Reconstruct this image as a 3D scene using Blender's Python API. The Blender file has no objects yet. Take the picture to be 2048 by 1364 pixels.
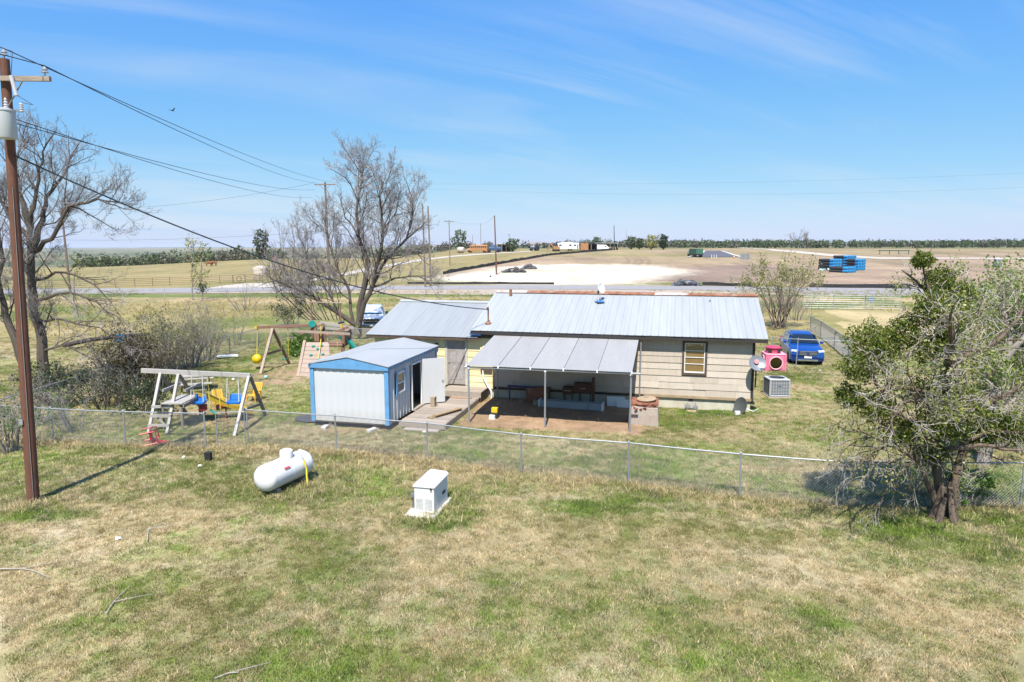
import bpy, math, random, numpy as np
from mathutils import Vector, Matrix
R = math.radians
SC = bpy.context.scene
COL = SC.collection
rnd = random.Random(7)

# ---------------------------------------------------------------- camera
CAM_H = 6.8; FPX = 1365.333; PITCH = math.atan(192 / FPX)
cam = bpy.data.cameras.new('camera'); cam.lens = 24; cam.sensor_width = 36
cam.clip_start = 0.1; cam.clip_end = 30000
camo = bpy.data.objects.new('camera', cam); COL.objects.link(camo)
camo.location = (0, 0, CAM_H); camo.rotation_euler = (R(90) - PITCH, 0, 0)
SC.camera = camo

# ---------------------------------------------------------------- light
SUN = Vector((-0.09, -0.614, 1.0)).normalized()          # towards the sun
SUN_EL = math.asin(SUN.z); SUN_AZ = math.atan2(SUN.x, SUN.y)
sl = bpy.data.lights.new('sun', 'SUN'); sl.energy = 5.0; sl.angle = R(0.53); sl.color = (1, 0.955, 0.88)
so = bpy.data.objects.new('sun', sl); COL.objects.link(so)
so.rotation_euler = SUN.to_track_quat('Z', 'Y').to_euler(); so.location = (0, -20, 40)

world = bpy.data.worlds.new('World'); SC.world = world; world.use_nodes = True
wn = world.node_tree.nodes; wl = world.node_tree.links; wn.clear()
w_out = wn.new('ShaderNodeOutputWorld'); w_bg = wn.new('ShaderNodeBackground')
sky = wn.new('ShaderNodeTexSky'); sky.sky_type = 'NISHITA'; sky.sun_disc = False
sky.sun_elevation = SUN_EL; sky.sun_rotation = SUN_AZ % (2 * math.pi)
sky.altitude = 150; sky.air_density = 1.15; sky.dust_density = 0.25; sky.ozone_density = 2.2
w_bg.inputs['Strength'].default_value = 0.0505
# thin cirrus: stretched noise over the direction, projected on a high plane
tc = wn.new('ShaderNodeTexCoord'); sep = wn.new('ShaderNodeSeparateXYZ'); wl.new(tc.outputs['Generated'], sep.inputs[0])
def wmath(op, a, b=None):
    n = wn.new('ShaderNodeMath'); n.operation = op
    for i, q in enumerate((a, b)):
        if q is None: continue
        if isinstance(q, (int, float)): n.inputs[i].default_value = q
        else: wl.new(q, n.inputs[i])
    return n.outputs[0]
zz = wmath('ADD', wmath('MAXIMUM', sep.outputs[2], 0.0), 0.16)
cmb = wn.new('ShaderNodeCombineXYZ')
wl.new(wmath('DIVIDE', sep.outputs[0], zz), cmb.inputs[0]); wl.new(wmath('DIVIDE', sep.outputs[1], zz), cmb.inputs[1])
mp = wn.new('ShaderNodeMapping'); mp.vector_type = 'TEXTURE'; mp.inputs['Rotation'].default_value = (0, 0, R(28)); mp.inputs['Scale'].default_value = (3.6, 0.62, 1)
wl.new(cmb.outputs[0], mp.inputs[0])
nz = wn.new('ShaderNodeTexNoise'); nz.inputs['Scale'].default_value = 1.1; nz.inputs['Detail'].default_value = 7; nz.inputs['Roughness'].default_value = 0.6; nz.inputs['Distortion'].default_value = 0.5
wl.new(mp.outputs[0], nz.inputs['Vector'])
nz2 = wn.new('ShaderNodeTexNoise'); nz2.inputs['Scale'].default_value = 0.55; nz2.inputs['Detail'].default_value = 3
wl.new(cmb.outputs[0], nz2.inputs['Vector'])
rmp = wn.new('ShaderNodeMapRange'); rmp.inputs[1].default_value = 0.44; rmp.inputs[2].default_value = 0.80; rmp.inputs[4].default_value = 1.0
wl.new(nz.outputs[0], rmp.inputs[0])
rm2 = wn.new('ShaderNodeMapRange'); rm2.inputs[1].default_value = 0.38; rm2.inputs[2].default_value = 0.66
wl.new(nz2.outputs[0], rm2.inputs[0])
cl = wmath('MULTIPLY', rmp.outputs[0], rm2.outputs[0])
mixc = wn.new('ShaderNodeMix'); mixc.data_type = 'RGBA'; mixc.inputs[7].default_value = (8.6, 9.6, 10.6, 1)
sc_ = wn.new('ShaderNodeSeparateColor'); cc_ = wn.new('ShaderNodeCombineColor'); wl.new(sky.outputs[0], sc_.inputs[0])
for i_, (e_, k_) in enumerate(((1.04, 0.84), (0.64, 2.38), (0.03, 10.6))):      # the camera's soft, saturated rendering of the sky
    wl.new(wmath('MULTIPLY', wmath('POWER', sc_.outputs[i_], e_), k_), cc_.inputs[i_])
wl.new(cl, mixc.inputs[0]); wl.new(cc_.outputs[0], mixc.inputs[6]); wl.new(mixc.outputs[2], w_bg.inputs['Color'])
wl.new(w_bg.outputs[0], w_out.inputs['Surface'])

vs = SC.view_settings; vs.view_transform = 'Standard'; vs.look = 'None'; vs.exposure = 0.78; vs.gamma = 1; vs.use_curve_mapping = False
SC.render.engine = 'CYCLES'
SC.cycles.max_bounces = 6; SC.cycles.diffuse_bounces = 3; SC.cycles.glossy_bounces = 3; SC.cycles.transmission_bounces = 4
SC.cycles.transparent_max_bounces = 8; SC.cycles.caustics_reflective = False; SC.cycles.caustics_refractive = False
SC.cycles.use_denoising = True

# ---------------------------------------------------------------- pixel <-> place (2048 x 1364 photograph)
_s, _c = math.sin(PITCH), math.cos(PITCH)
def ray(px, py):
    u = (px - 1024) / FPX; v = (py - 682) / FPX
    return u, _c - v * _s, -_s - v * _c
def at_z(px, py, z=0.0):
    a, b, d = ray(px, py); t = (z - CAM_H) / d; return Vector((a * t, b * t, z))
def at_y(px, py, Y):
    a, b, d = ray(px, py); t = Y / b; return Vector((a * t, Y, CAM_H + d * t))
YAW = R(13.4); OX, OY = 9.80, 27.46; _cx, _sx = math.cos(YAW), math.sin(YAW)
def L2W(X, Y, z=0.0): return Vector((OX + X * _cx + Y * _sx, OY - X * _sx + Y * _cx, z))
def W2L(p): a, b = p[0] - OX, p[1] - OY; return Vector((a * _cx - b * _sx, a * _sx + b * _cx, p[2] if len(p) > 2 else 0))

# ---------------------------------------------------------------- noise in numpy
def _h(ix, iy, seed):
    n = (ix.astype(np.int64) * 374761393 + iy.astype(np.int64) * 668265263 + seed * 1274126177) & 0xFFFFFFFF
    n = ((n ^ (n >> 13)) * 1274126177) & 0xFFFFFFFF
    return ((n ^ (n >> 16)) & 0xFFFFFF) / float(0xFFFFFF)
def vnoise(x, y, seed=0):
    ix, iy = np.floor(x), np.floor(y); fx, fy = x - ix, y - iy
    fx = fx * fx * (3 - 2 * fx); fy = fy * fy * (3 - 2 * fy)
    a = _h(ix, iy, seed); b = _h(ix + 1, iy, seed); c = _h(ix, iy + 1, seed); d = _h(ix + 1, iy + 1, seed)
    return (a * (1 - fx) + b * fx) * (1 - fy) + (c * (1 - fx) + d * fx) * fy
def fbm(x, y, sc, oct=4, seed=0):
    x = np.asarray(x, float); y = np.asarray(y, float)
    t = 0; amp = 0.5; tot = 0; f = 1.0 / sc
    for i in range(oct):
        t = t + amp * vnoise(x * f + 17.3 * i, y * f - 9.1 * i, seed + i); tot += amp; amp *= 0.55; f *= 2.03
    return t / tot
def sst(a, b, x): t = np.clip((x - a) / (b - a), 0, 1); return t * t * (3 - 2 * t)

# ---------------------------------------------------------------- the lie of the land
def terrain(x, y):
    x = np.asarray(x, float); y = np.asarray(y, float)
    u = x / np.maximum(y, 20.0)
    h = 4.7 * sst(112, 300, y) * sst(-0.66, -0.30, u)
    h = h - 24 * sst(205, 430, y) * (1 - sst(-0.30, -0.06, u))
    h = h + 1.0 * (fbm(x, y, 120, 3, 5) - 0.5) * sst(130, 260, y)
    h = h + 14 * (fbm(x, y, 1500, 3, 9) - 0.55) * sst(700, 3000, y)
    near = (1 - sst(60, 110, y))
    h = h + near * (0.16 * (fbm(x, y, 7, 3, 21) - 0.5) + 0.05 * (fbm(x, y, 1.1, 2, 31) - 0.5))
    return h
def gz(x, y): return float(terrain(np.array([x]), np.array([y]))[0])
_TT = 5.0 * 1.025 ** np.arange(0, 305)
def gpt(px, py):                     # the ground point a pixel looks at
    a, b, d = ray(px, py); T_ = _TT
    for _ in range(3):
        under = CAM_H + d * T_ < terrain(a * T_, b * T_)
        k = int(np.argmax(under)) if under.any() else len(T_) - 1
        T_ = np.linspace(T_[max(k - 1, 0)], T_[k], 24)
    t = float(T_[12]); return Vector((a * t, b * t, gz(a * t, b * t)))

# ---------------------------------------------------------------- mesh builder
class MB:
    def __init__(s): s.v = []; s.f = []
    def add(s, vs_, fs):
        o = len(s.v); s.v += [tuple(p) for p in vs_]; s.f += [tuple(i + o for i in f) for f in fs]; return s
    def box(s, x0, x1, y0, y1, z0, z1):
        return s.add([(x0, y0, z0), (x1, y0, z0), (x1, y1, z0), (x0, y1, z0), (x0, y0, z1), (x1, y0, z1), (x1, y1, z1), (x0, y1, z1)],
                     [(3, 2, 1, 0), (4, 5, 6, 7), (0, 1, 5, 4), (1, 2, 6, 5), (2, 3, 7, 6), (3, 0, 4, 7)])
    def obox(s, c, size, rot=(0, 0, 0)):
        m = Matrix.Translation(c) @ (Matrix.Rotation(rot[2], 4, 'Z') @ Matrix.Rotation(rot[1], 4, 'Y') @ Matrix.Rotation(rot[0], 4, 'X'))
        a, b, c2 = (q / 2 for q in size); o = len(s.v); s.box(-a, a, -b, b, -c2, c2)
        for i in range(o, o + 8): s.v[i] = tuple(m @ Vector(s.v[i]))
        return s
    def beam(s, p, q, w, h, up=(0, 0, 1)):
        p, q = Vector(p), Vector(q); d = (q - p).normalized(); up = Vector(up)
        if abs(d.dot(up)) > 0.98: up = Vector((0, 1, 0))
        r = d.cross(up).normalized() * (w / 2); t = r.cross(d).normalized() * (h / 2)
        return s.add([p - r - t, p + r - t, p + r + t, p - r + t, q - r - t, q + r - t, q + r + t, q - r + t],
                     [(0, 1, 2, 3), (7, 6, 5, 4), (1, 0, 4, 5), (2, 1, 5, 6), (3, 2, 6, 7), (0, 3, 7, 4)])
    def tube(s, pts, r, n=8, cap=True):
        pts = [Vector(p) for p in pts]; k = len(pts); rr = r if isinstance(r, (list, tuple)) else [r] * k
        d0 = (pts[1] - pts[0]).normalized(); a = d0.orthogonal().normalized(); o = len(s.v)
        for i, p in enumerate(pts):
            d = (pts[min(i + 1, k - 1)] - pts[max(i - 1, 0)]).normalized()
            a = (a - d * a.dot(d)); a = a.normalized() if a.length > 1e-6 else d.orthogonal().normalized(); b = d.cross(a)
            for j in range(n):
                t = 2 * math.pi * j / n; s.v.append(tuple(p + (a * math.cos(t) + b * math.sin(t)) * rr[i]))
        for i in range(k - 1):
            for j in range(n):
                j2 = (j + 1) % n; s.f.append((o + i * n + j, o + i * n + j2, o + (i + 1) * n + j2, o + (i + 1) * n + j))
        if cap:
            s.f.append(tuple(o + j for j in reversed(range(n)))); s.f.append(tuple(o + (k - 1) * n + j for j in range(n)))
        return s
    def loft(s, secs, cap=True, closed=True):
        o = len(s.v); n = len(secs[0]); k = len(secs)
        for q in secs: s.v += [tuple(p) for p in q]
        for i in range(k - 1):
            for j in range(n if closed else n - 1):
                j2 = (j + 1) % n; s.f.append((o + i * n + j, o + i * n + j2, o + (i + 1) * n + j2, o + (i + 1) * n + j))
        if cap: s.f.append(tuple(o + j for j in reversed(range(n)))); s.f.append(tuple(o + (k - 1) * n + j for j in range(n)))
        return s
    def lathe(s, prof, n=24, c=(0, 0, 0), axis=(0, 0, 1)):      # prof: (radius, height) pairs
        q = Vector((0, 0, 1)).rotation_difference(Vector(axis)); c = Vector(c); secs = []
        for r, h in prof: secs.append([c + q @ Vector((max(r, 1e-4) * math.cos(2 * math.pi * j / n), max(r, 1e-4) * math.sin(2 * math.pi * j / n), h)) for j in range(n)])
        return s.loft(secs)
    def prism(s, poly, f0, f1):                                  # f0/f1 map a 2D point to a 3D point on either face
        n = len(poly); A = [f0(*p) for p in poly]; B = [f1(*p) for p in poly]
        return s.add(A + B, [tuple(reversed(range(n))), tuple(range(n, 2 * n))] + [(i, (i + 1) % n, n + (i + 1) % n, n + i) for i in range(n)])
    def quad(s, a, b, c, d): return s.add([a, b, c, d], [(0, 1, 2, 3)])
    def blob(s, c, rx, ry, rz, seed=0, amp=0.25, nu=12, nv=8):
        rg = random.Random(seed); ph = [rg.uniform(0, 6.28) for _ in range(6)]; o = len(s.v)
        for i in range(nv + 1):
            t = math.pi * i / nv
            for j in range(nu):
                p = 2 * math.pi * j / nu
                k = 1 + amp * (math.sin(3 * p + ph[0]) * math.sin(2 * t + ph[1]) + 0.6 * math.sin(5 * p + ph[2] + 3 * t) * math.sin(t)) * 0.6
                s.v.append((c[0] + rx * k * math.sin(t) * math.cos(p), c[1] + ry * k * math.sin(t) * math.sin(p), c[2] + rz * k * math.cos(t)))
        for i in range(nv):
            for j in range(nu):
                j2 = (j + 1) % nu; s.f.append((o + i * nu + j, o + (i + 1) * nu + j, o + (i + 1) * nu + j2, o + i * nu + j2))
        return s
    def mesh(s, name):
        m = bpy.data.meshes.new(name); m.from_pydata(s.v, [], s.f); m.update(); return m
    def build(s, name, mat, parent=None, smooth=False, bevel=0, loc=None, rotz=0):
        m = s.mesh(name); return link(name, m, mat, parent, smooth, bevel, loc, rotz)
def link(name, m, mat, parent=None, smooth=False, bevel=0, loc=None, rotz=0):
    if mat is not None and not m.materials: m.materials.append(mat)
    if smooth:
        m.polygons.foreach_set('use_smooth', [True] * len(m.polygons)); m.update()
        try: m.set_sharp_from_angle(angle=R(42))
        except Exception: pass
    o = bpy.data.objects.new(name, m); COL.objects.link(o); o.parent = parent
    if loc is not None: o.location = loc
    if rotz: o.rotation_euler = (0, 0, rotz)
    if bevel:
        b = o.modifiers.new('bevel', 'BEVEL'); b.width = bevel; b.segments = 2; b.limit_method = 'ANGLE'
    return o
def tag(o, label, cat, group=None):
    o['label'] = label; o['category'] = cat
    if group: o['group'] = group
    return o
def thing(name, label, cat, loc=(0, 0, 0), rotz=0, group=None):
    o = bpy.data.objects.new(name, None); COL.objects.link(o); o.empty_display_size = 0.2
    o.location = loc; o.rotation_euler = (0, 0, rotz); return tag(o, label, cat, group)
def copy_tree(o, parent=None):
    c = o.copy(); COL.objects.link(c); c.parent = parent
    for ch in list(o.children): copy_tree(ch, c)
    return c
def struct(o): o['kind'] = 'structure'; return o
def stuff(o): o['kind'] = 'stuff'; return o

# ---------------------------------------------------------------- materials
class NT:
    def __init__(s, name):
        s.m = bpy.data.materials.new(name); s.m.use_nodes = True; s.n = s.m.node_tree.nodes; s.l = s.m.node_tree.links
        s.b = s.n['Principled BSDF']; s._tc = None
    def coord(s, kind='Object'):
        if s._tc is None: s._tc = s.n.new('ShaderNodeTexCoord')
        return s._tc.outputs[kind]
    def pos(s): return s.n.new('ShaderNodeNewGeometry').outputs['Position']
    def noise(s, scale, detail=4, rough=0.6, vec=None, stretch=None, dist=0):
        v = vec if vec is not None else s.coord()
        if stretch:
            mp_ = s.n.new('ShaderNodeMapping'); mp_.inputs['Scale'].default_value = stretch; s.l.new(v, mp_.inputs[0]); v = mp_.outputs[0]
        n = s.n.new('ShaderNodeTexNoise'); n.inputs['Scale'].default_value = scale; n.inputs['Detail'].default_value = detail
        n.inputs['Roughness'].default_value = rough; n.inputs['Distortion'].default_value = dist; s.l.new(v, n.inputs['Vector']); return n.outputs[0]
    def ramp(s, f, stops):
        r = s.n.new('ShaderNodeValToRGB'); s.l.new(f, r.inputs[0]); e = r.color_ramp.elements
        while len(e) < len(stops): e.new(0.5)
        for el, (p, c) in zip(e, stops): el.position = p; el.color = c if len(c) == 4 else (*c, 1)
        return r.outputs[0]
    def rng(s, f, a, b, c=0, d=1):
        r = s.n.new('ShaderNodeMapRange'); s.l.new(f, r.inputs[0])
        for i, q in enumerate((a, b, c, d)): r.inputs[i + 1].default_value = q
        return r.outputs[0]
    def mix(s, f, a, b, mode='MIX'):
        r = s.n.new('ShaderNodeMix'); r.data_type = 'RGBA'; r.blend_type = mode
        for i, q in ((0, f), (6, a), (7, b)):
            if isinstance(q, (int, float)): r.inputs[i].default_value = q
            elif isinstance(q, tuple): r.inputs[i].default_value = q if len(q) == 4 else (*q, 1)
            else: s.l.new(q, r.inputs[i])
        return r.outputs[2]
    def math(s, op, a, b=0.0):
        n = s.n.new('ShaderNodeMath'); n.operation = op
        for i, q in enumerate((a, b)):
            if isinstance(q, (int, float)): n.inputs[i].default_value = q
            else: s.l.new(q, n.inputs[i])
        return n.outputs[0]
    def col(s, c): s.l.new(c, s.b.inputs['Base Color']) if not isinstance(c, tuple) else setattr(s.b.inputs['Base Color'], 'default_value', (*c, 1)); return s
    def rough(s, r, metal=0, spec=None):
        if isinstance(r, (int, float)): s.b.inputs['Roughness'].default_value = r
        else: s.l.new(r, s.b.inputs['Roughness'])
        s.b.inputs['Metallic'].default_value = metal
        if spec is not None: s.b.inputs['Specular IOR Level'].default_value = spec
        return s
    def bump(s, f, strength=0.3, dist=0.02):
        n = s.n.new('ShaderNodeBump'); n.inputs['Strength'].default_value = strength; n.inputs['Distance'].default_value = dist
        s.l.new(f, n.inputs['Height']); s.l.new(n.outputs[0], s.b.inputs['Normal']); return s
    def rand(s): return s.n.new('ShaderNodeObjectInfo').outputs['Random']
ALB = 0.84      # base colours dimmed together, so shade renders darker against the raised exposure
def dim(c): return tuple(q * (ALB if max(c) < .66 else .95) for q in c)
def shade(c, k): return tuple(min(1, q * k) for q in c)
def plain(name, c, rough=0.6, metal=0, var=0.22, scale=6, bump=0.0, dirt=None, dirt_amt=0.35, spec=None, objvar=0.0, stretch=None):
    c = dim(c); dirt = dim(dirt) if dirt else None
    t = NT(name); n = t.noise(scale, 5, 0.65, stretch=stretch)
    k = t.ramp(n, [(0.25, shade(c, 1 - var)), (0.75, shade(c, 1 + var * 0.6))])
    if dirt:
        d = t.rng(t.noise(scale * 0.45, 6, 0.7), 0.5, 0.72, 0, dirt_amt); k = t.mix(d, k, dirt)
    if objvar:
        k = t.mix(1.0, k, t.ramp(t.rand(), [(0, (1 - objvar,) * 3), (1, (1, 1, 1))]), 'MULTIPLY')
    t.col(k).rough(rough, metal, spec)
    if bump: t.bump(t.noise(scale * 5, 4, 0.7, stretch=stretch), bump, 0.02)
    return t.m
def wood(name, c, grain=(1, 1, 1), objvar=0.25, rough=0.8, var=0.35):
    c = dim(c)
    t = NT(name); n = t.noise(9, 6, 0.7, stretch=grain, dist=0.4); n2 = t.noise(3, 4)
    k = t.ramp(n, [(0.2, shade(c, 1 - var)), (0.55, c), (0.85, shade(c, 1.2))])
    k = t.mix(t.rng(n2, 0.45, 0.75, 0, 0.35), k, shade(c, 0.62))
    if objvar: k = t.mix(1.0, k, t.ramp(t.rand(), [(0, (1 - objvar,) * 3), (1, (1, 1, 1))]), 'MULTIPLY')
    t.col(k).rough(rough); t.bump(n, 0.35, 0.01); return t.m
# ================================================================ ground colours
def P(pts): return np.array([[gpt(*p).x, gpt(*p).y] for p in pts])
def inpoly(x, y, poly):
    c = np.zeros(x.shape, bool); n = len(poly); j = n - 1
    for i in range(n):
        xi, yi = poly[i]; xj, yj = poly[j]
        c ^= ((yi > y) != (yj > y)) & (x < (xj - xi) * (y - yi) / (yj - yi + 1e-12) + xi); j = i
    return c
def segdist(x, y, pts):
    d = np.full(x.shape, 1e9)
    for (ax, ay), (bx, by) in zip(pts[:-1], pts[1:]):
        t = np.clip(((x - ax) * (bx - ax) + (y - ay) * (by - ay)) / ((bx - ax) ** 2 + (by - ay) ** 2 + 1e-9), 0, 1)
        d = np.minimum(d, np.hypot(x - ax - t * (bx - ax), y - ay - t * (by - ay)))
    return d
FENCE_TOP = [(-60, 806), (100, 815), (418, 828), (492, 828), (673, 832), (853, 846), (1043, 866), (1259, 884), (1484, 908), (1690, 922), (2048, 926), (2260, 930)]
FENCE_PTS = [at_z(a, b, 1.24) for a, b in FENCE_TOP]
FENCE_L = np.array([[p.x, p.y] for p in FENCE_PTS])
LOT = np.vstack([P([(870, 556), (905, 545), (1000, 527), (1100, 511), (1236, 500), (1500, 497), (1700, 498), (2048, 499)]), P([(2300, 505), (2300, 575), (2048, 575), (1700, 572), (1400, 565), (1240, 566), (1120, 566), (980, 566)])])
PAD = P([(880, 558), (1000, 535), (1080, 529), (1180, 528), (1290, 531), (1350, 536), (1385, 544), (1320, 553), (1280, 562), (1262, 571), (1110, 571), (1000, 566)])
DARKLOT = P([(1380, 533), (1480, 529), (1620, 540), (1560, 562), (1400, 566), (1300, 562), (1360, 550)])
STRAW_R = P([(1640, 622), (1720, 606), (1800, 612), (1950, 640), (1840, 700), (1740, 690), (1690, 660)])
TRACKS = [P([(1255, 512), (1266, 520), (1262, 528), (1235, 535)]), P([(1280, 512), (1292, 521), (1288, 530), (1262, 538)]), P([(1330, 540), (1420, 528), (1560, 524), (1700, 530)]), P([(1300, 506), (1420, 516), (1600, 518)]), P([(1600, 556), (1760, 548), (1900, 552), (2040, 546)])]
patio_c = [L2W(-11.1, -4.9), L2W(-4.2, -4.7), L2W(-4.5, 0.1), L2W(-11.1, 0.1)]
PATIO = np.array([[p.x, p.y] for p in patio_c])
GREEN = [  # px, py, radius x m, radius y m, strength
 (1960, 1020, 3.6, 2.2, 1.0), (1850, 1060, 2.4, 1.3, .9), (2040, 990, 3, 3, 1.0), (1700, 990, 2.0, .8, .7), (1250, 1010, 2.6, .9, .95), (1300, 985, 1.6, .6, .8), (1130, 1015, 1.5, .6, .5),
 (900, 1000, .95, 1.2, 1.0), (860, 1045, 1.2, .6, 1.0), (920, 1030, .7, .8, .9), (560, 985, 1.6, .9, .75), (700, 960, 1.8, 1.2, .75), (640, 990, 1.0, .8, .8), (480, 940, 1.2, .7, .8), (760, 985, 1.2, .5, .75),
 (90, 1030, 1.2, .5, .9), (20, 1100, 1.2, .8, .5), (180, 1250, .8, .5, .55), (260, 1180, .8, .9, .45), (330, 1100, 1.1, .6, .5), (620, 1220, .7, .5, .35), (560, 1240, .25, .2, .9), (500, 1000, 2, .7, .35),
 (1080, 1190, .6, .45, .35), (1390, 1200, .5, .4, .75), (1340, 1215, .5, .4, .5), (1390, 1255, .5, .4, .75), (1400, 1330, .4, .2, .95), (1640, 1225, 1.1, .35, .8), (1670, 1250, .7, .3, .85), (1560, 1200, 1.6, .4, .35), (1800, 1110, 2.0, .8, .6), (1990, 1180, 1.4, .6, .45),
 (1420, 825, 2.4, .9, 1.0), (1480, 820, 1.6, 1.0, .9), (1230, 858, 1.9, .6, 1.0), (1340, 850, 1.6, 1.2, .7), (1560, 800, 1.2, .8, .9), (1630, 790, 1.4, 1.0, .5), (1700, 870, 4, 2, .6), (945, 862, 1.0, .6, .9), (890, 850, .6, .9, .8), (1000, 880, 3, .7, .5), (730, 880, 3, .7, .45), (1500, 900, 6, 1.6, .5),
 (420, 750, 3.6, 2.2, .95), (560, 700, 3, 3, .9), (500, 720, 2, 2, .9), (330, 800, 2.5, 2.5, .5), (640, 850, 1.2, .5, .85), (280, 860, 3.4, 1.2, .55), (590, 790, 2.2, 1.6, .5), (460, 870, 1.6, .6, .35), (150, 840, 3, 2, .5), (700, 690, 2.5, 2.5, .6), (610, 655, 4, 4, .5),
 (60, 930, 1.8, 1.5, .6), (220, 945, 2.5, .8, .45), (330, 930, 1.4, .5, .5), (1000, 905, 3, .5, .55), (820, 880, 2.4, .6, .5), (1160, 930, 3, .7, .45), (1440, 960, 3, .6, .55)]
BARE = [(540, 765, 1.4, 1.2, .8), (620, 745, 2.6, 1.2, .85), (560, 752, 2.2, 1.6, .75), (440, 845, 2.2, .7, .55), (400, 815, 1.6, 1.2, .4), (470, 790, 1.4, .6, .45), (1100, 855, 3.6, .45, .95), (990, 848, 1.2, .5, .9), (1460, 880, 1.8, .8, .3), (820, 855, 1.4, .5, .5), (680, 862, 1.6, .5, .5), (1290, 858, .9, .4, .8), (1600, 770, 1.2, 1.2, .35), (1560, 860, 1.6, .6, .3)]
PALE = [(830, 1190, 3, .8, .5), (700, 1240, 2.5, .6, .5), (1080, 995, 2.2, .25, .9), (1400, 1010, 2, .3, .7), (1560, 1045, 2.2, .4, .7), (1350, 1030, 1.2, .25, .6), (1180, 1350, 1.3, .5, .6), (1000, 1260, 1.5, .4, .5), (220, 1110, 1.8, .5, .35), (300, 915, 2.4, .3, .7), (1600, 1110, 2, .5, .5), (460, 1130, 2, .6, .4), (1480, 1150, 2.4, .6, .45), (620, 1050, 1.6, .4, .55), (560, 1030, 1.0, .3, .55), (1230, 1240, 1.4, .4, .4)]
def blobs(x, y, L, wob):
    m = np.zeros(x.shape)
    for px, py, rx, ry, k in L:
        p = at_z(px, py); d = np.hypot((x - p.x) / rx, (y - p.y) / ry) + wob
        m = np.maximum(m, k * (1 - sst(0.45, 1.2, d)))
    return m
C_ = lambda *c: np.array(c)
STRAW, PALEC, GRN, DEEP, OLIVE, SOIL, BRT = C_(.345, .285, .172), C_(.43, .37, .27), C_(.125, .175, .042), C_(.066, .10, .032), C_(.20, .185, .08), C_(.30, .205, .14), C_(.135, .225, .032)
def lerp(a, b, t): return a * (1 - t[:, None]) + b * t[:, None]
def lawn(x, y):
    """colour, greenness, height factor and bareness of the yard and lawn"""
    x = np.asarray(x, float); y = np.asarray(y, float)
    n1 = fbm(x, y, 5.0, 4, 3); n2 = fbm(x, y, 1.5, 4, 11); n3 = fbm(x, y, 0.45, 3, 23); nb = fbm(x, y, 14, 3, 41); n4 = fbm(x + y * .4, y, 2.6, 4, 51)
    wob = 0.9 * (n2 - 0.5) + 0.8 * (n3 - 0.5)
    g = np.clip(1.5 * (n1 - 0.47) + 1.5 * (n2 - 0.5) + 1.0 * (n3 - 0.5) + 0.27, 0, 1)
    g = np.maximum(g * 0.72, blobs(x, y, GREEN, wob) * (0.62 + 0.6 * n3))
    pale = np.maximum(blobs(x, y, PALE, wob), sst(0.60, 0.76, n4) * 0.7)
    g = g * (1 - 0.8 * pale)
    b = np.maximum(blobs(x, y, BARE, wob), inpoly(x + 0.5 * (n2 - .5), y + 0.5 * (n3 - .5), PATIO) * 1.0)
    dark = sst(0.5, 0.74, fbm(x + 40, y, 3.2, 4, 61)) * (1 - pale)
    c = lerp(np.tile(STRAW, (len(x), 1)), np.tile(PALEC, (len(x), 1)), np.clip(pale + 0.9 * (n3 - 0.45), 0, 1))
    c = lerp(c, np.tile(OLIVE, (len(x), 1)), np.clip(0.75 * dark + 0.5 * (n2 - 0.45), 0, .9))
    gc = lerp(np.tile(GRN, (len(x), 1)), np.tile(BRT, (len(x), 1)), sst(0.35, 0.7, fbm(x, y, 3.1, 3, 71)))
    gc = lerp(gc, np.tile(DEEP, (len(x), 1)), sst(0.5, 0.75, fbm(x, y, 0.9, 3, 81)) * 0.8)
    c = lerp(c, gc, np.clip(g, 0, 1)); c = lerp(c, np.tile(SOIL, (len(x), 1)) * (0.8 + 0.5 * n3[:, None]), np.clip(b * 1.05, 0, 1))
    fd = segdist(x, y, FENCE_L) + 1.4 * (n2 - .5)
    fdry = (1 - sst(0.15, 0.75, fd)) * (1 - b)
    c = lerp(c, np.tile(STRAW * 1.05, (len(x), 1)), fdry * 0.6); g = g * (1 - .5 * fdry)
    hgt = 0.75 + 0.5 * n1 + 0.7 * np.maximum(g - .5, 0) + 0.6 * fdry
    return c, g, hgt, b, fdry
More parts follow.
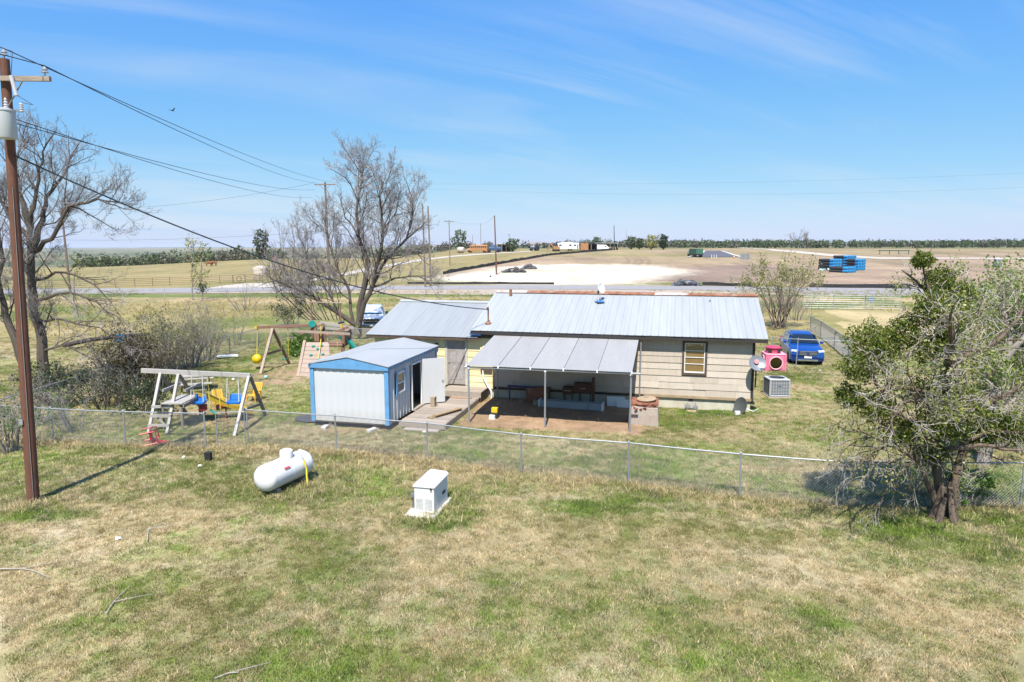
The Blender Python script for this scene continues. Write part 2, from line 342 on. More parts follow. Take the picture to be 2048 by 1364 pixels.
def ground_colour(x, y):
    c, g, hgt, b, fd = lawn(x, y); N = len(x); T = lambda a: np.tile(a, (N, 1))
    n1 = fbm(x, y, 16, 5, 101); n2 = fbm(x, y, 5, 4, 111); n3 = fbm(x, y * .35, 40, 4, 121); sx_ = fbm(x * .3, y, 9, 4, 131)
    # meadow behind the yard
    md = lerp(T(C_(.30, .255, .12)), T(C_(.165, .19, .06)), sst(0.42, 0.62, n1)); md = lerp(md, T(C_(.42, .33, .19)), sst(0.5, 0.72, n2) * .75)
    md = lerp(md, T(C_(.45, .355, .215)), (np.abs(y - 84 - 4 * (n2 - .5)) < 5).astype(float) * sst(.3, .6, n2) * .8)
    md = lerp(md, T(C_(.12, .185, .045)), (1 - sst(2, 5, np.abs(y - 93 - 4 * (n1 - .5)))) * .75)
    w = inpoly(x + 9 * (n2 - .5) + 6 * (n1 - .5), y + 14 * (n1 - .5) + 10 * (n2 - .5), STRAW_R) * np.clip(.3 + 1.1 * (n2 - .2), 0, 1); md = lerp(md, T(C_(.56, .44, .26)), w)
    c = lerp(c, md, sst(40, 50, y + 6 * (n2 - .5)))
    # pasture and open country past the road
    ps = lerp(T(C_(.30, .25, .125)), T(C_(.19, .195, .075)), sst(.42, .66, n3)); ps = lerp(ps, T(C_(.37, .29, .165)), sst(.52, .72, sx_) * .6)
    c = lerp(c, ps, sst(104, 110, y))
    gs = (1 - sst(0, 6, np.abs(y - 123 - 3 * (n2 - .5)))) * sst(-.1, .0, x / np.maximum(y, 1)); c = lerp(c, T(C_(.10, .19, .035)), gs * .9)
    far = lerp(T(C_(.20, .185, .10)), T(C_(.10, .125, .06)), sst(.45, .6, fbm(x * .6, y * .25, 160, 4, 141)))
    far = lerp(far, T(C_(.33, .27, .16)), sst(.55, .7, fbm(x * .6, y * .2, 240, 4, 151)) * .8)
    c = lerp(c, far, sst(330, 480, y))
    # building lot
    wx = x + 6 * (n2 - .5); wy = y + 8 * (n1 - .5)
    lot = lerp(T(C_(.335, .245, .19)), T(C_(.40, .30, .215)), sst(.4, .65, sx_)); lot = lerp(lot, T(C_(.30, .25, .14)), sst(170, 235, y + 30 * (n1 - .5)) * sst(.35, .6, n3) * .8)
    lot = lerp(lot, T(C_(.255, .19, .16)), inpoly(wx, wy, DARKLOT) * (.55 + .5 * sx_)); 
    c = lerp(c, lot, inpoly(x + 2 * (n2 - .5), y + 3 * (n1 - .5), LOT).astype(float) * (1 - .55 * sst(.52, .68, n1) * sst(160, 230, y)))
    tk = np.zeros(N)
    for tp in TRACKS: dd_ = segdist(x, y, tp); tk = np.maximum(tk, np.maximum(1 - sst(.3, .8, np.abs(dd_ - 1.1)), 0))
    c = lerp(c, T(C_(.22, .165, .12)), tk * .55)
    pad = sum(inpoly(wx + 9 * (n1 - .5) + ox, wy + 16 * (n2 - .5) + oy, PAD).astype(float) for ox, oy in ((0, 0), (5, 0), (-5, 0), (0, 6), (0, -4), (3, 3), (-3, -3), (8, 2))) / 8.0; pad = np.clip(pad * (.95 + .5 * sx_), 0, 1); c = lerp(c, lerp(T(C_(.70, .65, .57)), T(C_(.58, .50, .40)), sst(.5, .7, sx_)), pad * .96)
    return np.clip(c * np.where(y > 40, .86, 1.0)[:, None], 0, 1)

# ================================================================ ground sheet
ang = np.concatenate([np.arange(-38, 38.01, 0.18), np.arange(40, 74, 2.0), np.arange(76, 284, 6.0), np.arange(286, 321, 2.0)])
ang = np.radians(ang); NA = len(ang)
rad = 2.0 * 1.0143 ** np.arange(0, 600); rad = rad[rad < 9500]; NR = len(rad)
AA, RR = np.meshgrid(ang, rad)
gx = (RR * np.sin(AA)).ravel(); gy = (RR * np.cos(AA)).ravel(); gzv = terrain(gx, gy)
V = np.concatenate([np.stack([gx, gy, gzv], 1), [[0, 0, gz(0, 0)]]])
i, j = np.meshgrid(np.arange(NR - 1), np.arange(NA), indexing='ij'); j2 = (j + 1) % NA
quads = np.stack([i * NA + j, (i + 1) * NA + j, (i + 1) * NA + j2, i * NA + j2], -1).reshape(-1, 4)
def np_mesh(name, V, Q):
    m = bpy.data.meshes.new(name); k = Q.shape[1]
    m.vertices.add(len(V)); m.vertices.foreach_set('co', V.astype(np.float32).ravel())
    m.loops.add(Q.size); m.loops.foreach_set('vertex_index', Q.astype(np.int32).ravel())
    m.polygons.add(len(Q)); m.polygons.foreach_set('loop_start', np.arange(0, Q.size, k, dtype=np.int32))
    try: m.polygons.foreach_set('loop_total', np.full(len(Q), k, dtype=np.int32))
    except Exception: pass
    m.update(calc_edges=True); return m
def vcol(m, name, c):
    a = m.attributes.new(name, 'FLOAT_COLOR', 'POINT'); a.data.foreach_set('color', np.concatenate([c, np.ones((len(c), 1))], 1).astype(np.float32).ravel())
quads = quads[:, ::-1]
gm = np_mesh('ground', V, quads); vcol(gm, 'gcol', ground_colour(V[:, 0], V[:, 1]))
gm.polygons.foreach_set('use_smooth', [True] * len(gm.polygons))
t = NT('ground_earth'); at = t.n.new('ShaderNodeAttribute'); at.attribute_name = 'gcol'
p_ = t.pos(); nf = t.noise(9, 6, 0.75, vec=p_); nm = t.noise(1.3, 6, 0.7, vec=p_); nl = t.noise(.12, 7, 0.7, vec=p_, stretch=(1, .5, 1))
k = t.mix(1.0, at.outputs['Color'], t.ramp(nf, [(0.28, (.62, .60, .55)), (0.5, (1, 1, 1)), (.75, (1.25, 1.22, 1.18))]), 'MULTIPLY')
k = t.mix(1.0, k, t.ramp(nm, [(0.3, (.78, .80, .74)), (0.7, (1.15, 1.12, 1.1))]), 'MULTIPLY')
k = t.mix(1.0, k, t.ramp(nl, [(0.3, (.82, .84, .8)), (0.7, (1.14, 1.12, 1.1))]), 'MULTIPLY')
n5 = t.noise(.035, 9, 0.75, vec=p_, stretch=(1, .4, 1)); k = t.mix(1.0, k, t.ramp(n5, [(0.36, (.74, .75, .72)), (0.5, (1, 1, 1)), (0.64, (1.16, 1.14, 1.12))]), 'MULTIPLY')
t.col(k).rough(0.95, spec=0.1); t.bump(t.math('ADD', nf, t.math('MULTIPLY', nm, 1.5)), 0.55, 0.06)
ground = struct(link('ground', gm, t.m))

# ================================================================ grass
def scatter(name, pts, scl, tint, templates, label, cat):
    m = bpy.data.meshes.new(name); n = len(pts); m.vertices.add(n); m.vertices.foreach_set('co', pts.astype(np.float32).ravel())
    a = m.attributes.new('scl', 'FLOAT', 'POINT'); a.data.foreach_set('value', scl.astype(np.float32))
    a = m.attributes.new('rot', 'FLOAT_VECTOR', 'POINT'); rr_ = np.zeros((n, 3)); rr_[:, 2] = np.random.RandomState(3).uniform(0, 6.28, n); a.data.foreach_set('vector', rr_.astype(np.float32).ravel())
    vcol(m, 'tint', tint)
    c = bpy.data.collections.new(name + '_kinds')
    for tm in templates: c.objects.link(tm)
    o = link(name, m, None); g = bpy.data.node_groups.new(name, 'GeometryNodeTree')
    g.interface.new_socket('Geometry', in_out='INPUT', socket_type='NodeSocketGeometry'); g.interface.new_socket('Geometry', in_out='OUTPUT', socket_type='NodeSocketGeometry')
    N_ = g.nodes.new; gi = N_('NodeGroupInput'); go = N_('NodeGroupOutput'); ip = N_('GeometryNodeInstanceOnPoints'); ci = N_('GeometryNodeCollectionInfo')
    ci.inputs['Collection'].default_value = c; ci.inputs['Separate Children'].default_value = True; ci.inputs['Reset Children'].default_value = True
    na = N_('GeometryNodeInputNamedAttribute'); na.data_type = 'FLOAT'; na.inputs[0].default_value = 'scl'
    nr = N_('GeometryNodeInputNamedAttribute'); nr.data_type = 'FLOAT_VECTOR'; nr.inputs[0].default_value = 'rot'
    g.links.new(gi.outputs[0], ip.inputs['Points']); g.links.new(ci.outputs[0], ip.inputs['Instance']); ip.inputs['Pick Instance'].default_value = True
    g.links.new([s for s in na.outputs if s.enabled][0], ip.inputs['Scale']); g.links.new([s for s in nr.outputs if s.enabled][0], ip.inputs['Rotation'])
    g.links.new(ip.outputs[0], go.inputs[0]); md = o.modifiers.new('scatter', 'NODES'); md.node_group = g
    return stuff(tag(o, label, cat))
def grass_mat(name, trans=0.25, dry=0.0):
    t = NT(name); a = t.n.new('ShaderNodeAttribute'); a.attribute_type = 'INSTANCER'; a.attribute_name = 'tint'
    b = t.n.new('ShaderNodeAttribute'); b.attribute_name = 'bv'
    v = t.ramp(b.outputs['Fac'], [(0.0, (.60, .66, .55)), (0.45, (1, 1, 1)), (.75, (1.25, 1.18, 1.1)), (1, (1.5, 1.32, 1.3))])
    k = t.mix(1.0, a.outputs['Color'], v, 'MULTIPLY'); t.n.remove(t.b)
    d = t.n.new('ShaderNodeBsdfDiffuse'); tr = t.n.new('ShaderNodeBsdfTranslucent'); mx = t.n.new('ShaderNodeMixShader'); mx.inputs[0].default_value = trans
    t.l.new(k, d.inputs[0]); t.l.new(k, tr.inputs[0]); t.l.new(d.outputs[0], mx.inputs[1]); t.l.new(tr.outputs[0], mx.inputs[2]); t.l.new(mx.outputs[0], t.n['Material Output'].inputs[0]); return t.m
def clump(name, n, rad_, h0, h1, w, lean, mat, seed, bend=0):
    rg = random.Random(seed); vs_, fs, bv = [], [], []
    for q in range(n):
        r_ = rad_ * math.sqrt(rg.random()); a_ = rg.uniform(0, 6.28); x, y = r_ * math.cos(a_), r_ * math.sin(a_)
        hh = rg.uniform(h0, h1); la = rg.uniform(0, 6.28); le = rg.uniform(0.1, lean) * hh; ta = rg.uniform(0, 6.28); b_ = rg.random()
        dx, dy = w / 2 * math.cos(ta), w / 2 * math.sin(ta); lx, ly = le * math.cos(la), le * math.sin(la); o = len(vs_)
        if bend:
            vs_ += [(x - dx, y - dy, -.02), (x + dx, y + dy, -.02), (x + lx * .35 + dx * .8, y + ly * .35 + dy * .8, hh * .62), (x + lx * .35 - dx * .8, y + ly * .35 - dy * .8, hh * .62), (x + lx, y + ly, hh * (1 - .25 * rg.random()))]
            fs += [(o, o + 1, o + 2, o + 3), (o + 3, o + 2, o + 4)]; bv += [b_] * 5
        else:
            vs_ += [(x - dx, y - dy, -.012), (x + dx, y + dy, -.012), (x + lx, y + ly, hh)]; fs.append((o, o + 1, o + 2)); bv += [b_] * 3
    m = bpy.data.meshes.new(name); m.from_pydata(vs_, [], fs); a = m.attributes.new('bv', 'FLOAT', 'POINT'); a.data.foreach_set('value', bv)
    m.materials.append(mat); return bpy.data.objects.new(name, m)
rs = np.random.RandomState(11)
def seed_pts(y0, y1, dens, half=0.80):
    n = int(half * (y1 * y1 - y0 * y0) * dens); y = np.sqrt(rs.uniform(y0 * y0, y1 * y1, n)); x = rs.uniform(-half, half, n) * y; return x, y
def blocked(x, y):
    a = np.zeros(x.shape, bool)
    for q in ([L2W(-16.5, -6.2), L2W(-13.1, -6.2), L2W(-13.1, -.9), L2W(-16.5, -.9)], [L2W(-13.1, -5.8), L2W(-11.2, -5.8), L2W(-11.2, 0), L2W(-13.1, 0)], [L2W(-17, .02), L2W(0.05, .02), L2W(.05, 8.3), L2W(-17, 8.3)], [L2W(-4.7, -3.3), L2W(-3.65, -3.3), L2W(-3.65, -2.1), L2W(-4.7, -2.1)]):
        a |= inpoly(x, y, np.array([[p.x, p.y] for p in q]))
    return a
GM = grass_mat('grass_blades')
xs, ys = [], []
for y0, y1, dn in ((8.5, 13, 150), (13, 19, 115), (19, 27, 72), (27, 38, 38), (38, 50, 16)):
    a, b = seed_pts(y0, y1, dn); xs.append(a); ys.append(b)
x = np.concatenate(xs); y = np.concatenate(ys); c, g, hg, b, fd = lawn(x, y)
keep = (rs.uniform(size=len(x)) > b * 1.15) & ~blocked(x, y); x, y, c, g, hg, fd = x[keep], y[keep], c[keep], g[keep], hg[keep], fd[keep]
def pick(x, y, c, g, rs):
    """each clump takes one colour: straw, olive, green or pale, in the shares its patch has"""
    n = len(x); f1 = fbm(x, y, .38, 3, 201); f2 = fbm(x + 9, y, .22, 2, 211); r = rs.uniform(size=n); out = np.tile(STRAW, (n, 1))
    dk = sst(.40, .72, fbm(x + 40, y, 3.2, 4, 61))
    out = np.where((f2 + .5 * (r - .5) > .60)[:, None], PALEC, out)
    out = np.where((f1 + .45 * (r - .5) < .31 + .27 * dk)[:, None], OLIVE * .80, out)
    out = np.where((f2 + .35 * (r - .5) < .30 + .10 * dk)[:, None], C_(.105, .11, .045), out)
    gr = lerp(np.tile(GRN, (n, 1)), np.tile(BRT, (n, 1)), sst(.35, .7, fbm(x, y, 3.1, 3, 71))); gr = np.where((f2 > .58)[:, None], DEEP, gr)
    out = np.where((rs.uniform(size=n) + .8 * (f1 - .5) < g * 1.05 - .02)[:, None], gr, out)
    return .72 * out + .28 * c
tn = pick(x, y, c, g, rs) * rs.uniform(0.8, 1.35, (len(x), 1)) * np.array([1.24, 1.22, 1.15])
kinds = [clump('grass_clump', 26, .11, .02, .065, .013, 1.3, GM, s_) for s_ in range(4)]
lawn_o = scatter('lawn_grass', np.stack([x, y, terrain(x, y)], 1), hg * rs.uniform(.7, 1.25, len(x)) * (1 + .012 * np.maximum(y - 12, 0)), tn, kinds, 'patchy short grass, straw and green, covering the yard and lawn', 'grass')
# long dry grass: along the fence, round the tank, on the meadow
n = 2600; s_ = np.minimum(rs.uniform(0, 1, n), rs.uniform(0, 1.25, n)); s_ = np.clip(s_, 0, .999); L = FENCE_L; k_ = np.minimum((s_ * (len(L) - 1)).astype(int), len(L) - 2); f_ = s_ * (len(L) - 1) - k_
x = L[k_, 0] * (1 - f_) + L[k_ + 1, 0] * f_ + rs.normal(0, .22, n); y = L[k_, 1] * (1 - f_) + L[k_ + 1, 1] * f_ + rs.normal(-.1, .30, n)
x2, y2 = seed_pts(17, 36, 1.3); q = fbm(x2, y2, 2.2, 3, 91) > .57; x2, y2 = x2[q], y2[q]
x3, y3 = seed_pts(50, 103, 2.0); q = (fbm(x3, y3, 9, 3, 92) > .45); x3, y3 = x3[q], y3[q]
x4 = np.concatenate([at_z(px, py).x + rs.normal(0, sx4, m_) for px, py, sx4, sy4, m_ in ((580, 985, 1.0, .5, 260), (900, 1010, .45, .7, 180), (850, 1040, .6, .3, 120), (60, 1015, .35, .25, 60), (700, 940, 1.2, .6, 300), (1960, 1000, 1.6, 1.2, 500), (1100, 960, 2.2, .4, 300))])
y4 = np.concatenate([at_z(px, py).y + rs.normal(0, sy4, m_) for px, py, sx4, sy4, m_ in ((580, 985, 1.0, .5, 260), (900, 1010, .45, .7, 180), (850, 1040, .6, .3, 120), (60, 1015, .35, .25, 60), (700, 940, 1.2, .6, 300), (1960, 1000, 1.6, 1.2, 500), (1100, 960, 2.2, .4, 300))])
x = np.concatenate([x, x2, x3, x4]); y = np.concatenate([y, y2, y3, y4]); q = ~blocked(x, y); x, y = x[q], y[q]
c = ground_colour(x, y); lum = c.sum(1, keepdims=True)
tn = np.where((y > 45)[:, None], c * 1.5, lerp(np.tile(STRAW * 1.7, (len(x), 1)), c * 1.4, np.full(len(x), .5))) * rs.uniform(.75, 1.25, (len(x), 1))
gq = (rs.uniform(size=len(x)) < .35) & (y < 45); tn[gq] = c[gq] * 1.2
kinds = [clump('dry_tuft', 16, .10, .10, .24, .012, 1.3, GM, 50 + s_, 1) for s_ in range(3)]
dry_o = scatter('dry_grass', np.stack([x, y, terrain(x, y)], 1), rs.uniform(.4, 1.1, len(x)) * np.where(y > 45, 1.7, 1.0), tn, kinds, 'long straw-coloured grass along the fence and over the meadow', 'grass')

# ================================================================ roads and tracks
def strip(name, left, right, mat, lift=0.04, step=2.0, label=None, sub=3):
    A, B = [], []
    def dens(pts):
        out = []
        for p, q in zip(pts[:-1], pts[1:]):
            k = max(1, int((Vector(q[:2]) - Vector(p[:2])).length / step))
            out += [(p[0] + (q[0] - p[0]) * i_ / k, p[1] + (q[1] - p[1]) * i_ / k) for i_ in range(k)]
        out.append((pts[-1][0], pts[-1][1])); return np.array(out)
    a, b_ = dens(left), dens(right); n_ = max(len(a), len(b_)); tt = np.linspace(0, 1, n_)
    rs_ = lambda q: np.stack([np.interp(tt * (len(q) - 1), np.arange(len(q)), q[:, d]) for d in (0, 1)], 1)
    a, b_ = rs_(a), rs_(b_); rows = [a * (1 - f) + b_ * f for f in np.linspace(0, 1, sub + 1)]
    Vv = np.concatenate([np.stack([r_[:, 0], r_[:, 1], terrain(r_[:, 0], r_[:, 1]) + lift], 1) for r_ in rows])
    ii, jj = np.meshgrid(np.arange(sub), np.arange(n_ - 1), indexing='ij'); Q = np.stack([ii * n_ + jj, ii * n_ + jj + 1, (ii + 1) * n_ + jj + 1, (ii + 1) * n_ + jj], -1).reshape(-1, 4)
    m = np_mesh(name, Vv, Q)
    if m.polygons[0].normal.z < 0: m.flip_normals()
    return struct(link(name, m, mat))
asphalt = plain('worn_asphalt', (.30, .285, .28), .9, var=.14, scale=.6, bump=.2, dirt=(.38, .33, .27), dirt_amt=.35)
gravel = plain('pale_gravel', (.52, .46, .38), .95, var=.2, scale=.8, bump=.3)
darkasph = plain('new_asphalt', (.11, .105, .12), .85, var=.15, scale=.4)
concrete = plain('kerb_concrete', (.55, .52, .48), .9, var=.12, scale=2)
shoulder = plain('sandy_shoulder', (.42, .34, .26), .95, var=.2, scale=.5, bump=.2)
g2 = lambda L: [tuple(gpt(*p)[:2]) for p in L]
strip('road', g2([(-500, 582), (0, 578.5), (300, 577), (640, 573), (1000, 570.5), (1350, 572), (1700, 576.5), (2048, 578), (2600, 584)]), g2([(-500, 594), (0, 589), (300, 586.5), (640, 581), (1000, 578.5), (1350, 580), (1700, 589), (2048, 591), (2600, 599)]), asphalt, .06)
strip('road_shoulder', g2([(-500, 594.4), (0, 589.3), (300, 586.8), (640, 581.3), (1000, 578.7), (1350, 580.3), (1700, 589.3), (2048, 591.3), (2600, 599)]), g2([(-500, 596), (0, 590.6), (300, 587.8), (640, 586), (900, 590), (1000, 591), (1350, 588), (1700, 591.5), (2048, 593.5), (2600, 601)]), shoulder, .05)
strip('gravel_driveway', g2([(415, 576.8), (445, 572), (490, 567.5), (540, 566.5)]), g2([(560, 574.8), (560, 571.5), (556, 569.8), (556, 568.6)]), gravel, .07)
strip('gravel_lane', g2([(570, 567), (650, 553), (735, 536), (830, 520), (900, 512), (1000, 505.3), (1062, 502)]), g2([(600, 567), (680, 553), (752, 538), (842, 522), (906, 514), (1002, 507), (1064, 503.3)]), gravel, .06)
strip('haul_road', g2([(1480, 494.4), (1560, 500), (1660, 508.5), (1760, 515), (1900, 515.5), (2060, 516)]), g2([(1472, 495.2), (1545, 502), (1650, 512), (1760, 518.5), (1900, 518), (2060, 518.5)]), gravel, .08)
strip('new_street', g2([(1378, 514.5), (1398, 508), (1408, 503.5), (1412, 502)]), g2([(1480, 514.5), (1462, 510), (1448, 504.5), (1442, 502)]), darkasph, .10)
for L, Rr in (([(1370, 514.6), (1396, 511), (1404, 505), (1405, 502.4)], [(1379, 515), (1401, 511.3), (1408.5, 505), (1411, 502.4)]), ([(1440, 502.4), (1449, 505), (1464, 510.5), (1478, 514.6)], [(1446, 502.4), (1455, 505), (1470, 510.2), (1486, 514)])):
    strip('street_kerb', g2(L), g2(Rr), concrete, .16)
# ================================================================ house
def lt(name, label, cat, X, Y, z=0.0, rot=0.0, group=None):      # a thing set out in the house's own frame
    return thing(name, label, cat, L2W(X, Y, z), -YAW + rot, group)
def siding_mat(name, c, streak=.16):
    c = dim(c); t = NT(name); v = t.noise(1.0, 6, .75, stretch=(26, 26, 1.2)); n = t.noise(1.7, 5, .7); n2 = t.noise(.5, 5, .6, stretch=(2, 2, 6))
    k = t.ramp(v, [(.25, shade(c, 1 - streak)), (.7, shade(c, 1.08))]); k = t.mix(t.rng(n, .5, .75, 0, .35), k, shade((c[0], c[1] * .9, c[2] * .78), .72))
    k = t.mix(t.rng(n2, .55, .75, 0, .3), k, shade(c, 1.15)); k = t.mix(1.0, k, t.ramp(t.rand(), [(0, (.86, .85, .83)), (1, (1.05, 1.05, 1.05))]), 'MULTIPLY')
    t.col(k).rough(.85, spec=.2); t.bump(v, .35, .01); return t.m
M_side = siding_mat('tan_siding', (.60, .525, .44)); M_yel = siding_mat('yellow_siding', (.72, .64, .37), .08)
M_found = plain('painted_foundation', (.60, .56, .45), .9, var=.15, scale=2.2, bump=.2, dirt=(.33, .23, .15), dirt_amt=.5)
def metal_roof(name, c, rough=.42, metal=.0, scale=1.0):
    c = dim(c); t = NT(name); n = t.noise(.7 * scale, 5, .65, stretch=(3, .6, .6)); n2 = t.noise(.35 * scale, 5, .7); n3 = t.noise(6, 5, .7, stretch=(1, .15, .15))
    k = t.ramp(n, [(.25, shade(c, .94)), (.75, shade(c, 1.05))]); k = t.mix(t.rng(n2, .5, .7, 0, .3), k, shade((c[0] * 1.02, c[1], c[2] * .96), .84))
    k = t.mix(t.rng(n3, .62, .8, 0, .35), k, shade(c, .6)); k = t.mix(1.0, k, t.ramp(t.rand(), [(0, (.94, .94, .95)), (1, (1.03, 1.03, 1.03))]), 'MULTIPLY')
    t.col(k).rough(t.rng(n, .3, .7, rough - .08, rough + .14), metal); t.bump(n, .12, .02); return t.m
M_roof = metal_roof('galvanised_roof', (.372, .392, .395), .6, .0); M_roof2 = metal_roof('dull_galvanised_roof', (.315, .335, .34), .6, .0)
M_corr = metal_roof('grey_corrugated_roof', (.385, .38, .37), .7, .0)
M_rust = plain('rusty_metal', (.28, .115, .06), .85, var=.45, scale=5, bump=.3, dirt=(.42, .38, .34), dirt_amt=.6)
M_dark = plain('dark_trim', (.035, .03, .028), .7, var=.3); M_brownt = plain('brown_trim', (.105, .068, .045), .8, var=.3, scale=8)
M_white = plain('white_paint', (.74, .74, .72), .55, var=.06, scale=3); M_glass = NT('window_glass').col((.045, .05, .05)).rough(.06).m
M_galv = plain('galvanised_pipe', (.36, .38, .40), .5, .4, var=.15, scale=7); M_grey = plain('grey_steel', (.30, .31, .32), .5, .4, var=.2)
M_blind = wood('amber_blind', (.40, .25, .08), (.2, .2, 6), 0); M_black = plain('black_rubber', (.02, .02, .022), .7, var=.2)
M_redb = plain('red_brick', (.40, .15, .085), .9, var=.3, scale=9, bump=.3, objvar=.35, dirt=(.45, .33, .26), dirt_amt=.4)
M_conc = plain('old_concrete', (.42, .36, .31), .95, var=.2, scale=4, bump=.4, dirt=(.40, .24, .15), dirt_amt=.6)
M_deck = wood('weathered_deck', (.46, .39, .32), (1, 12, 1), .28); M_ply = wood('new_lumber', (.42, .29, .17), (6, 1, 1), .2)
M_brown = wood('dark_brown_wood', (.095, .045, .028), (1, 1, 6), .1)

house = thing('house', 'single-storey house with pale ribbed metal roof, tan and yellow lap siding', 'house', L2W(0, 0, 0), -YAW)
ML, MR, DEPTH = -10.9, 0.0, 8.2; YL = -16.6
EZ, RZ, RY = 3.08, 4.48, 4.1
MB().box(ML, MR, 0.03, DEPTH, -.4, .52).build('foundation', M_found, house)
MB().box(YL, ML - .003, 0.06, DEPTH - .6, -.4, .40).build('foundation', M_found, house)
# wall cores behind the boards, with gables
def gable(x0, x1, y0, y1, z0, ze, zr, ry, name, mat):
    poly = [(y0, z0), (y1, z0), (y1, ze), (ry, zr), (y0, ze)]
    return MB().prism(poly, lambda a, b: (x0, a, b), lambda a, b: (x1, a, b)).build(name, mat, house)
gable(ML + .0, MR - .03, .032, DEPTH - .03, .523, EZ - .04, RZ - .1, RY, 'wall', M_side)
gable(YL + .03, ML - .004, .062, DEPTH - .63, .403, 2.66, 3.80, 3.9, 'wall', M_yel)
def board(x0, x1, z0, h, mat, y=0.0, tilt=.016, name='siding_board'):
    m = MB().add([(x0, y - .004 - tilt, z0), (x1, y - .004 - tilt, z0), (x1, y + .03, z0), (x0, y + .03, z0), (x0, y - .002, z0 + h), (x1, y - .002, z0 + h), (x1, y + .03, z0 + h), (x0, y + .03, z0 + h)],
                 [(3, 2, 1, 0), (4, 5, 6, 7), (0, 1, 5, 4), (1, 2, 6, 5), (2, 3, 7, 6), (3, 0, 4, 7)])
    return m.build(name, mat, house)
rg = random.Random(4)
WX0, WX1, WZ0, WZ1 = -2.78, -1.77, 1.43, 2.88
rows = 9; rh = (3.02 - .55) / rows
for r_ in range(rows):
    z0 = .55 + r_ * rh; x = ML + .01; first = True
    while x < MR - .02:
        x1 = min(MR - .005, x + (rg.uniform(.7, 1.3) if first else 2.44 if r_ > 2 else rg.uniform(1.0, 1.8))); first = False
        if MR - x1 < .35: x1 = MR - .005
        a, b = x, x1; segs = [(a, b)]
        if z0 < WZ1 and z0 + rh > WZ0: segs = [(a, min(b, WX0 + .02)), (max(a, WX1 - .02), b)] if b > WX0 and a < WX1 else [(a, b)]
        for a, b in segs:
            if b - a > .05:
                dz = rg.uniform(-.035, .01) if r_ == 1 and a > -5 and rg.random() < .6 else 0
                o = board(a + .002, b - .002, z0 + dz, rh + .012, M_side, -.004 * (r_ % 2) - (rg.uniform(0, .02) if r_ < 2 else 0), .02)
        x = x1
DX0, DX1, DZ0, DZ1 = -13.12, -12.18, .56, 2.58
rows = 8; rh2 = (2.68 - .42) / rows
for r_ in range(rows):
    z0 = .42 + r_ * rh2; x = YL
    for x1 in (YL + 2.2 + .6 * (r_ % 2), DX0 - .06, DX1 + .06, ML - .06):
        if not (x < DX0 + .2 and x1 > DX1 - .2 and z0 < DZ1): 
            if x1 - x > .05: board(x + .002, x1 - .002, z0, rh2 + .01, M_yel, -.002 * (r_ % 2), .02)
        x = x1
MB().box(ML - .055, ML + .008, -.035, .03, .40, 2.95).build('corner_board', M_brownt, house)
MB().box(MR - .006, MR + .09, -.05, .06, .46, EZ - .1).build('corner_board', M_dark, house)
MB().box(ML + .01, MR + .03, -.06, .031, .44, .548).build('skirt_board', plain('tan_skirt_board', (.42, .31, .19), .85, var=.3, scale=3), house)
MB().box(ML + .01, ML + 6.6, -.075, -.061, .43, .52).build('wall_pipe', M_dark, house)
# roof: ribbed panels
def panel(w, L, ribs, rib_h, rib_w, mat, name='roof_panel'):
    xs_ = []; n = ribs; step = w / n
    for i_ in range(n):
        c0 = i_ * step + step * .5
        xs_ += [(c0 - rib_w, 0), (c0 - rib_w * .5, rib_h), (c0 + rib_w * .5, rib_h), (c0 + rib_w, 0)]
    xs_ = [(0, 0)] + xs_ + [(w, 0)]; top = [(a, b) for a, b in xs_]; bot = [(a, b - .012) for a, b in xs_]; k = len(xs_)
    v = [(a, 0, b) for a, b in top] + [(a, L, b) for a, b in top] + [(a, 0, b) for a, b in bot] + [(a, L, b) for a, b in bot]
    f = [(i_, i_ + 1, k + i_ + 1, k + i_) for i_ in range(k - 1)] + [(2 * k + i_ + 1, 2 * k + i_, 3 * k + i_, 3 * k + i_ + 1) for i_ in range(k - 1)] + [(2 * k + i_, 2 * k + i_ + 1, i_ + 1, i_) for i_ in range(k - 1)]
    mb = MB(); mb.v = v; mb.f = f; m = mb.mesh(name); m.materials.append(mat); return m
def lay(me, n, w, x0, y0, z0, slope, sx=1, name='roof_panel', parent=house, jit=.0):
    for i_ in range(n):
        o = link(name, me, None, parent); o.location = (x0 + i_ * w, y0 + rg.uniform(-jit, jit), z0 + rg.uniform(0, .003)); o.rotation_euler = (slope, 0, 0)
        if sx < 0: o.rotation_euler = (slope, 0, math.pi); o.location = (x0 + (i_ + 1) * w, y0, z0)
RX0, RX1 = -11.89, .54; n = 13; w = (RX1 - RX0) / n; sl_ = math.atan2(RZ - EZ, RY + .38); Lr = math.hypot(RZ - EZ, RY + .38)
pm = panel(w - .004, Lr, 3, .016, .022, M_roof); lay(pm, n, w, RX0, -.38, EZ, sl_, jit=.012)
lay(pm, n, w, RX0, 2 * RY + .38, EZ, sl_, -1)
MB().box(RX0 + .02, RX1 - .02, -.352, -.33, EZ - .17, EZ - .025).build('fascia', M_dark, house)
MB().box(RX0 + .06, RX1 - .06, -.33, .03, EZ - .09, EZ - .075).build('soffit', M_brownt, house)
for s_ in (RX1 - .05, RX0 + .02):
    MB().prism([(-.36, EZ - .19), (RY, RZ - .17), (2 * RY + .36, EZ - .19), (2 * RY + .36, EZ - .03), (RY, RZ - .02), (-.36, EZ - .03)], lambda a, b: (s_, a, b), lambda a, b: (s_ + .03, a, b)).build('barge_board', M_dark, house)
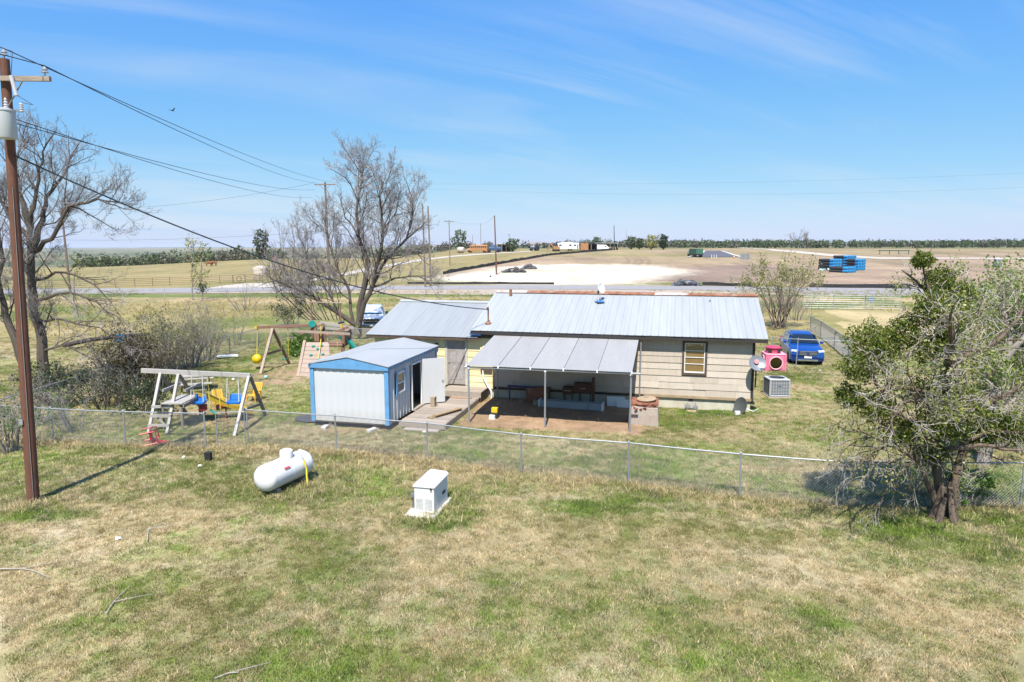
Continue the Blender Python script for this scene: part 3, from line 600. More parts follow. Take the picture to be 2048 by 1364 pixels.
for i_ in range(8):        # rusty ridge caps, lapped
    a = RX0 + .05 + i_ * (RX1 - RX0 - .1) / 8; b = a + (RX1 - RX0 - .1) / 8 + .05
    m = MB().prism([(-.2, -.055), (-.02, .035), (.02, .035), (.2, -.055), (.2, -.03), (.03, .06), (-.03, .06), (-.2, -.03)], lambda y, z: (a, RY + y, RZ + z + .03), lambda y, z: (b, RY + y, RZ + z + .036 + .008 * (i_ % 2)))
    m.build('ridge_cap', M_rust if i_ not in (0, 5) else plain('rust_streaked_metal', (.5, .44, .4), .7, var=.2, scale=4, dirt=(.33, .14, .08), dirt_amt=1.0), house)
# lower roof over the yellow part
YX0, YX1, YEZ, YRY, YRZ = -16.9, -11.55, 2.75, 3.9, 3.95
n = 6; w = (YX1 - YX0) / n; s2 = math.atan2(YRZ - YEZ, YRY + .32); L2_ = math.hypot(YRZ - YEZ, YRY + .32)
pm = panel(w - .006, L2_, 2, .009, .018, M_roof2); lay(pm, n, w, YX0, -.32, YEZ, s2, jit=.015); lay(pm, n, w, YX0, 2 * YRY + .32, YEZ, s2, -1)
MB().box(YX0 + .02, YX1 + .04, -.30, -.275, YEZ - .13, YEZ - .02).build('fascia', M_brownt, house)
MB().prism([(-.31, YEZ - .15), (YRY, YRZ - .15), (2 * YRY + .31, YEZ - .15), (2 * YRY + .31, YEZ - .03), (YRY, YRZ - .03), (-.31, YEZ - .03)], lambda a, b: (YX0 + .02, a, b), lambda a, b: (YX0 + .05, a, b)).build('barge_board', M_brownt, house)
MB().prism([(-.16, -.04), (0, .04), (.16, -.04), (.16, -.02), (0, .06), (-.16, -.02)], lambda y, z: (YX0, YRY + y, YRZ + z + .02), lambda y, z: (YX1, YRY + y, YRZ + z + .02)).build('ridge_cap', M_roof, house)
MB().obox((-11.66, -.22, 2.93), (.52, .34, .03), (.28, .1, .1)).build('tarp_patch', plain('blue_tarp', (.02, .10, .30), .5), house)
# window
wn_ = MB(); wt = .095
wn_.box(WX0, WX1, -.05, .02, WZ1 - wt, WZ1).box(WX0, WX1, -.06, .02, WZ0, WZ0 + wt).box(WX0, WX0 + wt, -.048, .02, WZ0 + wt, WZ1 - wt).box(WX1 - wt, WX1, -.048, .02, WZ0 + wt, WZ1 - wt)
win = wn_.build('window', M_brownt, house)
MB().box(WX0 + wt, WX1 - wt, .002, .012, WZ0 + wt, WZ1 - wt).build('blind', M_blind, win)
fz0, fz1, fx0, fx1 = WZ0 + wt, WZ1 - wt, WX0 + wt, WX1 - wt
MB().box(fx0, fx0 + .035, -.03, -.012, fz0, fz1).box(fx1 - .035, fx1, -.03, -.012, fz0, fz1).box(fx0 + .036, fx1 - .036, -.03, -.012, fz0, fz0 + .06).box(fx0 + .036, fx1 - .036, -.03, -.012, fz1 - .04, fz1).build('frame', M_white, win)
for q in (.30, .52, .74): MB().box(fx0 + .036, fx1 - .036, -.028, -.014, fz0 + q * (fz1 - fz0) - .014, fz0 + q * (fz1 - fz0) + .014).build('glazing_bar', M_white, win)
t = NT('thin_glass'); t.n.remove(t.b); tb = t.n.new('ShaderNodeBsdfTransparent'); gb = t.n.new('ShaderNodeBsdfGlossy'); gb.inputs['Roughness'].default_value = .05; mxs = t.n.new('ShaderNodeMixShader'); mxs.inputs[0].default_value = .12
t.l.new(tb.outputs[0], mxs.inputs[1]); t.l.new(gb.outputs[0], mxs.inputs[2]); t.l.new(mxs.outputs[0], t.n['Material Output'].inputs[0]); M_pane = t.m
for a, b in ((0, .3), (.3, .52), (.52, .74), (.74, 1)): MB().box(fx0 + .03, fx1 - .03, -.021, -.019, fz0 + a * (fz1 - fz0) + .016, fz0 + b * (fz1 - fz0) - .016).build('pane', M_pane, win)
# door
door = MB().box(DX0 + .05, DX1 - .05, -.012, .03, DZ0, DZ1 - .05).build('door', plain('worn_grey_door', (.36, .33, .31), .8, var=.25, scale=5, dirt=(.24, .16, .10), dirt_amt=.7), house)
MB().box(DX0 - .06, DX0 + .05, -.04, .03, DZ0 - .05, DZ1 + .05).box(DX1 - .05, DX1 + .06, -.04, .03, DZ0 - .05, DZ1 + .05).box(DX0 + .051, DX1 - .051, -.038, .03, DZ1 - .05, DZ1 + .05).build('frame', plain('dull_white_frame', (.55, .52, .46), .8, var=.2, scale=5), door)
for (a, b) in ((.13, .40), (.46, .73)):
    for (c0, c1) in ((.22, .85), (1.0, 1.45)): MB().box(DX0 + .05 + a, DX0 + .05 + b, -.022, -.011, DZ0 + c0, DZ0 + c1).build('panel', plain('grey_door_panel', (.40, .375, .36), .8, var=.25, scale=6), door)
MB().beam((DX0 + .12, -.03, DZ0 + .1), (DX1 - .12, -.03, DZ0 + 1.3), .02, .03).build('brace', M_conc, door)
MB().lathe([(.0, 0), (.03, .005), (.032, .04), (.0, .06)], 10, (DX0 + .13, -.012, DZ0 + 1.0), (0, -1, 0)).build('door_knob', M_grey, door)
MB().box(-13.62, -13.5, -.14, -.02, 2.25, 2.42).tube([(-13.56, -.08, 2.25), (-13.56, -.1, 2.18)], .05, 8).build('porch_light', M_brownt, house)
# service mast, vents, roof clutter that belongs to the house
z_on = lambda y: EZ + (y + .38) * math.tan(sl_)
MB().tube([(-11.25, .35, z_on(.35) - .1), (-11.25, .35, z_on(.35) + .62)], .035, 8).tube([(-11.25, .35, z_on(.35) + .62), (-11.25, .28, z_on(.35) + .74), (-11.25, .16, z_on(.35) + .70)], .04, 8).build('service_mast', M_rust, house)
MB().lathe([(.16, -.04), (.15, .02), (.05, .08), (.04, .1)], 12, (-11.25, .35, z_on(.35) + .02)).build('mast_flashing', M_rust, house)
MB().tube([(-11.0, 3.6, z_on(3.6) - .05), (-11.0, 3.6, z_on(3.6) + .32)], .07, 10).build('vent_pipe', M_rust, house)
MB().tube([(-1.6, 3.3, z_on(3.3) - .04), (-1.6, 3.3, z_on(3.3) + .10)], .04, 8).build('vent_pipe', M_galv, house)
MB().tube([(-11.4, -.05, 1.25), (-11.38, -.07, .95), (-11.15, -.12, .55), (-11.0, -.14, .35), (-10.98, -.14, 0)], .04, 8).build('drain_pipe', M_white, house)
MB().box(-11.5, -10.98, -.08, -.01, 1.15, 1.32).build('meter_box', M_brownt, house)
MB().box(-2.46, -2.28, .005, .028, .32, .40).build('foundation_vent', M_dark, house)

# ================================================================ patio cover
pat = lt('patio_cover', 'grey corrugated metal patio cover on thin pipe posts attached to the house', 'patio cover', 0, 0)
PX0, PX1, PYF, PZF, PZB = -10.80, -4.55, -4.5, 2.22, 2.86
n = 5; w = (PX1 - PX0) / n; ps_ = math.atan2(PZB - PZF, -PYF - .12); PL = math.hypot(PZB - PZF, -PYF - .12)
def corr(w, L, pitch, amp):
    k = int(w / pitch * 6) + 1; xs_ = np.linspace(0, w, k); zs = amp * np.sin(xs_ / pitch * 2 * np.pi); v = []; f = []
    for y_ in (0, L):
        v += [(a, y_, b) for a, b in zip(xs_, zs)]
    for y_ in (0, L): v += [(a, y_, b - .006) for a, b in zip(xs_, zs)]
    f = [(i_, i_ + 1, k + i_ + 1, k + i_) for i_ in range(k - 1)] + [(2 * k + i_ + 1, 2 * k + i_, 3 * k + i_, 3 * k + i_ + 1) for i_ in range(k - 1)] + [(2 * k + i_, 2 * k + i_ + 1, i_ + 1, i_) for i_ in range(k - 1)] + [(i_ + k, i_ + 1 + k, 3 * k + i_ + 1, 3 * k + i_) for i_ in range(k - 1)]
    mb = MB(); mb.v = v; mb.f = f; m = mb.mesh('roof_sheet'); m.materials.append(M_corr); return m
cm = corr(w - .012, PL, .068, .011)
for i_ in range(n):
    o = link('roof_sheet', cm, None, pat); o.location = (PX0 + i_ * w, PYF + rg.uniform(-.012, .012), PZF + .05); o.rotation_euler = (ps_, 0, 0)
for i_ in range(1, n): MB().beam((PX0 + i_ * w - .011, PYF + .02, PZF + .022), (PX0 + i_ * w - .011, -.14, PZB + .015), .06, .02).build('lap_seam', M_grey, pat)
MB().tube([(PX0 - .1, PYF + .07, PZF - .04), (PX1 + .28, PYF + .07, PZF - .01)], .04, 10).build('front_rail', M_galv, pat)
MB().tube([(PX0, -.18, PZB - .06), (PX1, -.18, PZB - .06)], .035, 8).build('rear_rail', M_dark, pat)
for X in (PX0 + .08, -7.75, PX1 - .05):
    zb = gz(*L2W(X, PYF + .08)[:2]); o = MB().tube([(X, PYF + .07, zb - .1), (X, PYF + .07, PZF - .07)], .036, 8).build('post', M_galv, pat)
    MB().tube([(X, PYF + .07, PZF - .09), (X, PYF + .07, PZF - .03)], .05, 8).build('clamp', M_white, o)
for X in (PX0 + .12, PX1 + .08): MB().tube([(X, -.25, -.1), (X, -.25, PZB - .05)], .03, 8).build('post', M_galv, pat)
for i_ in range(5):
    X = PX0 + .05 + i_ * (PX1 - PX0 - .1) / 4; MB().beam((X, PYF + .05, PZF - .015), (X, -.2, PZB - .04), .04, .05).build('rafter', M_grey, pat)
for i_ in range(6): MB().obox((PX0 + .03 + i_ * (PX1 - PX0 - .06) / 5, PYF + .01, PZF + .03), (.05, .12, .09)).build('strap', M_white, pat)

# ================================================================ shed
shed = lt('storage_shed', 'white ribbed metal storage shed with bright blue trim and open door', 'shed', 0, 0)
SX0, SX1, SY0, SY1, SZ0, SZ1, SZR = -16.28, -13.2, -6.35, -1.15, .28, 2.40, 2.70
t = NT('white_shed_metal'); n_ = t.noise(1.2, 5, .6); sp_ = t.n.new('ShaderNodeSeparateXYZ'); t.l.new(t.coord(), sp_.inputs[0])
spl = t.math('MULTIPLY', t.rng(sp_.outputs[2], .0, .55, 1, 0), t.rng(t.noise(5, 6, .75, stretch=(1, 1, .5)), .38, .68, 0, .75))
k = t.mix(t.rng(t.noise(2.2, 6, .7), .55, .75, 0, .3), t.ramp(n_, [(.3, (.47, .49, .505)), (.7, (.53, .55, .565))]), (.42, .41, .38)); k = t.mix(t.rng(t.noise(1.5, 5, .7, stretch=(9, 9, .5)), .58, .74, 0, .30), k, (.40, .36, .31))
t.col(t.mix(spl, k, (.33, .26, .19))).rough(.5); t.bump(t.noise(1.1, 3), .25, .05); M_shed = t.m
M_blue = plain('bright_blue_trim', (.13, .34, .60), .5, var=.2, scale=4); M_shroof = metal_roof('pale_shed_roof', (.39, .405, .405), .6, .0, .6)
def wpanel(w, h, mat, rib=.03, n=1):
    ys = [(0, 0)]
    for i_ in range(n):
        c0 = (i_ + .5) * w / n; ys += [(c0 - .055, 0), (c0 - .03, rib), (c0 + .03, rib), (c0 + .055, 0)]
    ys += [(w, 0)]; k = len(ys); mb = MB()
    mb.v = [(a, -b, 0) for a, b in ys] + [(a, -b, h) for a, b in ys] + [(a, -b + .012, 0) for a, b in ys] + [(a, -b + .012, h) for a, b in ys]
    mb.f = [(i_, i_ + 1, k + i_ + 1, k + i_) for i_ in range(k - 1)] + [(2 * k + i_ + 1, 2 * k + i_, 3 * k + i_, 3 * k + i_ + 1) for i_ in range(k - 1)] + [(2 * k + i_, 2 * k + i_ + 1, i_ + 1, i_) for i_ in range(k - 1)] + [(k + i_, k + i_ + 1, 3 * k + i_ + 1, 3 * k + i_) for i_ in range(k - 1)]
    m = mb.mesh('wall_panel'); m.materials.append(mat); return m
n = 10; w = (SX1 - SX0 - .24) / n; pm = wpanel(w, SZ1 - SZ0 - .02, M_shed, .012)
for i_ in range(n): o = link('wall_panel', pm, None, shed); o.location = (SX0 + .12 + i_ * w, SY0 + .015, SZ0)
# right side: panels, with door and window openings
DYa, DYb, WYa, WYb = -4.05, -3.05, -5.55, -4.85
n = 17; w = (SY1 - SY0 - .1) / n; full = wpanel(w, SZ1 - SZ0 - .02, M_shed, .035)
for i_ in range(n):
    y0 = SY0 + .05 + i_ * w; y1 = y0 + w; me = full; segs = [(SZ0, SZ1 - .02)]
    if y1 > DYa + .02 and y0 < DYb - .02: segs = [(2.12, SZ1 - .02)]
    elif y1 > WYa + .02 and y0 < WYb - .02: segs = [(SZ0, 1.27), (2.05, SZ1 - .02)]
    for a, b in segs:
        me = full if b - a > 2 else wpanel(w, b - a, M_shed, .035)
        o = link('wall_panel', me, None, shed); o.location = (SX1 - .015, y0, a); o.rotation_euler = (0, 0, math.pi / 2)
MB().box(SX0 + .01, SX0 + .03, SY0 + .05, SY1 - .03, SZ0, SZ1).build('side_wall', M_shed, shed); MB().box(SX0 + .05, SX1 - .05, SY1 - .04, SY1 - .02, SZ0, SZ1).build('rear_wall', M_shed, shed)
MB().box(SX0 + .04, SX1 - .03, SY0 + .05, SY1 - .05, SZ0 - .06, SZ0 + .03).build('floor', M_ply, shed)
MB().box(SX0 + .05, SX0 + .10, SY0 + .3, SY1 - .1, SZ0 + .03, SZ1 - .1).build('lining', plain('pale_blue_lining', (.50, .58, .64), .6, var=.1), shed)
for (xa, ya) in ((SX0, SY0), (SX1, SY0), (SX1, SY1), (SX0, SY1)):
    sx_, sy_ = (1 if xa == SX0 else -1), (1 if ya == SY0 else -1)
    MB().prism([(0, 0), (.16, 0), (.16, .012), (.012, .012), (.012, .16), (0, .16)], lambda a, b: (xa + sx_ * (a - .03), ya + sy_ * (b - .03), SZ0 - .03), lambda a, b: (xa + sx_ * (a - .03), ya + sy_ * (b - .03), SZ1 + .0)).build('corner_trim', M_blue, shed)
smx = (SX0 + SX1) / 2
MB().prism([(SX0 - .05, SZ1 - .11), (SX1 + .05, SZ1 - .11), (SX1 + .05, SZ1 + .02), (smx, SZR + .0), (SX0 - .05, SZ1 + .02)], lambda a, b: (a, SY0 - .075, b), lambda a, b: (a, SY0 - .04, b)).build('gable_trim', M_blue, shed)
MB().prism([(SX0, SZ1 - .05), (SX1, SZ1 - .05), (SX1, SZ1), (smx, SZR - .03), (SX0, SZ1)], lambda a, b: (a, SY1 - .02, b), lambda a, b: (a, SY1 + .01, b)).build('gable_trim', M_blue, shed)
MB().box(SX1 + .025, SX1 + .045, SY0 - .03, SY1 + .02, SZ1 - .10, SZ1 + .01).build('eave_trim', M_blue, shed)
for s_ in (-1, 1):
    e = SX0 - .09 if s_ < 0 else SX1 + .09
    for k_ in range(4):
        ya = SY0 - .1 + k_ * (SY1 - SY0 + .2) / 4; yb = ya + (SY1 - SY0 + .2) / 4 + .02; dz = .004 * (k_ % 2)
        MB().prism([(e, SZ1 + .025), (smx, SZR + .03), (smx, SZR + .055), (e, SZ1 + .05)], lambda a, b: (a, ya, b + dz), lambda a, b: (a, yb, b + dz)).build('roof_sheet', M_shroof, shed)
win2 = MB().box(SX1 + .02, SX1 + .06, WYa - .13, WYa, 1.2, 2.1).box(SX1 + .02, SX1 + .06, WYb, WYb + .13, 1.2, 2.1).build('window', M_blue, shed)
MB().box(SX1 - .02, SX1 + .05, WYa, WYb, 1.24, 1.30).box(SX1 - .02, SX1 + .05, WYa, WYb, 2.0, 2.06).box(SX1 - .02, SX1 + .048, WYa, WYa + .04, 1.30, 2.0).box(SX1 - .02, SX1 + .048, WYb - .04, WYb, 1.30, 2.0).box(SX1 - .02, SX1 + .046, WYa + .04, WYb - .04, 1.62, 1.66).build('frame', M_white, win2)
MB().box(SX1 + .005, SX1 + .015, WYa + .04, WYb - .04, 1.66, 2.0).build('pane', plain('tan_curtained_pane', (.40, .30, .17), .25), win2); MB().box(SX1 + .005, SX1 + .015, WYa + .04, WYb - .04, 1.30, 1.62).build('pane', plain('screened_pane', (.10, .09, .085), .35), win2)
dr = MB().obox((.0, .5, .92), (.045, .96, 1.86)).build('door', plain('white_door', (.62, .63, .64), .5, var=.06, scale=2), shed)
dr.location = (SX1 + .05, DYb, SZ0 + .05); dr.rotation_euler = (0, 0, R(-52))
MB().lathe([(.0, 0), (.025, .01), (.028, .04), (0, .05)], 8, (.03, .88, .9), (1, 0, 0)).build('knob', M_grey, dr)
MB().box(SX1 - .02, SX1 + .05, DYa - .05, DYa, SZ0, 2.15).box(SX1 - .02, SX1 + .05, DYb, DYb + .05, SZ0, 2.15).box(SX1 - .02, SX1 + .048, DYa, DYb, 2.09, 2.15).build('door_frame', M_white, shed)
MB().box(SX1 + .0, SX1 + .16, DYa - .02, DYb + .02, SZ0 - .02, SZ0 + .05).build('door_sill', M_deck, shed)
for X in (SX0 + .6, SX1 - .65):
    MB().box(X, X + .12, SY0 + .1, SY1 - .1, SZ0 - .16, SZ0 - .062).build('skid', M_deck, shed)
    for Y in (SY0 + .12, -3.8, SY1 - .5): MB().box(X - .1, X + .2, Y, Y + .2, -.1, SZ0 - .162).build('support_block', M_conc, shed)
for i_, X in enumerate((SX0 + .62, SX1 - .58)):
    p = L2W(X, SY0 - .22); o = MB().obox((0, 0, .05), (.19, .4, .12), (0, 0, .15 - .4 * i_)).build('block', plain('pale_block', (.6, .57, .52), .9, var=.15), None, bevel=.01, loc=(p.x, p.y, gz(p.x, p.y)), rotz=-YAW)
    tag(o, ('whitish concrete block lying under the left part of the shed front', 'broken pale concrete block under the right part of the shed front')[i_], 'block', 'blocks under the shed')

# ================================================================ deck
deck = lt('deck', 'weathered low wooden deck between the shed and the back door', 'deck', 0, 0)
KX0, KX1, KY0, KY1, KZ = -13.05, -11.25, -5.75, -1.25, .27
n = 33; w = (KY1 - KY0) / n; dm = MB().box(0, KX1 - KX0, .004, w - .006, -.035, 0).mesh('plank'); dm.materials.append(M_deck)
for i_ in range(n): o = link('plank', dm, None, deck); o.location = (KX0 + rg.uniform(-.02, .02), KY0 + i_ * w, KZ + rg.uniform(-.004, .004)); o.rotation_euler = (0, 0, rg.uniform(-.003, .003))
for X in (KX0 + .1, (KX0 + KX1) / 2, KX1 - .05): MB().box(X - .02, X + .02, KY0 + .03, KY1, .0, KZ - .04).build('joist', M_deck, deck)
MB().box(KX0, KX1, KY0 - .03, KY0 - .002, .06, KZ - .04).build('rim_joist', M_deck, deck)
for i_ in range(3): MB().box(KX1 + .025 - .02, KX1 + .05 - .02, KY0 + .02, KY1 - .05, .02 + .08 * i_, .095 + .08 * i_).build('side_board', M_deck, deck)
for i_, (ya, yb, zz_) in enumerate(((-1.24, -.06, .50),)):
    for k_ in range(6): MB().box(KX0 + .05, KX1 + .1, ya + k_ * .196, ya + k_ * .196 + .19, zz_ - .035, zz_ + .003 * (k_ % 2)).build('step_tread', M_deck, deck)
    MB().box(KX0 + .05, KX1 + .1, ya - .03, ya - .003, KZ, zz_ - .04).build('riser', M_deck, deck); MB().box(KX1 + .07, KX1 + .1, ya, yb, .05, zz_ - .04).build('stringer', M_brownt, deck)
o = MB().obox((0, 0, .0), (1.35, .26, .07)).build('step_slab', M_conc, None, bevel=.015, loc=L2W(-12.05, -6.05, .07), rotz=-YAW - .02); tag(o, 'flat concrete step slab on the grass at the front end of the deck', 'step slab')
# cinder block and lumber on the deck
cb = MB().box(-.2, .2, -.095, .095, 0, .03).box(-.2, .2, -.095, .095, .16, .19).box(-.2, -.165, -.095, .095, .031, .159).box(.165, .2, -.095, .095, .031, .159).box(-.02, .02, -.094, .094, .031, .159).mesh('cinder_block')
o = link('cinder_block', cb, plain('tan_cinder_block', (.40, .31, .22), .95, var=.2, scale=12, bump=.3), None); o.location = L2W(-12.62, -3.3, KZ + .205); o.rotation_euler = (0, math.pi / 2, -YAW + 1.45); tag(o, 'tan cinder block standing on end beside the open shed door', 'cinder block')
for i_, (X, Y, dz, rz, ln, w_) in enumerate(((-11.75, -4.3, .02, 1.18, 1.75, .24), (-11.68, -4.22, .055, 1.2, 1.6, .2), (-11.60, -4.3, .10, 1.16, 1.5, .14))):
    o = MB().obox((0, 0, 0), (ln, w_, .035)).build('lumber_board', M_ply, None, loc=L2W(X, Y, KZ + dz), rotz=-YAW + rz); tag(o, ('wide brown board at the bottom of the lumber on the deck', 'middle brown board in the lumber lying on the deck', 'narrow top board of the lumber lying on the deck')[i_], 'board', 'lumber on the deck')
o = MB().obox((0, 0, 0), (1.2, .16, .04)).build('lumber_board', wood('reddish_board', (.46, .28, .19), (6, 1, 1), 0), None, loc=L2W(-12.1, -1.55, KZ + .03), rotz=-YAW); tag(o, 'reddish loose board lying at the foot of the back-door step', 'board')
# ================================================================ chain-link fences
def fabric(mb, p, q, h, z0=.05, pitch=.085, r=.0029):
    p, q = Vector(p), Vector(q); d = q - p; Lh = math.hypot(d.x, d.y); n = max(1, int(Lh / pitch))
    off = Vector((-d.y, d.x, 0)).normalized() * r * 1.2
    pt = lambda f, t: p + d * f + Vector((0, 0, z0 + (h - z0) * t))
    k = (h - z0) / Lh
    for i_ in range(-int((h - z0) / pitch), n + 1):
        for s_ in (1, -1):
            a = i_ * pitch / Lh; f0, f1 = (a, a + k) if s_ > 0 else (a + k, a); t0, t1 = 0.0, 1.0
            lo, hi = (f0, f1)
            def clip(f, t, g, u): 
                if f < 0: u_ = t + (u - t) * (0 - f) / (g - f); return 0.0, u_
                if f > 1: u_ = t + (u - t) * (1 - f) / (g - f); return 1.0, u_
                return f, t
            if max(f0, f1) <= 0 or min(f0, f1) >= 1: continue
            A = clip(f0, t0, f1, t1); B = clip(f1, t1, f0, t0)
            mb.tube([pt(*A) + off * s_, pt(*B) + off * s_], r, 3, False)
    return mb
M_wire = plain('chain_link_wire', (.46, .47, .48), .5, .5, var=.1)
def chain_fence(name, label, pts, h=1.22, group='chain-link fence runs', rail=True, lean=0, lab_cat='fence', mid=1, fab=True, post_mat=None):
    c = Vector((sum(p[0] for p in pts) / len(pts), sum(p[1] for p in pts) / len(pts), 0)); t_ = thing(name, label, lab_cat, c, 0, group); rg_ = random.Random(len(label))
    fb = MB(); rl = MB(); G = [Vector((p[0], p[1], gz(p[0], p[1]) if len(p) < 3 else p[2])) for p in pts]
    for p in G:
        lx, ly = rg_.uniform(-.03, .03) + lean, rg_.uniform(-.03, .03)
        o = MB().tube([p - c + Vector((0, 0, -.1)), p - c + Vector((lx, ly, h + .03))], .026, 8).build('post', post_mat or M_galv, t_)
        MB().lathe([(.035, -.03), (.034, .02), (.015, .05), (0, .055)], 8, p - c + Vector((lx, ly, h + .02))).build('post_cap', M_galv, o)
    for p, q in zip(G[:-1], G[1:]):
        if fab: fabric(fb, p - c, q - c, h)
        rl.tube([p - c + Vector((0, 0, h)), (p + q) / 2 - c + Vector((0, 0, h - .01)), q - c + Vector((0, 0, h))], .022, 6)
    if rail: rl.build('top_rail', M_galv, t_)
    if fab: stuff(fb.build('wire_fabric', M_wire, t_))
    return t_
FP = [at_z(a, b, 1.24) for a, b in FENCE_TOP]
fl = [FP[0], at_z(-25, 808, 1.24), at_z(100, 815, 1.24), at_z(245, 822, 1.24), at_z(408, 827, 1.24)]
chain_fence('chain_link_fence', 'chain-link fence run left of the wire gate, crossing behind the brown pole', [(p.x, p.y) for p in fl])
fr = [at_z(a, b, 1.24) for a, b in ((493, 820), (671, 832), (853, 846), (1043, 866), (1259, 884), (1484, 908), (1692, 922), (2048, 926), (2270, 930))]
chain_fence('chain_link_fence', 'long chain-link fence run right of the gate, in front of shed and house', [(p.x, p.y) for p in fr])
ls = [at_z(-25, 808, 1.24), at_z(40, 783, 1.24), at_z(160, 749, 1.24), at_z(275, 716, 1.24), at_z(372, 693, 1.24), at_z(458, 672, 1.24), at_z(515, 657, 1.24), at_z(575, 645, 1.24)]
chain_fence('chain_link_fence', 'chain-link side fence running back along the brush to the wooden playset', [(p.x, p.y) for p in ls], post_mat=M_grey)
bs = [at_z(575, 645, 1.24), at_z(640, 650, 1.24), at_z(705, 655, 1.24), at_z(765, 660, 1.24)]
chain_fence('chain_link_fence', 'chain-link back fence in front of the white pickup', [(p.x, p.y) for p in bs], post_mat=M_grey)
rs0 = [at_z(1545, 674.5, 1.58), at_z(1595, 678.5, 1.58), at_z(1704, 682.5, 1.58)]
chain_fence('pipe_rail_fence', 'thin pipe rail on slim posts crossing in front of the blue car', [(p.x, p.y) for p in rs0], h=1.58, group=None, fab=False)
rs1 = [at_z(1704, 682, 1.24), at_z(1671, 660, 1.24), at_z(1643, 643, 1.24), at_z(1622, 632, 1.24)]
chain_fence('chain_link_fence', 'chain-link fence running back beside the tall straw grass, past the blue car', [(p.x, p.y) for p in rs1] , post_mat=M_grey)
# gate
ga, gb = at_z(431, 829, 1.24), at_z(488, 826, 1.24); gd = (gb - ga); gd.z = 0; gl = gd.length; gdir = gd.normalized()
gate = thing('wire_gate', 'narrow wire-mesh gate in a pipe frame in the front fence', 'gate', Vector((ga.x, ga.y, gz(ga.x, ga.y))), math.atan2(gdir.y, gdir.x))
MB().tube([(0, 0, .02), (0, 0, 1.26), (gl, 0, 1.26), (gl, 0, .02), (0, 0, .02)], .022, 6).build('frame', M_galv, gate)
m = MB()
for i_ in range(1, 9): m.tube([(gl * i_ / 9, 0, .03), (gl * i_ / 9, 0, 1.25)], .004, 4, False)
for i_ in range(1, 12): m.tube([(.02, 0, 1.25 * i_ / 12), (gl - .02, 0, 1.25 * i_ / 12)], .004, 4, False)
m.build('wire_mesh', M_wire, gate)
MB().obox((.03, -.02, .6), (.06, .06, .1)).build('latch', M_grey, gate)
p = gpt(417, 921); o = MB().box(-.09, .09, -.08, .08, -.05, .24).box(-.10, .10, -.09, .09, .241, .27).build('black_box', M_black, None, loc=p); tag(o, 'small black box on the ground at the foot of the gate post', 'box')

# ================================================================ utility pole in front
M_pole = wood('treated_pole', (.165, .068, .040), (7, 7, .35), 0, .85, .75); M_oldpole = wood('old_grey_pole', (.24, .175, .13), (3, 3, .3), .15)
M_arm = plain('weathered_crossarm', (.36, .29, .23), .9, var=.4, scale=8, bump=.3, stretch=(.4, 3, 3)); M_porc = plain('grey_porcelain', (.52, .53, .56), .25, var=.05); M_tank = plain('transformer_grey', (.50, .53, .55), .45, var=.08, scale=3)
pb = gpt(67, 1003); pt_ = at_y(9, 118, pb.y + .1)
up = thing('utility_pole', 'tall reddish-brown utility pole with grey transformer standing in the front lawn', 'utility pole', pb)
tp = pt_ - pb; ax = lambda z: Vector((tp.x * z / tp.z, tp.y * z / tp.z, z))
MB().tube([ax(-.3), ax(2), ax(5), ax(8), ax(tp.z)], [.15, .145, .13, .118, .106], 18).build('shaft', M_pole, up, smooth=True)
MB().tube([ax(-.1) + Vector((.10, -.13, 0)), ax(2.3) + Vector((.09, -.135, 0)), ax(5.5) + Vector((.08, -.125, 0)), ax(8.2) + Vector((.07, -.11, 0))], .008, 5).build('ground_wire', M_grey, up); MB().box(-.05, .05, -.172, -.16, 2.15, 2.3).build('pole_tag', M_galv, up)
za = at_y(50, 159, pb.y).z - pb.z; arm = MB().beam(ax(za) + Vector((-1.15, -.16, .02)), ax(za) + Vector((1.20, -.16, 0)), .09, .115).build('crossarm', M_arm, up)
for s_ in (-1, 1): MB().beam(ax(za - .75) + Vector((.05 * s_, -.14, 0)), ax(za - .05) + Vector((.55 * s_, -.2, 0)), .012, .04, (0, 1, 0)).build('brace', M_arm, up)
def insul(parent, base, sc=1.0):
    o = MB().tube([base, base + Vector((0, 0, .1 * sc))], .014 * sc, 6).build('insulator_pin', M_grey, parent)
    MB().lathe([(.03, 0), (.085, .01), (.085, .025), (.045, .04), (.045, .065), (.075, .075), (.075, .09), (.04, .10), (.035, .14), (.0, .15)], 12, base + Vector((0, 0, .08 * sc))).build('insulator_bell', M_porc, o, smooth=True); return base + Vector((0, 0, .25 * sc))
i1 = insul(up, ax(tp.z) + Vector((0, 0, 0))); i2 = insul(up, ax(za) + Vector((1.08, -.16, .06))); i3 = insul(up, ax(za) + Vector((-1.0, -.16, .06)))
zt0, zt1 = at_y(20, 281, pb.y).z - pb.z, at_y(20, 222, pb.y).z - pb.z; tcx = ax((zt0 + zt1) / 2) + Vector((.17, -.34, 0))
tr = MB().lathe([(.0, 0), (.21, .005), (.225, .03), (.225, zt1 - zt0 - .06), (.24, zt1 - zt0 - .055), (.24, zt1 - zt0 - .02), (.1, zt1 - zt0 + .02), (0, zt1 - zt0 + .02)], 22, Vector((tcx.x, tcx.y, zt0))).build('transformer', M_tank, up, smooth=True)
MB().lathe([(.05, 0), (.06, .04), (.035, .06), (.055, .09), (.03, .12), (.05, .15), (.025, .18), (.035, .22), (.0, .28)], 12, Vector((tcx.x + .05, tcx.y, zt1 + .0))).build('bushing', M_porc, tr, smooth=True)
MB().obox((ax(zt1 - .15).x + .02, tcx.y + .22, zt1 - .2), (.12, .16, .1)).obox((ax(zt0 + .2).x + .02, tcx.y + .22, zt0 + .2), (.12, .16, .1)).build('mounting_bracket', M_grey, tr)
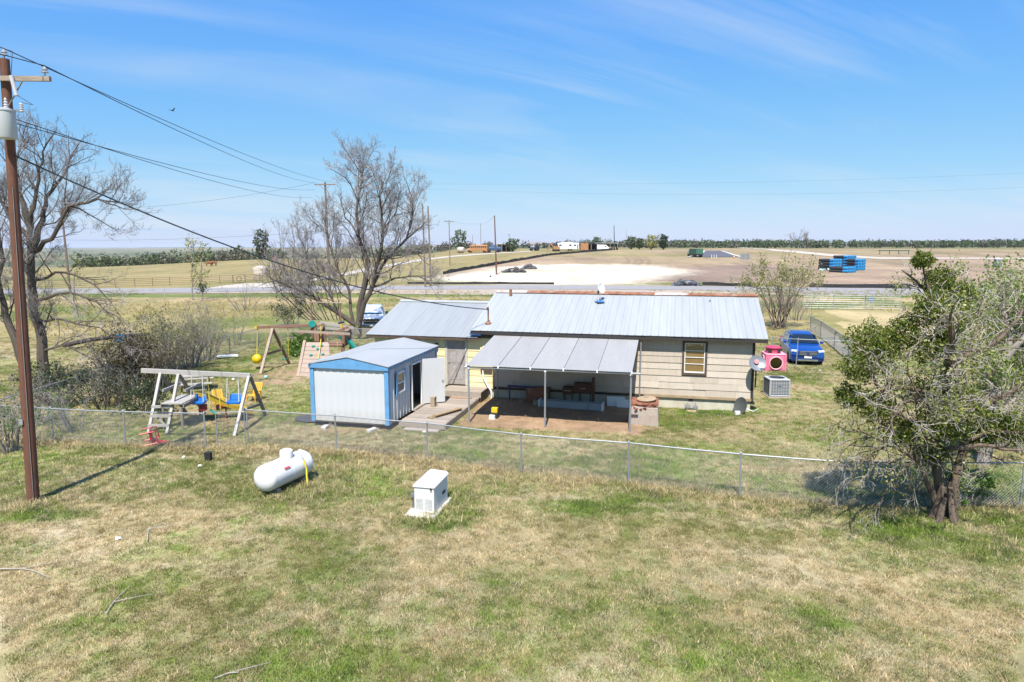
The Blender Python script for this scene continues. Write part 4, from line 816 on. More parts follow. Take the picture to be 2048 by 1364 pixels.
MB().lathe([(.04, 0), (.05, .03), (.035, .05), (.05, .08), (.035, .10), (.05, .13), (.035, .15), (.05, .18), (.02, .22)], 12, ax(zt1 + .0) + Vector((.48, -.2, -.05))).build('lightning_arrester', M_porc, up, smooth=True)
MB().beam(ax(zt1 + .02) + Vector((.05, -.15, 0)), ax(zt1 - .02) + Vector((.5, -.2, 0)), .03, .04).build('arrester_bracket', M_grey, up)
MB().tube([ax(za) + Vector((.32, -.26, .05)), ax(za) + Vector((.42, -.28, -.42))], .045, 8).build('fuse_cutout', M_porc, up)
MB().tube([ax(za) + Vector((.42, -.28, -.4)), ax(za) + Vector((.75, -.2, -.62)), ax(zt1) + Vector((.5, -.2, .18))], .008, 5).tube([ax(za) + Vector((.42, -.28, -.4)), ax(za) + Vector((.30, -.3, -.5)), Vector((tcx.x + .05, tcx.y, zt1 + .28))], .008, 5).tube([i1, i1 + Vector((.28, -.1, -.1)), ax(za) + Vector((.36, -.25, .35)), ax(za) + Vector((.32, -.26, .06))], .008, 5).build('jumper_wire', M_dark, up)

# ================================================================ other poles
def pole(px_top, py_top, px_b, py_b, label, Y=None, r=.14, arm_w=0, arms=(0,), mat=M_oldpole, tilt=0, name='utility_pole', group='utility poles beyond the yard'):
    b = gpt(px_b, py_b) if Y is None else Vector((at_y(px_b, py_b, Y).x, Y, 0))
    if Y is not None: b.z = gz(b.x, Y)
    tpp = at_y(px_top, py_top, b.y); o = thing(name, label, 'utility pole', b, 0, group); d = tpp - b
    MB().tube([Vector((0, 0, -.4)), d * .5, d], [r * 1.15, r, r * .75], 10).build('shaft', mat, o, smooth=True); tips = []
    for k_ in arms:
        if arm_w:
            z = d.z - .35 - k_; A = Vector((d.x * z / d.z, 0, z)); s2_ = arm_w / 2
            MB().beam(A + Vector((-s2_ * math.cos(tilt), -s2_ * math.sin(tilt) - .15, 0)), A + Vector((s2_ * math.cos(tilt), s2_ * math.sin(tilt) - .15, 0)), .1, .13).build('crossarm', mat, o)
            for s_ in (-1, 1): MB().beam(A + Vector((0, -.14, -.7)), A + Vector((s_ * s2_ * .55 * math.cos(tilt), s_ * s2_ * .55 * math.sin(tilt) - .2, -.03)), .02, .05).build('brace', mat, o)
            for f in (-.92, -.45, .92):
                q = A + Vector((f * s2_ * math.cos(tilt), f * s2_ * math.sin(tilt) - .15, .07)); MB().lathe([(.03, 0), (.06, .03), (.05, .14), (.07, .16), (.04, .22), (0, .24)], 8, q).build('insulator', M_porc, o); tips.append(b + q + Vector((0, 0, .2)))
    tips.append(b + d); return o, tips
_, tA = pole(650, 364, 660, 590, 'grey utility pole with a wide crossarm behind the big bare tree', r=.17, arm_w=2.9, tilt=-.12)
_, tB = pole(845, 408, 851, 575, 'bare dark pole left of a matching pole behind the bare tree branches', r=.13)
_, tC = pole(856, 412, 862, 573, 'bare dark pole right of a matching pole behind the bare tree branches', r=.13)
_, tD = pole(898, 440, 900, 531, 'thin crossarm pole at the bend of the pale gravel lane', r=.12, arm_w=2.8)
_, tE = pole(961, 447, 962, 497, 'slim pole standing behind the orange bus', r=.14)
_, tF = pole(989, 431, 993, 549, 'plain reddish pole standing on the white caliche pad', r=.15, mat=M_pole)
_, tG = pole(945, 470, 946, 498, 'short thin pole left of the orange bus', r=.12)
_, tH = pole(1018, 468, 1019, 497, 'distant pole with small crossarm above the dark open shed', r=.14, arm_w=1.6)
_, tI = pole(1228, 451, 1229, 499, 'dark green pole at the end of the black silt fence', r=.2, mat=plain('dark_green_pole', (.06, .10, .10), .7))
_, tJ = pole(1252, 458, 1253, 494, 'thin grey pole among the bushes beyond the building lot', r=.14)
_, tK = pole(123, 418, 140, 583, 'leaning old pole with short crossarm behind the left bare tree', r=.16, arm_w=1.6)

# ================================================================ wires
M_cable = plain('dark_cable', (.03, .04, .05), .6)
def wire(a, b, sag, label, r=.012, n=16, name='power_line', group='power lines'):
    a, b = Vector(a), Vector(b); pts = []
    for i_ in range(n + 1):
        f = i_ / n; p = a.lerp(b, f); p.z -= sag * 4 * f * (1 - f); pts.append(p - a)
    o = MB().tube(pts, r, 5).build(name, M_cable, None, loc=a); return tag(o, label, 'wire', group)
W_ = lambda v: pb + v
wire(W_(i1), tA[2], .55, 'upper power line from the front pole top to the far crossarm pole', .013)
wire(W_(i2), tA[0], .6, 'power line from the right end of the front crossarm to the far pole', .013)
wire(W_(ax(za - 1.0) + Vector((.1, -.1, 0))), tA[0] + Vector((0, 0, -.9)), .6, 'middle power line leaving the front pole just above the transformer', .012)
wire(W_(ax(zt1 - .15) + Vector((.1, -.1, 0))), tA[0] + Vector((-.4, 0, -1.9)), .7, 'lower power line leaving the front pole beside the transformer top', .012)
wire(W_(i1), Vector((pb.x - 4, pb.y - 16, 13)), .4, 'power line running from the front pole top out over the lawn', .012)
wire(W_(i2), Vector((pb.x - 2.4, pb.y - 16, 12.3)), .4, 'power line running from the front crossarm out over the lawn', .012)
mast = L2W(-11.25, .18, 0); mast.z = 3.08 + .73 * .311 + .66
wire(W_(ax(zt0 - .35) + Vector((.12, -.05, 0))), mast, .75, 'thick service cable from the front pole down to the house mast', .022, 28)
yr = at_y(2100, 345, 95); yl = tA[2]
wire(tA[2], yr + Vector((0, 0, .1)), .8, 'upper of two thin lines along the road to the far right', .006)
wire(tA[0] + Vector((0, 0, -.1)), at_y(2100, 372, 95), 1.3, 'lower of two thin lines along the road to the far right', .006)
wire(tK[0] + Vector((0, 0, .0)), tA[0], 1.0, 'thin line along the road between the leaning pole and the crossarm pole', .014)
wire(at_y(-60, 474, 99), at_y(640, 462, 96), .8, 'low thin cable along the road at the far left', .014)
wire(tD[0], tE[0], .6, 'thin line from the lane-bend pole to the pole behind the bus', .02)
wire(tE[0], tF[0], 1.0, 'thin line sagging from the bus pole to the caliche pad pole', .02)

# ================================================================ propane tank, generator
M_twhite = plain('white_tank_paint', (.72, .72, .71), .42, var=.05, scale=1.5, dirt=(.52, .44, .36), dirt_amt=.4)
tc_ = at_z(569, 936, .58); tc_.z = gz(tc_.x, tc_.y); tk = None; tk = thing('propane_tank', 'white horizontal propane tank lying in the long grass by the fence', 'propane tank', tc_, math.atan2(1.95, .80))
tk.scale = (.86,) * 3; rT, LT = .43, 2.25; prof = [(max(.001, rT * math.sin(a)), -LT / 2 + rT * .62 * (1 - math.cos(a))) for a in [math.pi / 2 * i_ / 8 for i_ in range(9)]]; prof += [(r_, -h_) for r_, h_ in reversed(prof)]
MB().lathe(prof, 32, (0, 0, .58), (1, 0, 0)).build('shell', M_twhite, tk, smooth=True)
dm_ = MB().lathe([(.21, -.1), (.215, .17), (.2, .23), (.12, .27), (0, .28)], 22, (.12, 0, .99)).build('dome_lid', M_twhite, tk, smooth=True)
MB().obox((.34, 0, 1.08), (.05, .05, .1)).build('latch', M_dark, dm_)
for X in (-.7, 0, .7): MB().lathe([(.431, -.012), (.4345, -.008), (.4345, .008), (.431, .012)], 32, (X, 0, .58), (1, 0, 0)).build('weld_seam', M_twhite, tk)
MB().obox((-.3, -.36, .82), (.26, .004, .12), (-.95, 0, 0)).build('warning_label', plain('label_red', (.5, .08, .06), .5), tk)
for X in (-.62, .62): MB().box(X - .06, X + .06, -.3, .3, -.05, .2).build('foot', M_conc, tk)
for X in (-.8, .8): MB().tube([(X, -.05, .92), (X, -.05, 1.05), (X, .05, 1.05), (X, .05, .92)], .015, 6).build('lifting_lug', M_twhite, tk)
MB().tube([(.42, -.45, .85), (.45, -.52, .55), (.40, -.56, .25), (.36, -.62, .0)], .03, 8).build('yellow_hose', plain('yellow_hose', (.70, .58, .03), .5), tk)
MB().tube([(.42, -.46, .84), (.42, -.36, 1.0), (.36, -.2, 1.1)], .012, 6).build('gas_pipe', M_grey, tk)
gq = at_z(862, 1016); gn = thing('standby_generator', 'white box-shaped standby generator on a concrete pad in the lawn', 'generator', Vector((gq.x, gq.y + .1, gz(gq.x, gq.y) + .0)), R(-13))
MB().box(-.46, .36, -.76, .7, -.12, .07).build('pad', plain('pale_pad', (.62, .59, .54), .9, var=.12, scale=3), gn, bevel=.02)
M_gen = plain('beige_white_enamel', (.72, .71, .67), .5, var=.04)
MB().box(-.26, .27, -.55, .55, .073, .74).build('body', M_gen, gn, bevel=.02)
MB().prism([(-.29, .743), (.30, .743), (.30, .78), (.23, .83), (-.21, .86), (-.29, .79)], lambda a, b: (a, -.58, b), lambda a, b: (a, .58, b)).build('lid', plain('white_lid', (.76, .755, .73), .45, var=.03), gn, bevel=.02)
for c0 in (-.115, .125):
    for i_ in range(9): MB().box(c0 - .10, c0 + .10, -.56, -.549, .17 + i_ * .034, .188 + i_ * .034).build('louvre', plain('louvre_shade', (.65, .64, .61), .6) if i_ == 0 and c0 < 0 else bpy.data.materials['louvre_shade'], gn)
MB().box(.18, .22, -.595, -.56, .70, .75).build('lid_latch', M_black, gn)
MB().box(.272, .278, .1, .34, .34, .42).build('nameplate', M_dark, gn)
MB().tube([(-.26, -.35, .45), (-.40, -.35, .45), (-.40, -.3, .3), (-.40, -.28, 0)], .025, 8).obox((-.37, -.35, .45), (.1, .08, .1)).build('gas_line', M_grey, gn)

# ================================================================ HVAC, pink playhouse, dishes, meter, well
hv = lt('air_conditioner', 'grey outdoor air conditioning unit with slatted sides beside the house', 'air conditioner', 1.47, 3.45, gz(*L2W(1.47, 3.45)[:2])); hv.rotation_euler = (0, 0, -R(2))
M_ac = plain('ac_grey', (.40, .42, .45), .5, var=.06); M_acd = plain('ac_dark_fins', (.10, .11, .12), .6)
MB().box(-.5, .5, -.5, .5, -.1, .06).build('pad', M_conc, hv, bevel=.02); MB().box(-.42, .42, -.42, .42, .063, .78).build('coil', M_acd, hv, bevel=.05)
MB().box(-.455, .455, -.455, .455, .783, .86).build('top_panel', plain('ac_light_top', (.52, .54, .57), .45), hv, bevel=.04); MB().box(-.455, .455, -.455, .455, .062, .14).build('base_pan', M_ac, hv, bevel=.03)
for i_ in range(9):
    z = .19 + i_ * .066; MB().box(-.44, .44, -.447, -.437, z, z + .03).box(-.44, .44, .437, .447, z, z + .03).box(-.447, -.437, -.435, .435, z, z + .03).box(.437, .447, -.435, .435, z, z + .03).build('louvre', M_ac, hv)
for i_ in range(8): X = -.40 + i_ * .114; MB().box(X, X + .025, -.452, -.448, .14, .78).build('fin_guard', M_ac, hv)
for sx_ in (-1, 1):
    for sy_ in (-1, 1): MB().box(sx_ * .43 - .03, sx_ * .43 + .03, sy_ * .43 - .03, sy_ * .43 + .03, .14, .78).build('corner_post', M_ac, hv)
MB().lathe([(.36, .0), (.36, .012), (.34, .012), (.34, 0)], 28, (0, 0, .861)).build('fan_ring', M_ac, hv)
for i_ in range(5): MB().lathe([(.06 + i_ * .06, .0), (.06 + i_ * .06, .01), (.05 + i_ * .06, .01), (.05 + i_ * .06, 0)], 24, (0, 0, .862)).build('fan_guard', M_acd, hv)
MB().box(-.09, .09, -.4555, -.4525, .50, .55).build('badge', plain('badge_blue', (.10, .14, .25), .4), hv)

ppk = at_z(1554, 742); M_pink = plain('faded_pink_plastic', (.66, .16, .27), .5, var=.12, scale=3, dirt=(.75, .40, .42), dirt_amt=.5); M_pinkd = plain('deep_pink_plastic', (.52, .06, .13), .5, var=.1)
pk = thing('toy_playhouse', 'pink plastic climbing cube with round holes and a small turret', 'playhouse', Vector((ppk.x, ppk.y + .55, gz(ppk.x, ppk.y))), R(-8))
def holed(w, h, hole, z, face, depth=.05, n=24):
    m = MB(); ring = []; sq = []
    for i_ in range(n):
        a = 2 * math.pi * i_ / n; cx_, cz_ = math.cos(a), math.sin(a); k_ = max(abs(cx_) / (w / 2), abs(cz_) / (h / 2)); sq.append((cx_ / k_, z + cz_ / k_)); ring.append((hole * cx_, z + hole * cz_))
    for dd in (0, depth):
        pass
    V_ = lambda p, d_: (p[0], -face + d_, p[1])
    vs_ = [V_(p, 0) for p in sq] + [V_(p, -.03) for p in ring] + [V_(p, depth) for p in ring] + [V_(p, depth) for p in sq]
    fs = []
    for i_ in range(n):
        j_ = (i_ + 1) % n; fs += [(i_, j_, n + j_, n + i_), (n + i_, n + j_, 2 * n + j_, 2 * n + i_), (2 * n + i_, 2 * n + j_, 3 * n + j_, 3 * n + i_)]
    m.add(vs_, fs); return m
for k_ in range(4):
    o = holed(1.02, .86, .33, .45, .52).build('side_panel', M_pink, pk); o.rotation_euler = (0, 0, k_ * math.pi / 2)
    r_ = MB().tube([(.34 * math.cos(a), -.56, .45 + .34 * math.sin(a)) for a in [2 * math.pi * q / 24 for q in range(25)]], .035, 6, False).build('hole_rim', plain('pale_pink_rim', (.80, .42, .48), .5), pk); r_.rotation_euler = (0, 0, k_ * math.pi / 2)
for k_ in range(4): a = math.pi / 4 + k_ * math.pi / 2; MB().tube([(.70 * math.cos(a), .70 * math.sin(a), -.03), (.70 * math.cos(a), .70 * math.sin(a), .93)], .075, 10).build('corner_column', M_pink, pk, smooth=True)
MB().box(-.55, .55, -.55, .55, .88, .94).build('top_slab', plain('pale_pink_top', (.78, .36, .43), .5), pk, bevel=.03); MB().box(-.45, .45, .35, .40, .06, .85).build('inner_wall', plain('yellow_inner_wall', (.5, .40, .05), .6), pk)
MB().lathe([(.42, .0), (.40, .04), (.38, .20), (.40, .26), (.44, .28), (.44, .32), (.26, .38), (0, .40)], 20, (-.06, 0, .94)).build('turret', M_pinkd, pk, smooth=True)
for a in (-2.2, -.9): MB().lathe([(.0, 0), (.12, .005), (.12, .02), (0, .025)], 14, (-.06 + .385 * math.cos(a), .385 * math.sin(a), 1.05), (math.cos(a), math.sin(a), 0)).build('turret_hole_disc', M_dark, pk)  # solid dark disc on the turret, the hole's inner shade put into colour

def dish(parent, c, aim, r, mat, rim=None):
    a = Vector(aim).normalized(); prof = [(r * f, r * .22 * f * f) for f in (0.001, .3, .55, .8, 1)] + [(r * 1.01, r * .22 + .012)] + [(r * f, r * .22 * f * f + .02) for f in (1, .8, .55, .3, .001)]
    return MB().lathe(prof, 28, c, aim).build('reflector', mat, parent, smooth=True)
M_dishg = plain('grey_dish', (.20, .225, .26), .4, .1, var=.08); M_dishd = plain('dark_dish', (.10, .11, .105), .5, var=.15); M_dishw = plain('white_dish', (.70, .71, .72), .4, var=.05)
d1 = lt('satellite_dish', 'grey satellite dish with red emblem fixed at the right house corner', 'satellite dish', .14, -.16, 2.0)
aim = Vector((.18, -1, .55)); dish(d1, (0, -.25, .08), aim, .33, M_dishg); MB().tube([(0, -.05, -.95), (0, -.05, -.1), (0, -.22, .02)], .03, 8).build('mount', M_dark, d1)
MB().tube([(0, -.18, -.2), (.12, -.55, -.22), (.14, -.72, -.08)], .016, 6).build('feed_arm', M_grey, d1); MB().obox((.14, -.74, -.04), (.12, .09, .08)).build('receiver', M_dishg, d1)
an = aim.normalized(); q = Vector((0, -.25, .08)) + an * .07; MB().lathe([(.001, 0), (.10, .001), (.10, .004), (.001, .005)], 16, q + Vector((-.03, 0, .06)), aim).build('emblem', plain('faded_red_emblem', (.52, .20, .20), .5), d1)
d2 = lt('satellite_dish', 'dark satellite dish tipped over on the grass against the foundation', 'satellite dish', -.35, -.35, gz(*L2W(-.35, -.35)[:2]))
dish(d2, (0, 0, .30), (-.75, -.55, .28), .36, M_dishd); MB().tube([(.05, .05, .25), (.45, -.05, .12), (.62, -.1, .26)], .018, 6).build('feed_arm', M_dishw, d2); MB().obox((-.2, -.32, .09), (.2, .12, .14), (0, 0, .4)).build('bracket', M_dishw, d2)
d3 = lt('satellite_dish', 'small white dish on a thin mast on the main roof ridge', 'satellite dish', -6.62, 3.05, z_on(3.05) + .02)
MB().tube([(0, 0, 0), (0, 0, .62)], .022, 8).build('mast', M_dishw, d3); dish(d3, (.06, .05, .62), (.75, -.45, .2), .24, M_dishw); MB().box(-.16, .16, -.14, .14, .0, .02).tube([(-.2, -.16, .0), (0, 0, .25)], .012, 5).tube([(.2, -.16, .0), (0, 0, .25)], .012, 5).build('foot_plate', M_grey, d3)
MB().obox((.1, -.18, .02), (.36, .2, .02), (.3, 0, .3)).build('blue_sheet', plain('blue_plastic_sheet', (.05, .18, .45), .5), d3); MB().tube([(-.03, -.02, .36), (-.03, -.02, .52)], .035, 8).build('cable_box', M_black, d3)
gm_ = lt('gas_meter', 'grey gas meter with pipes low against the pale foundation', 'gas meter', -2.35, -.16, gz(*L2W(-2.35, -.16)[:2]))
MB().lathe([(0, 0), (.10, .02), (.11, .1), (.10, .18), (0, .2)], 14, (-.14, -.09, .16), (0, 1, 0)).build('meter_body', M_galv, gm_, smooth=True); MB().lathe([(0, 0), (.10, .02), (.11, .06), (.04, .1)], 14, (.18, -.07, .14), (0, 1, 0)).build('regulator', M_galv, gm_, smooth=True)
MB().tube([(-.14, 0, -.1), (-.14, 0, .32), (.18, 0, .32), (.18, 0, -.1)], .022, 8).build('pipe', M_galv, gm_); MB().box(-.2, .2, -.35, -.1, -.05, .03).build('pad', plain('sandy_pad', (.55, .42, .30), .95), gm_)
wl_ = lt('well_curb', 'square crumbling concrete and brick well curb with a round lid', 'well', -4.17, -2.75, gz(*L2W(-4.17, -2.75)[:2]))
MB().loft([[(-.58, -.55, -.15), (.58, -.57, -.15), (.56, .55, -.15), (-.57, .55, -.15)], [(-.56, -.53, .4), (.55, -.54, .4), (.54, .53, .4), (-.55, .54, .4)], [(-.52, -.49, .72), (.53, -.51, .70), (.52, .52, .74), (-.54, .52, .72)]]).build('curb', M_conc, wl_, bevel=.03)
rr2 = random.Random(5); bm_ = MB().obox((0, 0, 0), (.2, .1, .062)).mesh('brick'); bm_.materials.append(M_redb)
for row in range(2):
    for k_ in range(4 * 5):
        side, i_ = divmod(k_, 5); f = -.42 + i_ * .2 + .06 * row; a = side * math.pi / 2
        if rr2.random() < .13: continue
        o = link('brick', bm_, None, wl_); x_, y_ = f, -.46 + rr2.uniform(-.03, .03); o.location = (x_ * math.cos(a) - y_ * math.sin(a), x_ * math.sin(a) + y_ * math.cos(a), .75 + row * .066 + rr2.uniform(-.01, .015)); o.rotation_euler = (rr2.uniform(-.12, .12), rr2.uniform(-.12, .12), a + rr2.uniform(-.25, .25))
for k_ in range(9): o = link('brick', bm_, None, wl_); o.location = (rr2.uniform(-.45, .45), -.6 + rr2.uniform(0, .2), .70 + rr2.uniform(-.12, .04)); o.rotation_euler = (rr2.uniform(-.9, .9), rr2.uniform(-.6, .6), rr2.uniform(0, 6)); o.scale = (.6, .7, .7)
MB().box(-.42, .42, -.42, .42, .72, .84).build('core', M_redb, wl_)
ld = MB().lathe([(0, 0), (.36, 0), (.375, .02), (.36, .045), (.1, .06), (0, .06)], 24).build('lid', plain('tan_lid', (.42, .31, .20), .8, var=.2), wl_, smooth=True); ld.location = (.08, .02, .90); ld.rotation_euler = (.05, -.06, 0)
MB().tube([(-.06, 0, .06), (-.05, 0, .14), (.05, .02, .14), (.06, .02, .06)], .015, 6).build('handle', M_grey, ld)

# ================================================================ things under the patio cover
def yz(X, Y): return gz(*L2W(X, Y)[:2])
sm = lt('old_desk', 'dark brown wooden desk with raised cabinet against the wall under the patio cover', 'desk', -7.05, -.62, yz(-7.05, -.62))
MB().box(-.15, .62, -.25, .25, .62, .98).build('cabinet', M_brown, sm, bevel=.01); MB().box(-.62, -.16, -.27, .2, .50, .80).build('drawer_box', M_brown, sm, bevel=.01); MB().box(-.55, -.25, -.285, -.271, .66, .70).build('drawer_handle', M_ply, sm)
MB().box(.15, .36, -.262, -.251, .78, .82).build('handle', M_ply, sm); MB().box(.62, .70, -.28, .25, .0, 1.22).build('side_panel', M_brown, sm)
for X, Y in ((-.56, -.2), (-.2, -.2), (-.56, .18), (.1, -.2), (.1, .2), (.56, -.2)): MB().tube([(X, Y, -.05), (X, Y, .62 if X > -.16 else .5)], .022, 6).build('leg', M_black, sm)
tg = lt('metal_trough', 'long grey metal trough lying on the bare earth under the patio cover', 'trough', -7.25, -1.15, yz(-7.25, -1.15)); tg.rotation_euler = (0, 0, -YAW - .06)
MB().box(-1.35, 1.35, -.17, -.15, 0, .28).box(-1.35, 1.35, .15, .17, 0, .28).box(-1.35, 1.35, -.149, .149, 0, .02).box(-1.349, 1.349, -.145, .145, .2, .22).build('body', plain('blue_grey_metal', (.33, .37, .40), .55, .2, var=.15, scale=3), tg)
for X in (-1.35, 1.33): MB().box(X - .02, X + .04, -.2, .2, -.01, .31).build('end_cap', M_dishw, tg)
MB().box(.75, .77, -.172, -.17, .0, .28).build('seam', M_dark, tg)
rb = lt('rusty_box', 'rust-red metal box leaning on the wall under the patio cover', 'box', -8.75, -.45, yz(-8.75, -.45)); MB().box(-.55, .45, -.2, .2, 0, .62).build('body', M_rust, rb, bevel=.02); MB().box(-.2, .5, -.22, .22, .621, .66).build('lid', M_rust, rb)
o = link('cinder_block', cb, None); o.location = L2W(-8.7, -.85, yz(-8.7, -.85) + .1); o.rotation_euler = (math.pi / 2, 0, -YAW); tag(o, 'grey cinder block in front of the rust-red box under the patio', 'cinder block')
for i_, (X, w_, h_) in enumerate(((-5.45, .75, .42), (-5.15, .5, .34))):
    o = MB().obox((0, 0, h_ / 2), (w_, .05, h_), (-.22, 0, 0)).build('white_board', M_white, None, loc=L2W(X, -.32 - .12 * i_, yz(X, -.4)), rotz=-YAW); tag(o, ('wide white board leaning on the foundation under the patio', 'small white board leaning in front of a wider one under the patio')[i_], 'board')
o = lt('pipe_bench', 'dark blue pipe frame standing at the wall under the patio cover', 'pipe frame', -10.0, -.35, yz(-10, -.35)); Mb = plain('dark_blue_paint', (.03, .05, .16), .5)
for X in (-.1, 1.2): MB().tube([(X, 0, -.05), (X, 0, .62)], .035, 8).build('leg', Mb, o)
MB().tube([(-.2, 0, .62), (1.5, 0, .6)], .04, 8).build('top_rail', Mb, o)
ty = lt('toy_loader', 'small yellow toy loader standing on the earth at the patio edge', 'toy', -9.95, -3.55, yz(-9.95, -3.55)); My = plain('yellow_plastic', (.72, .46, .02), .45)
MB().box(-.1, .14, -.09, .09, .22, .42).build('cab', My, ty, bevel=.02); MB().box(-.14, .16, -.1, .1, .07, .22).build('body', M_dark, ty, bevel=.02); MB().prism([(-.12, .0), (.12, .0), (.1, .14), (-.1, .16)], lambda a, b: (a - .03, -.28, b), lambda a, b: (a - .03, -.12, b)).build('bucket', M_dishw, ty)
for X, Y in ((-.1, -.11), (.12, -.11), (-.1, .11), (.12, .11)): MB().lathe([(0, -.03), (.07, -.03), (.07, .03), (0, .03)], 12, (X, Y, .07), (0, 1, 0)).build('wheel', M_black, ty)
mt = lt('rubber_mat', 'dark mesh mat lying on the grass left of the shed', 'mat', -16.7, -5.6, yz(-16.7, -5.6)); n_ = MB().lathe([(0, .05), (.62, .05), (.64, .07), (.62, .085), (0, .08)], 28).build('mat_sheet', plain('dark_mesh_mat', (.07, .07, .075), .9, var=.3, scale=20), mt); n_.scale = (1.15, .85, 1)
# ================================================================ weathered swing set by the gate
M_wgrey = wood('weathered_grey_wood', (.47, .44, .40), (1, 1, 5), .12); M_wdark = wood('shaded_old_wood', (.30, .255, .21), (1, 1, 5), .12)  # second is a darker copy of the grey wood, shade put into its colour
M_bluep = plain('blue_plastic', (.02, .17, .62), .4, var=.08); M_yelp = plain('yellow_slide_plastic', (.64, .44, .04), .42, var=.1); M_teal = plain('teal_plastic', (.01, .26, .22), .45, var=.1); M_redp = plain('red_plastic', (.62, .03, .06), .45, var=.12); M_orng = plain('orange_plastic', (.66, .38, .04), .55, var=.2); M_rope = plain('white_rope', (.68, .66, .60), .8); M_yrope = plain('yellow_rope', (.66, .52, .05), .8)
YB = 25.55; A = at_y(283, 741, YB + .05); B = at_y(501, 751, YB); so_ = Vector((A.x, YB, 0)); sws = thing('swing_set', 'weathered grey wooden swing set with ladder, platform and yellow slide behind the fence', 'swing set', so_)
q_ = lambda v: Vector(v) - so_
MB().beam(q_(A), q_(B), .10, .17).build('top_beam', M_wgrey, sws, bevel=.006)
def leg(p, q, w=.10, d=.10, mat=M_wgrey, nm='leg', par=None): return MB().beam(q_(p), q_(q), w, d, (1, 0, 0)).build(nm, mat, par or sws, bevel=.005)
tl, tr_ = at_y(321, 746, YB), at_y(357, 748, YB)
f1, f2 = gpt(297, 868), gpt(334, 868); leg(tl, f1); leg(tr_, f2)
for z in (.28, .58, .88):
    k_ = lambda a, b: Vector(a).lerp(Vector(b), (b.z - 0 - z + a.z * 0) / max(.01, b.z)) 
    pa = f1.lerp(tl, z / (tl.z)); pc = f2.lerp(tr_, z / (tr_.z)); MB().beam(q_(pa) + Vector((-.05, -.07, 0)), q_(pc) + Vector((.05, -.07, 0)), .05, .10).build('rung', M_wgrey, sws)
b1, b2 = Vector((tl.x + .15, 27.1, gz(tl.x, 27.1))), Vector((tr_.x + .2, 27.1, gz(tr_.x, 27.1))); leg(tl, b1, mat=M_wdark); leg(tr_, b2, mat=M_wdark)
MB().beam(q_(f1.lerp(tl, .3)) + Vector((.06, .06, 0)), q_(f2.lerp(tr_, .08)) + Vector((-.02, .06, 0)), .03, .09).build('diagonal_brace', M_wgrey, sws)
zp = 1.02
for k_ in range(9): MB().box(f1.x - so_.x + .28, f2.x - so_.x + .40, -.95 + k_ * .17, -.95 + k_ * .17 + .16, zp - .04, zp).build('platform_board', M_wgrey, sws)
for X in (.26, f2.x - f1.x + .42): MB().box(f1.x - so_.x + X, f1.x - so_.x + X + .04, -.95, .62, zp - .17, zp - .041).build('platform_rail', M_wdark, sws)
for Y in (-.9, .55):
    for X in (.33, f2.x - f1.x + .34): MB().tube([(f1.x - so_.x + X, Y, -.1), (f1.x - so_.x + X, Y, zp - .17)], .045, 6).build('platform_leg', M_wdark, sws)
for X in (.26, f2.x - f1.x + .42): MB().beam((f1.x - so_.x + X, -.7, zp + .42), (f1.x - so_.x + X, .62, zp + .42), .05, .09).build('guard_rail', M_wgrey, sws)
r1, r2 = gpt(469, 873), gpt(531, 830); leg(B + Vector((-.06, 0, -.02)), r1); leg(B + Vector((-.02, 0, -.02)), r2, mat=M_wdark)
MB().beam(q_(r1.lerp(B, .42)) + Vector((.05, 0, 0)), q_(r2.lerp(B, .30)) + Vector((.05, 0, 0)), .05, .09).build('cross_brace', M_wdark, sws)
# slide, wavy, running back to the right
s0 = Vector((f2.x - so_.x + .42, .30, zp + .06)); s1 = Vector((f2.x - so_.x + 2.15, 1.15, .16)); n = 14; secs = []
dv = (s1 - s0); side = Vector((-dv.y, dv.x, 0)).normalized()
for i_ in range(n + 1):
    f = i_ / n; p = s0.lerp(s1, f); p.z = s0.z + (s1.z - s0.z) * (f ** .9) + .05 * math.sin(f * 9.5) * (1 - f); secs.append([p + side * w_ + Vector((0, 0, h_)) for w_, h_ in ((-.25, .12), (-.22, .12), (-.2, 0), (.2, 0), (.22, .12), (.25, .12), (.22, -.03), (-.22, -.03))])
MB().loft(secs).build('slide', M_yelp, sws, smooth=True)
MB().beam(s0.lerp(s1, .5) + Vector((0, 0, -.05)), s0.lerp(s1, .5) + Vector((0, 0, -.62)), .04, .04).build('slide_strut', plain('dark_red_strut', (.22, .03, .02), .6), sws)
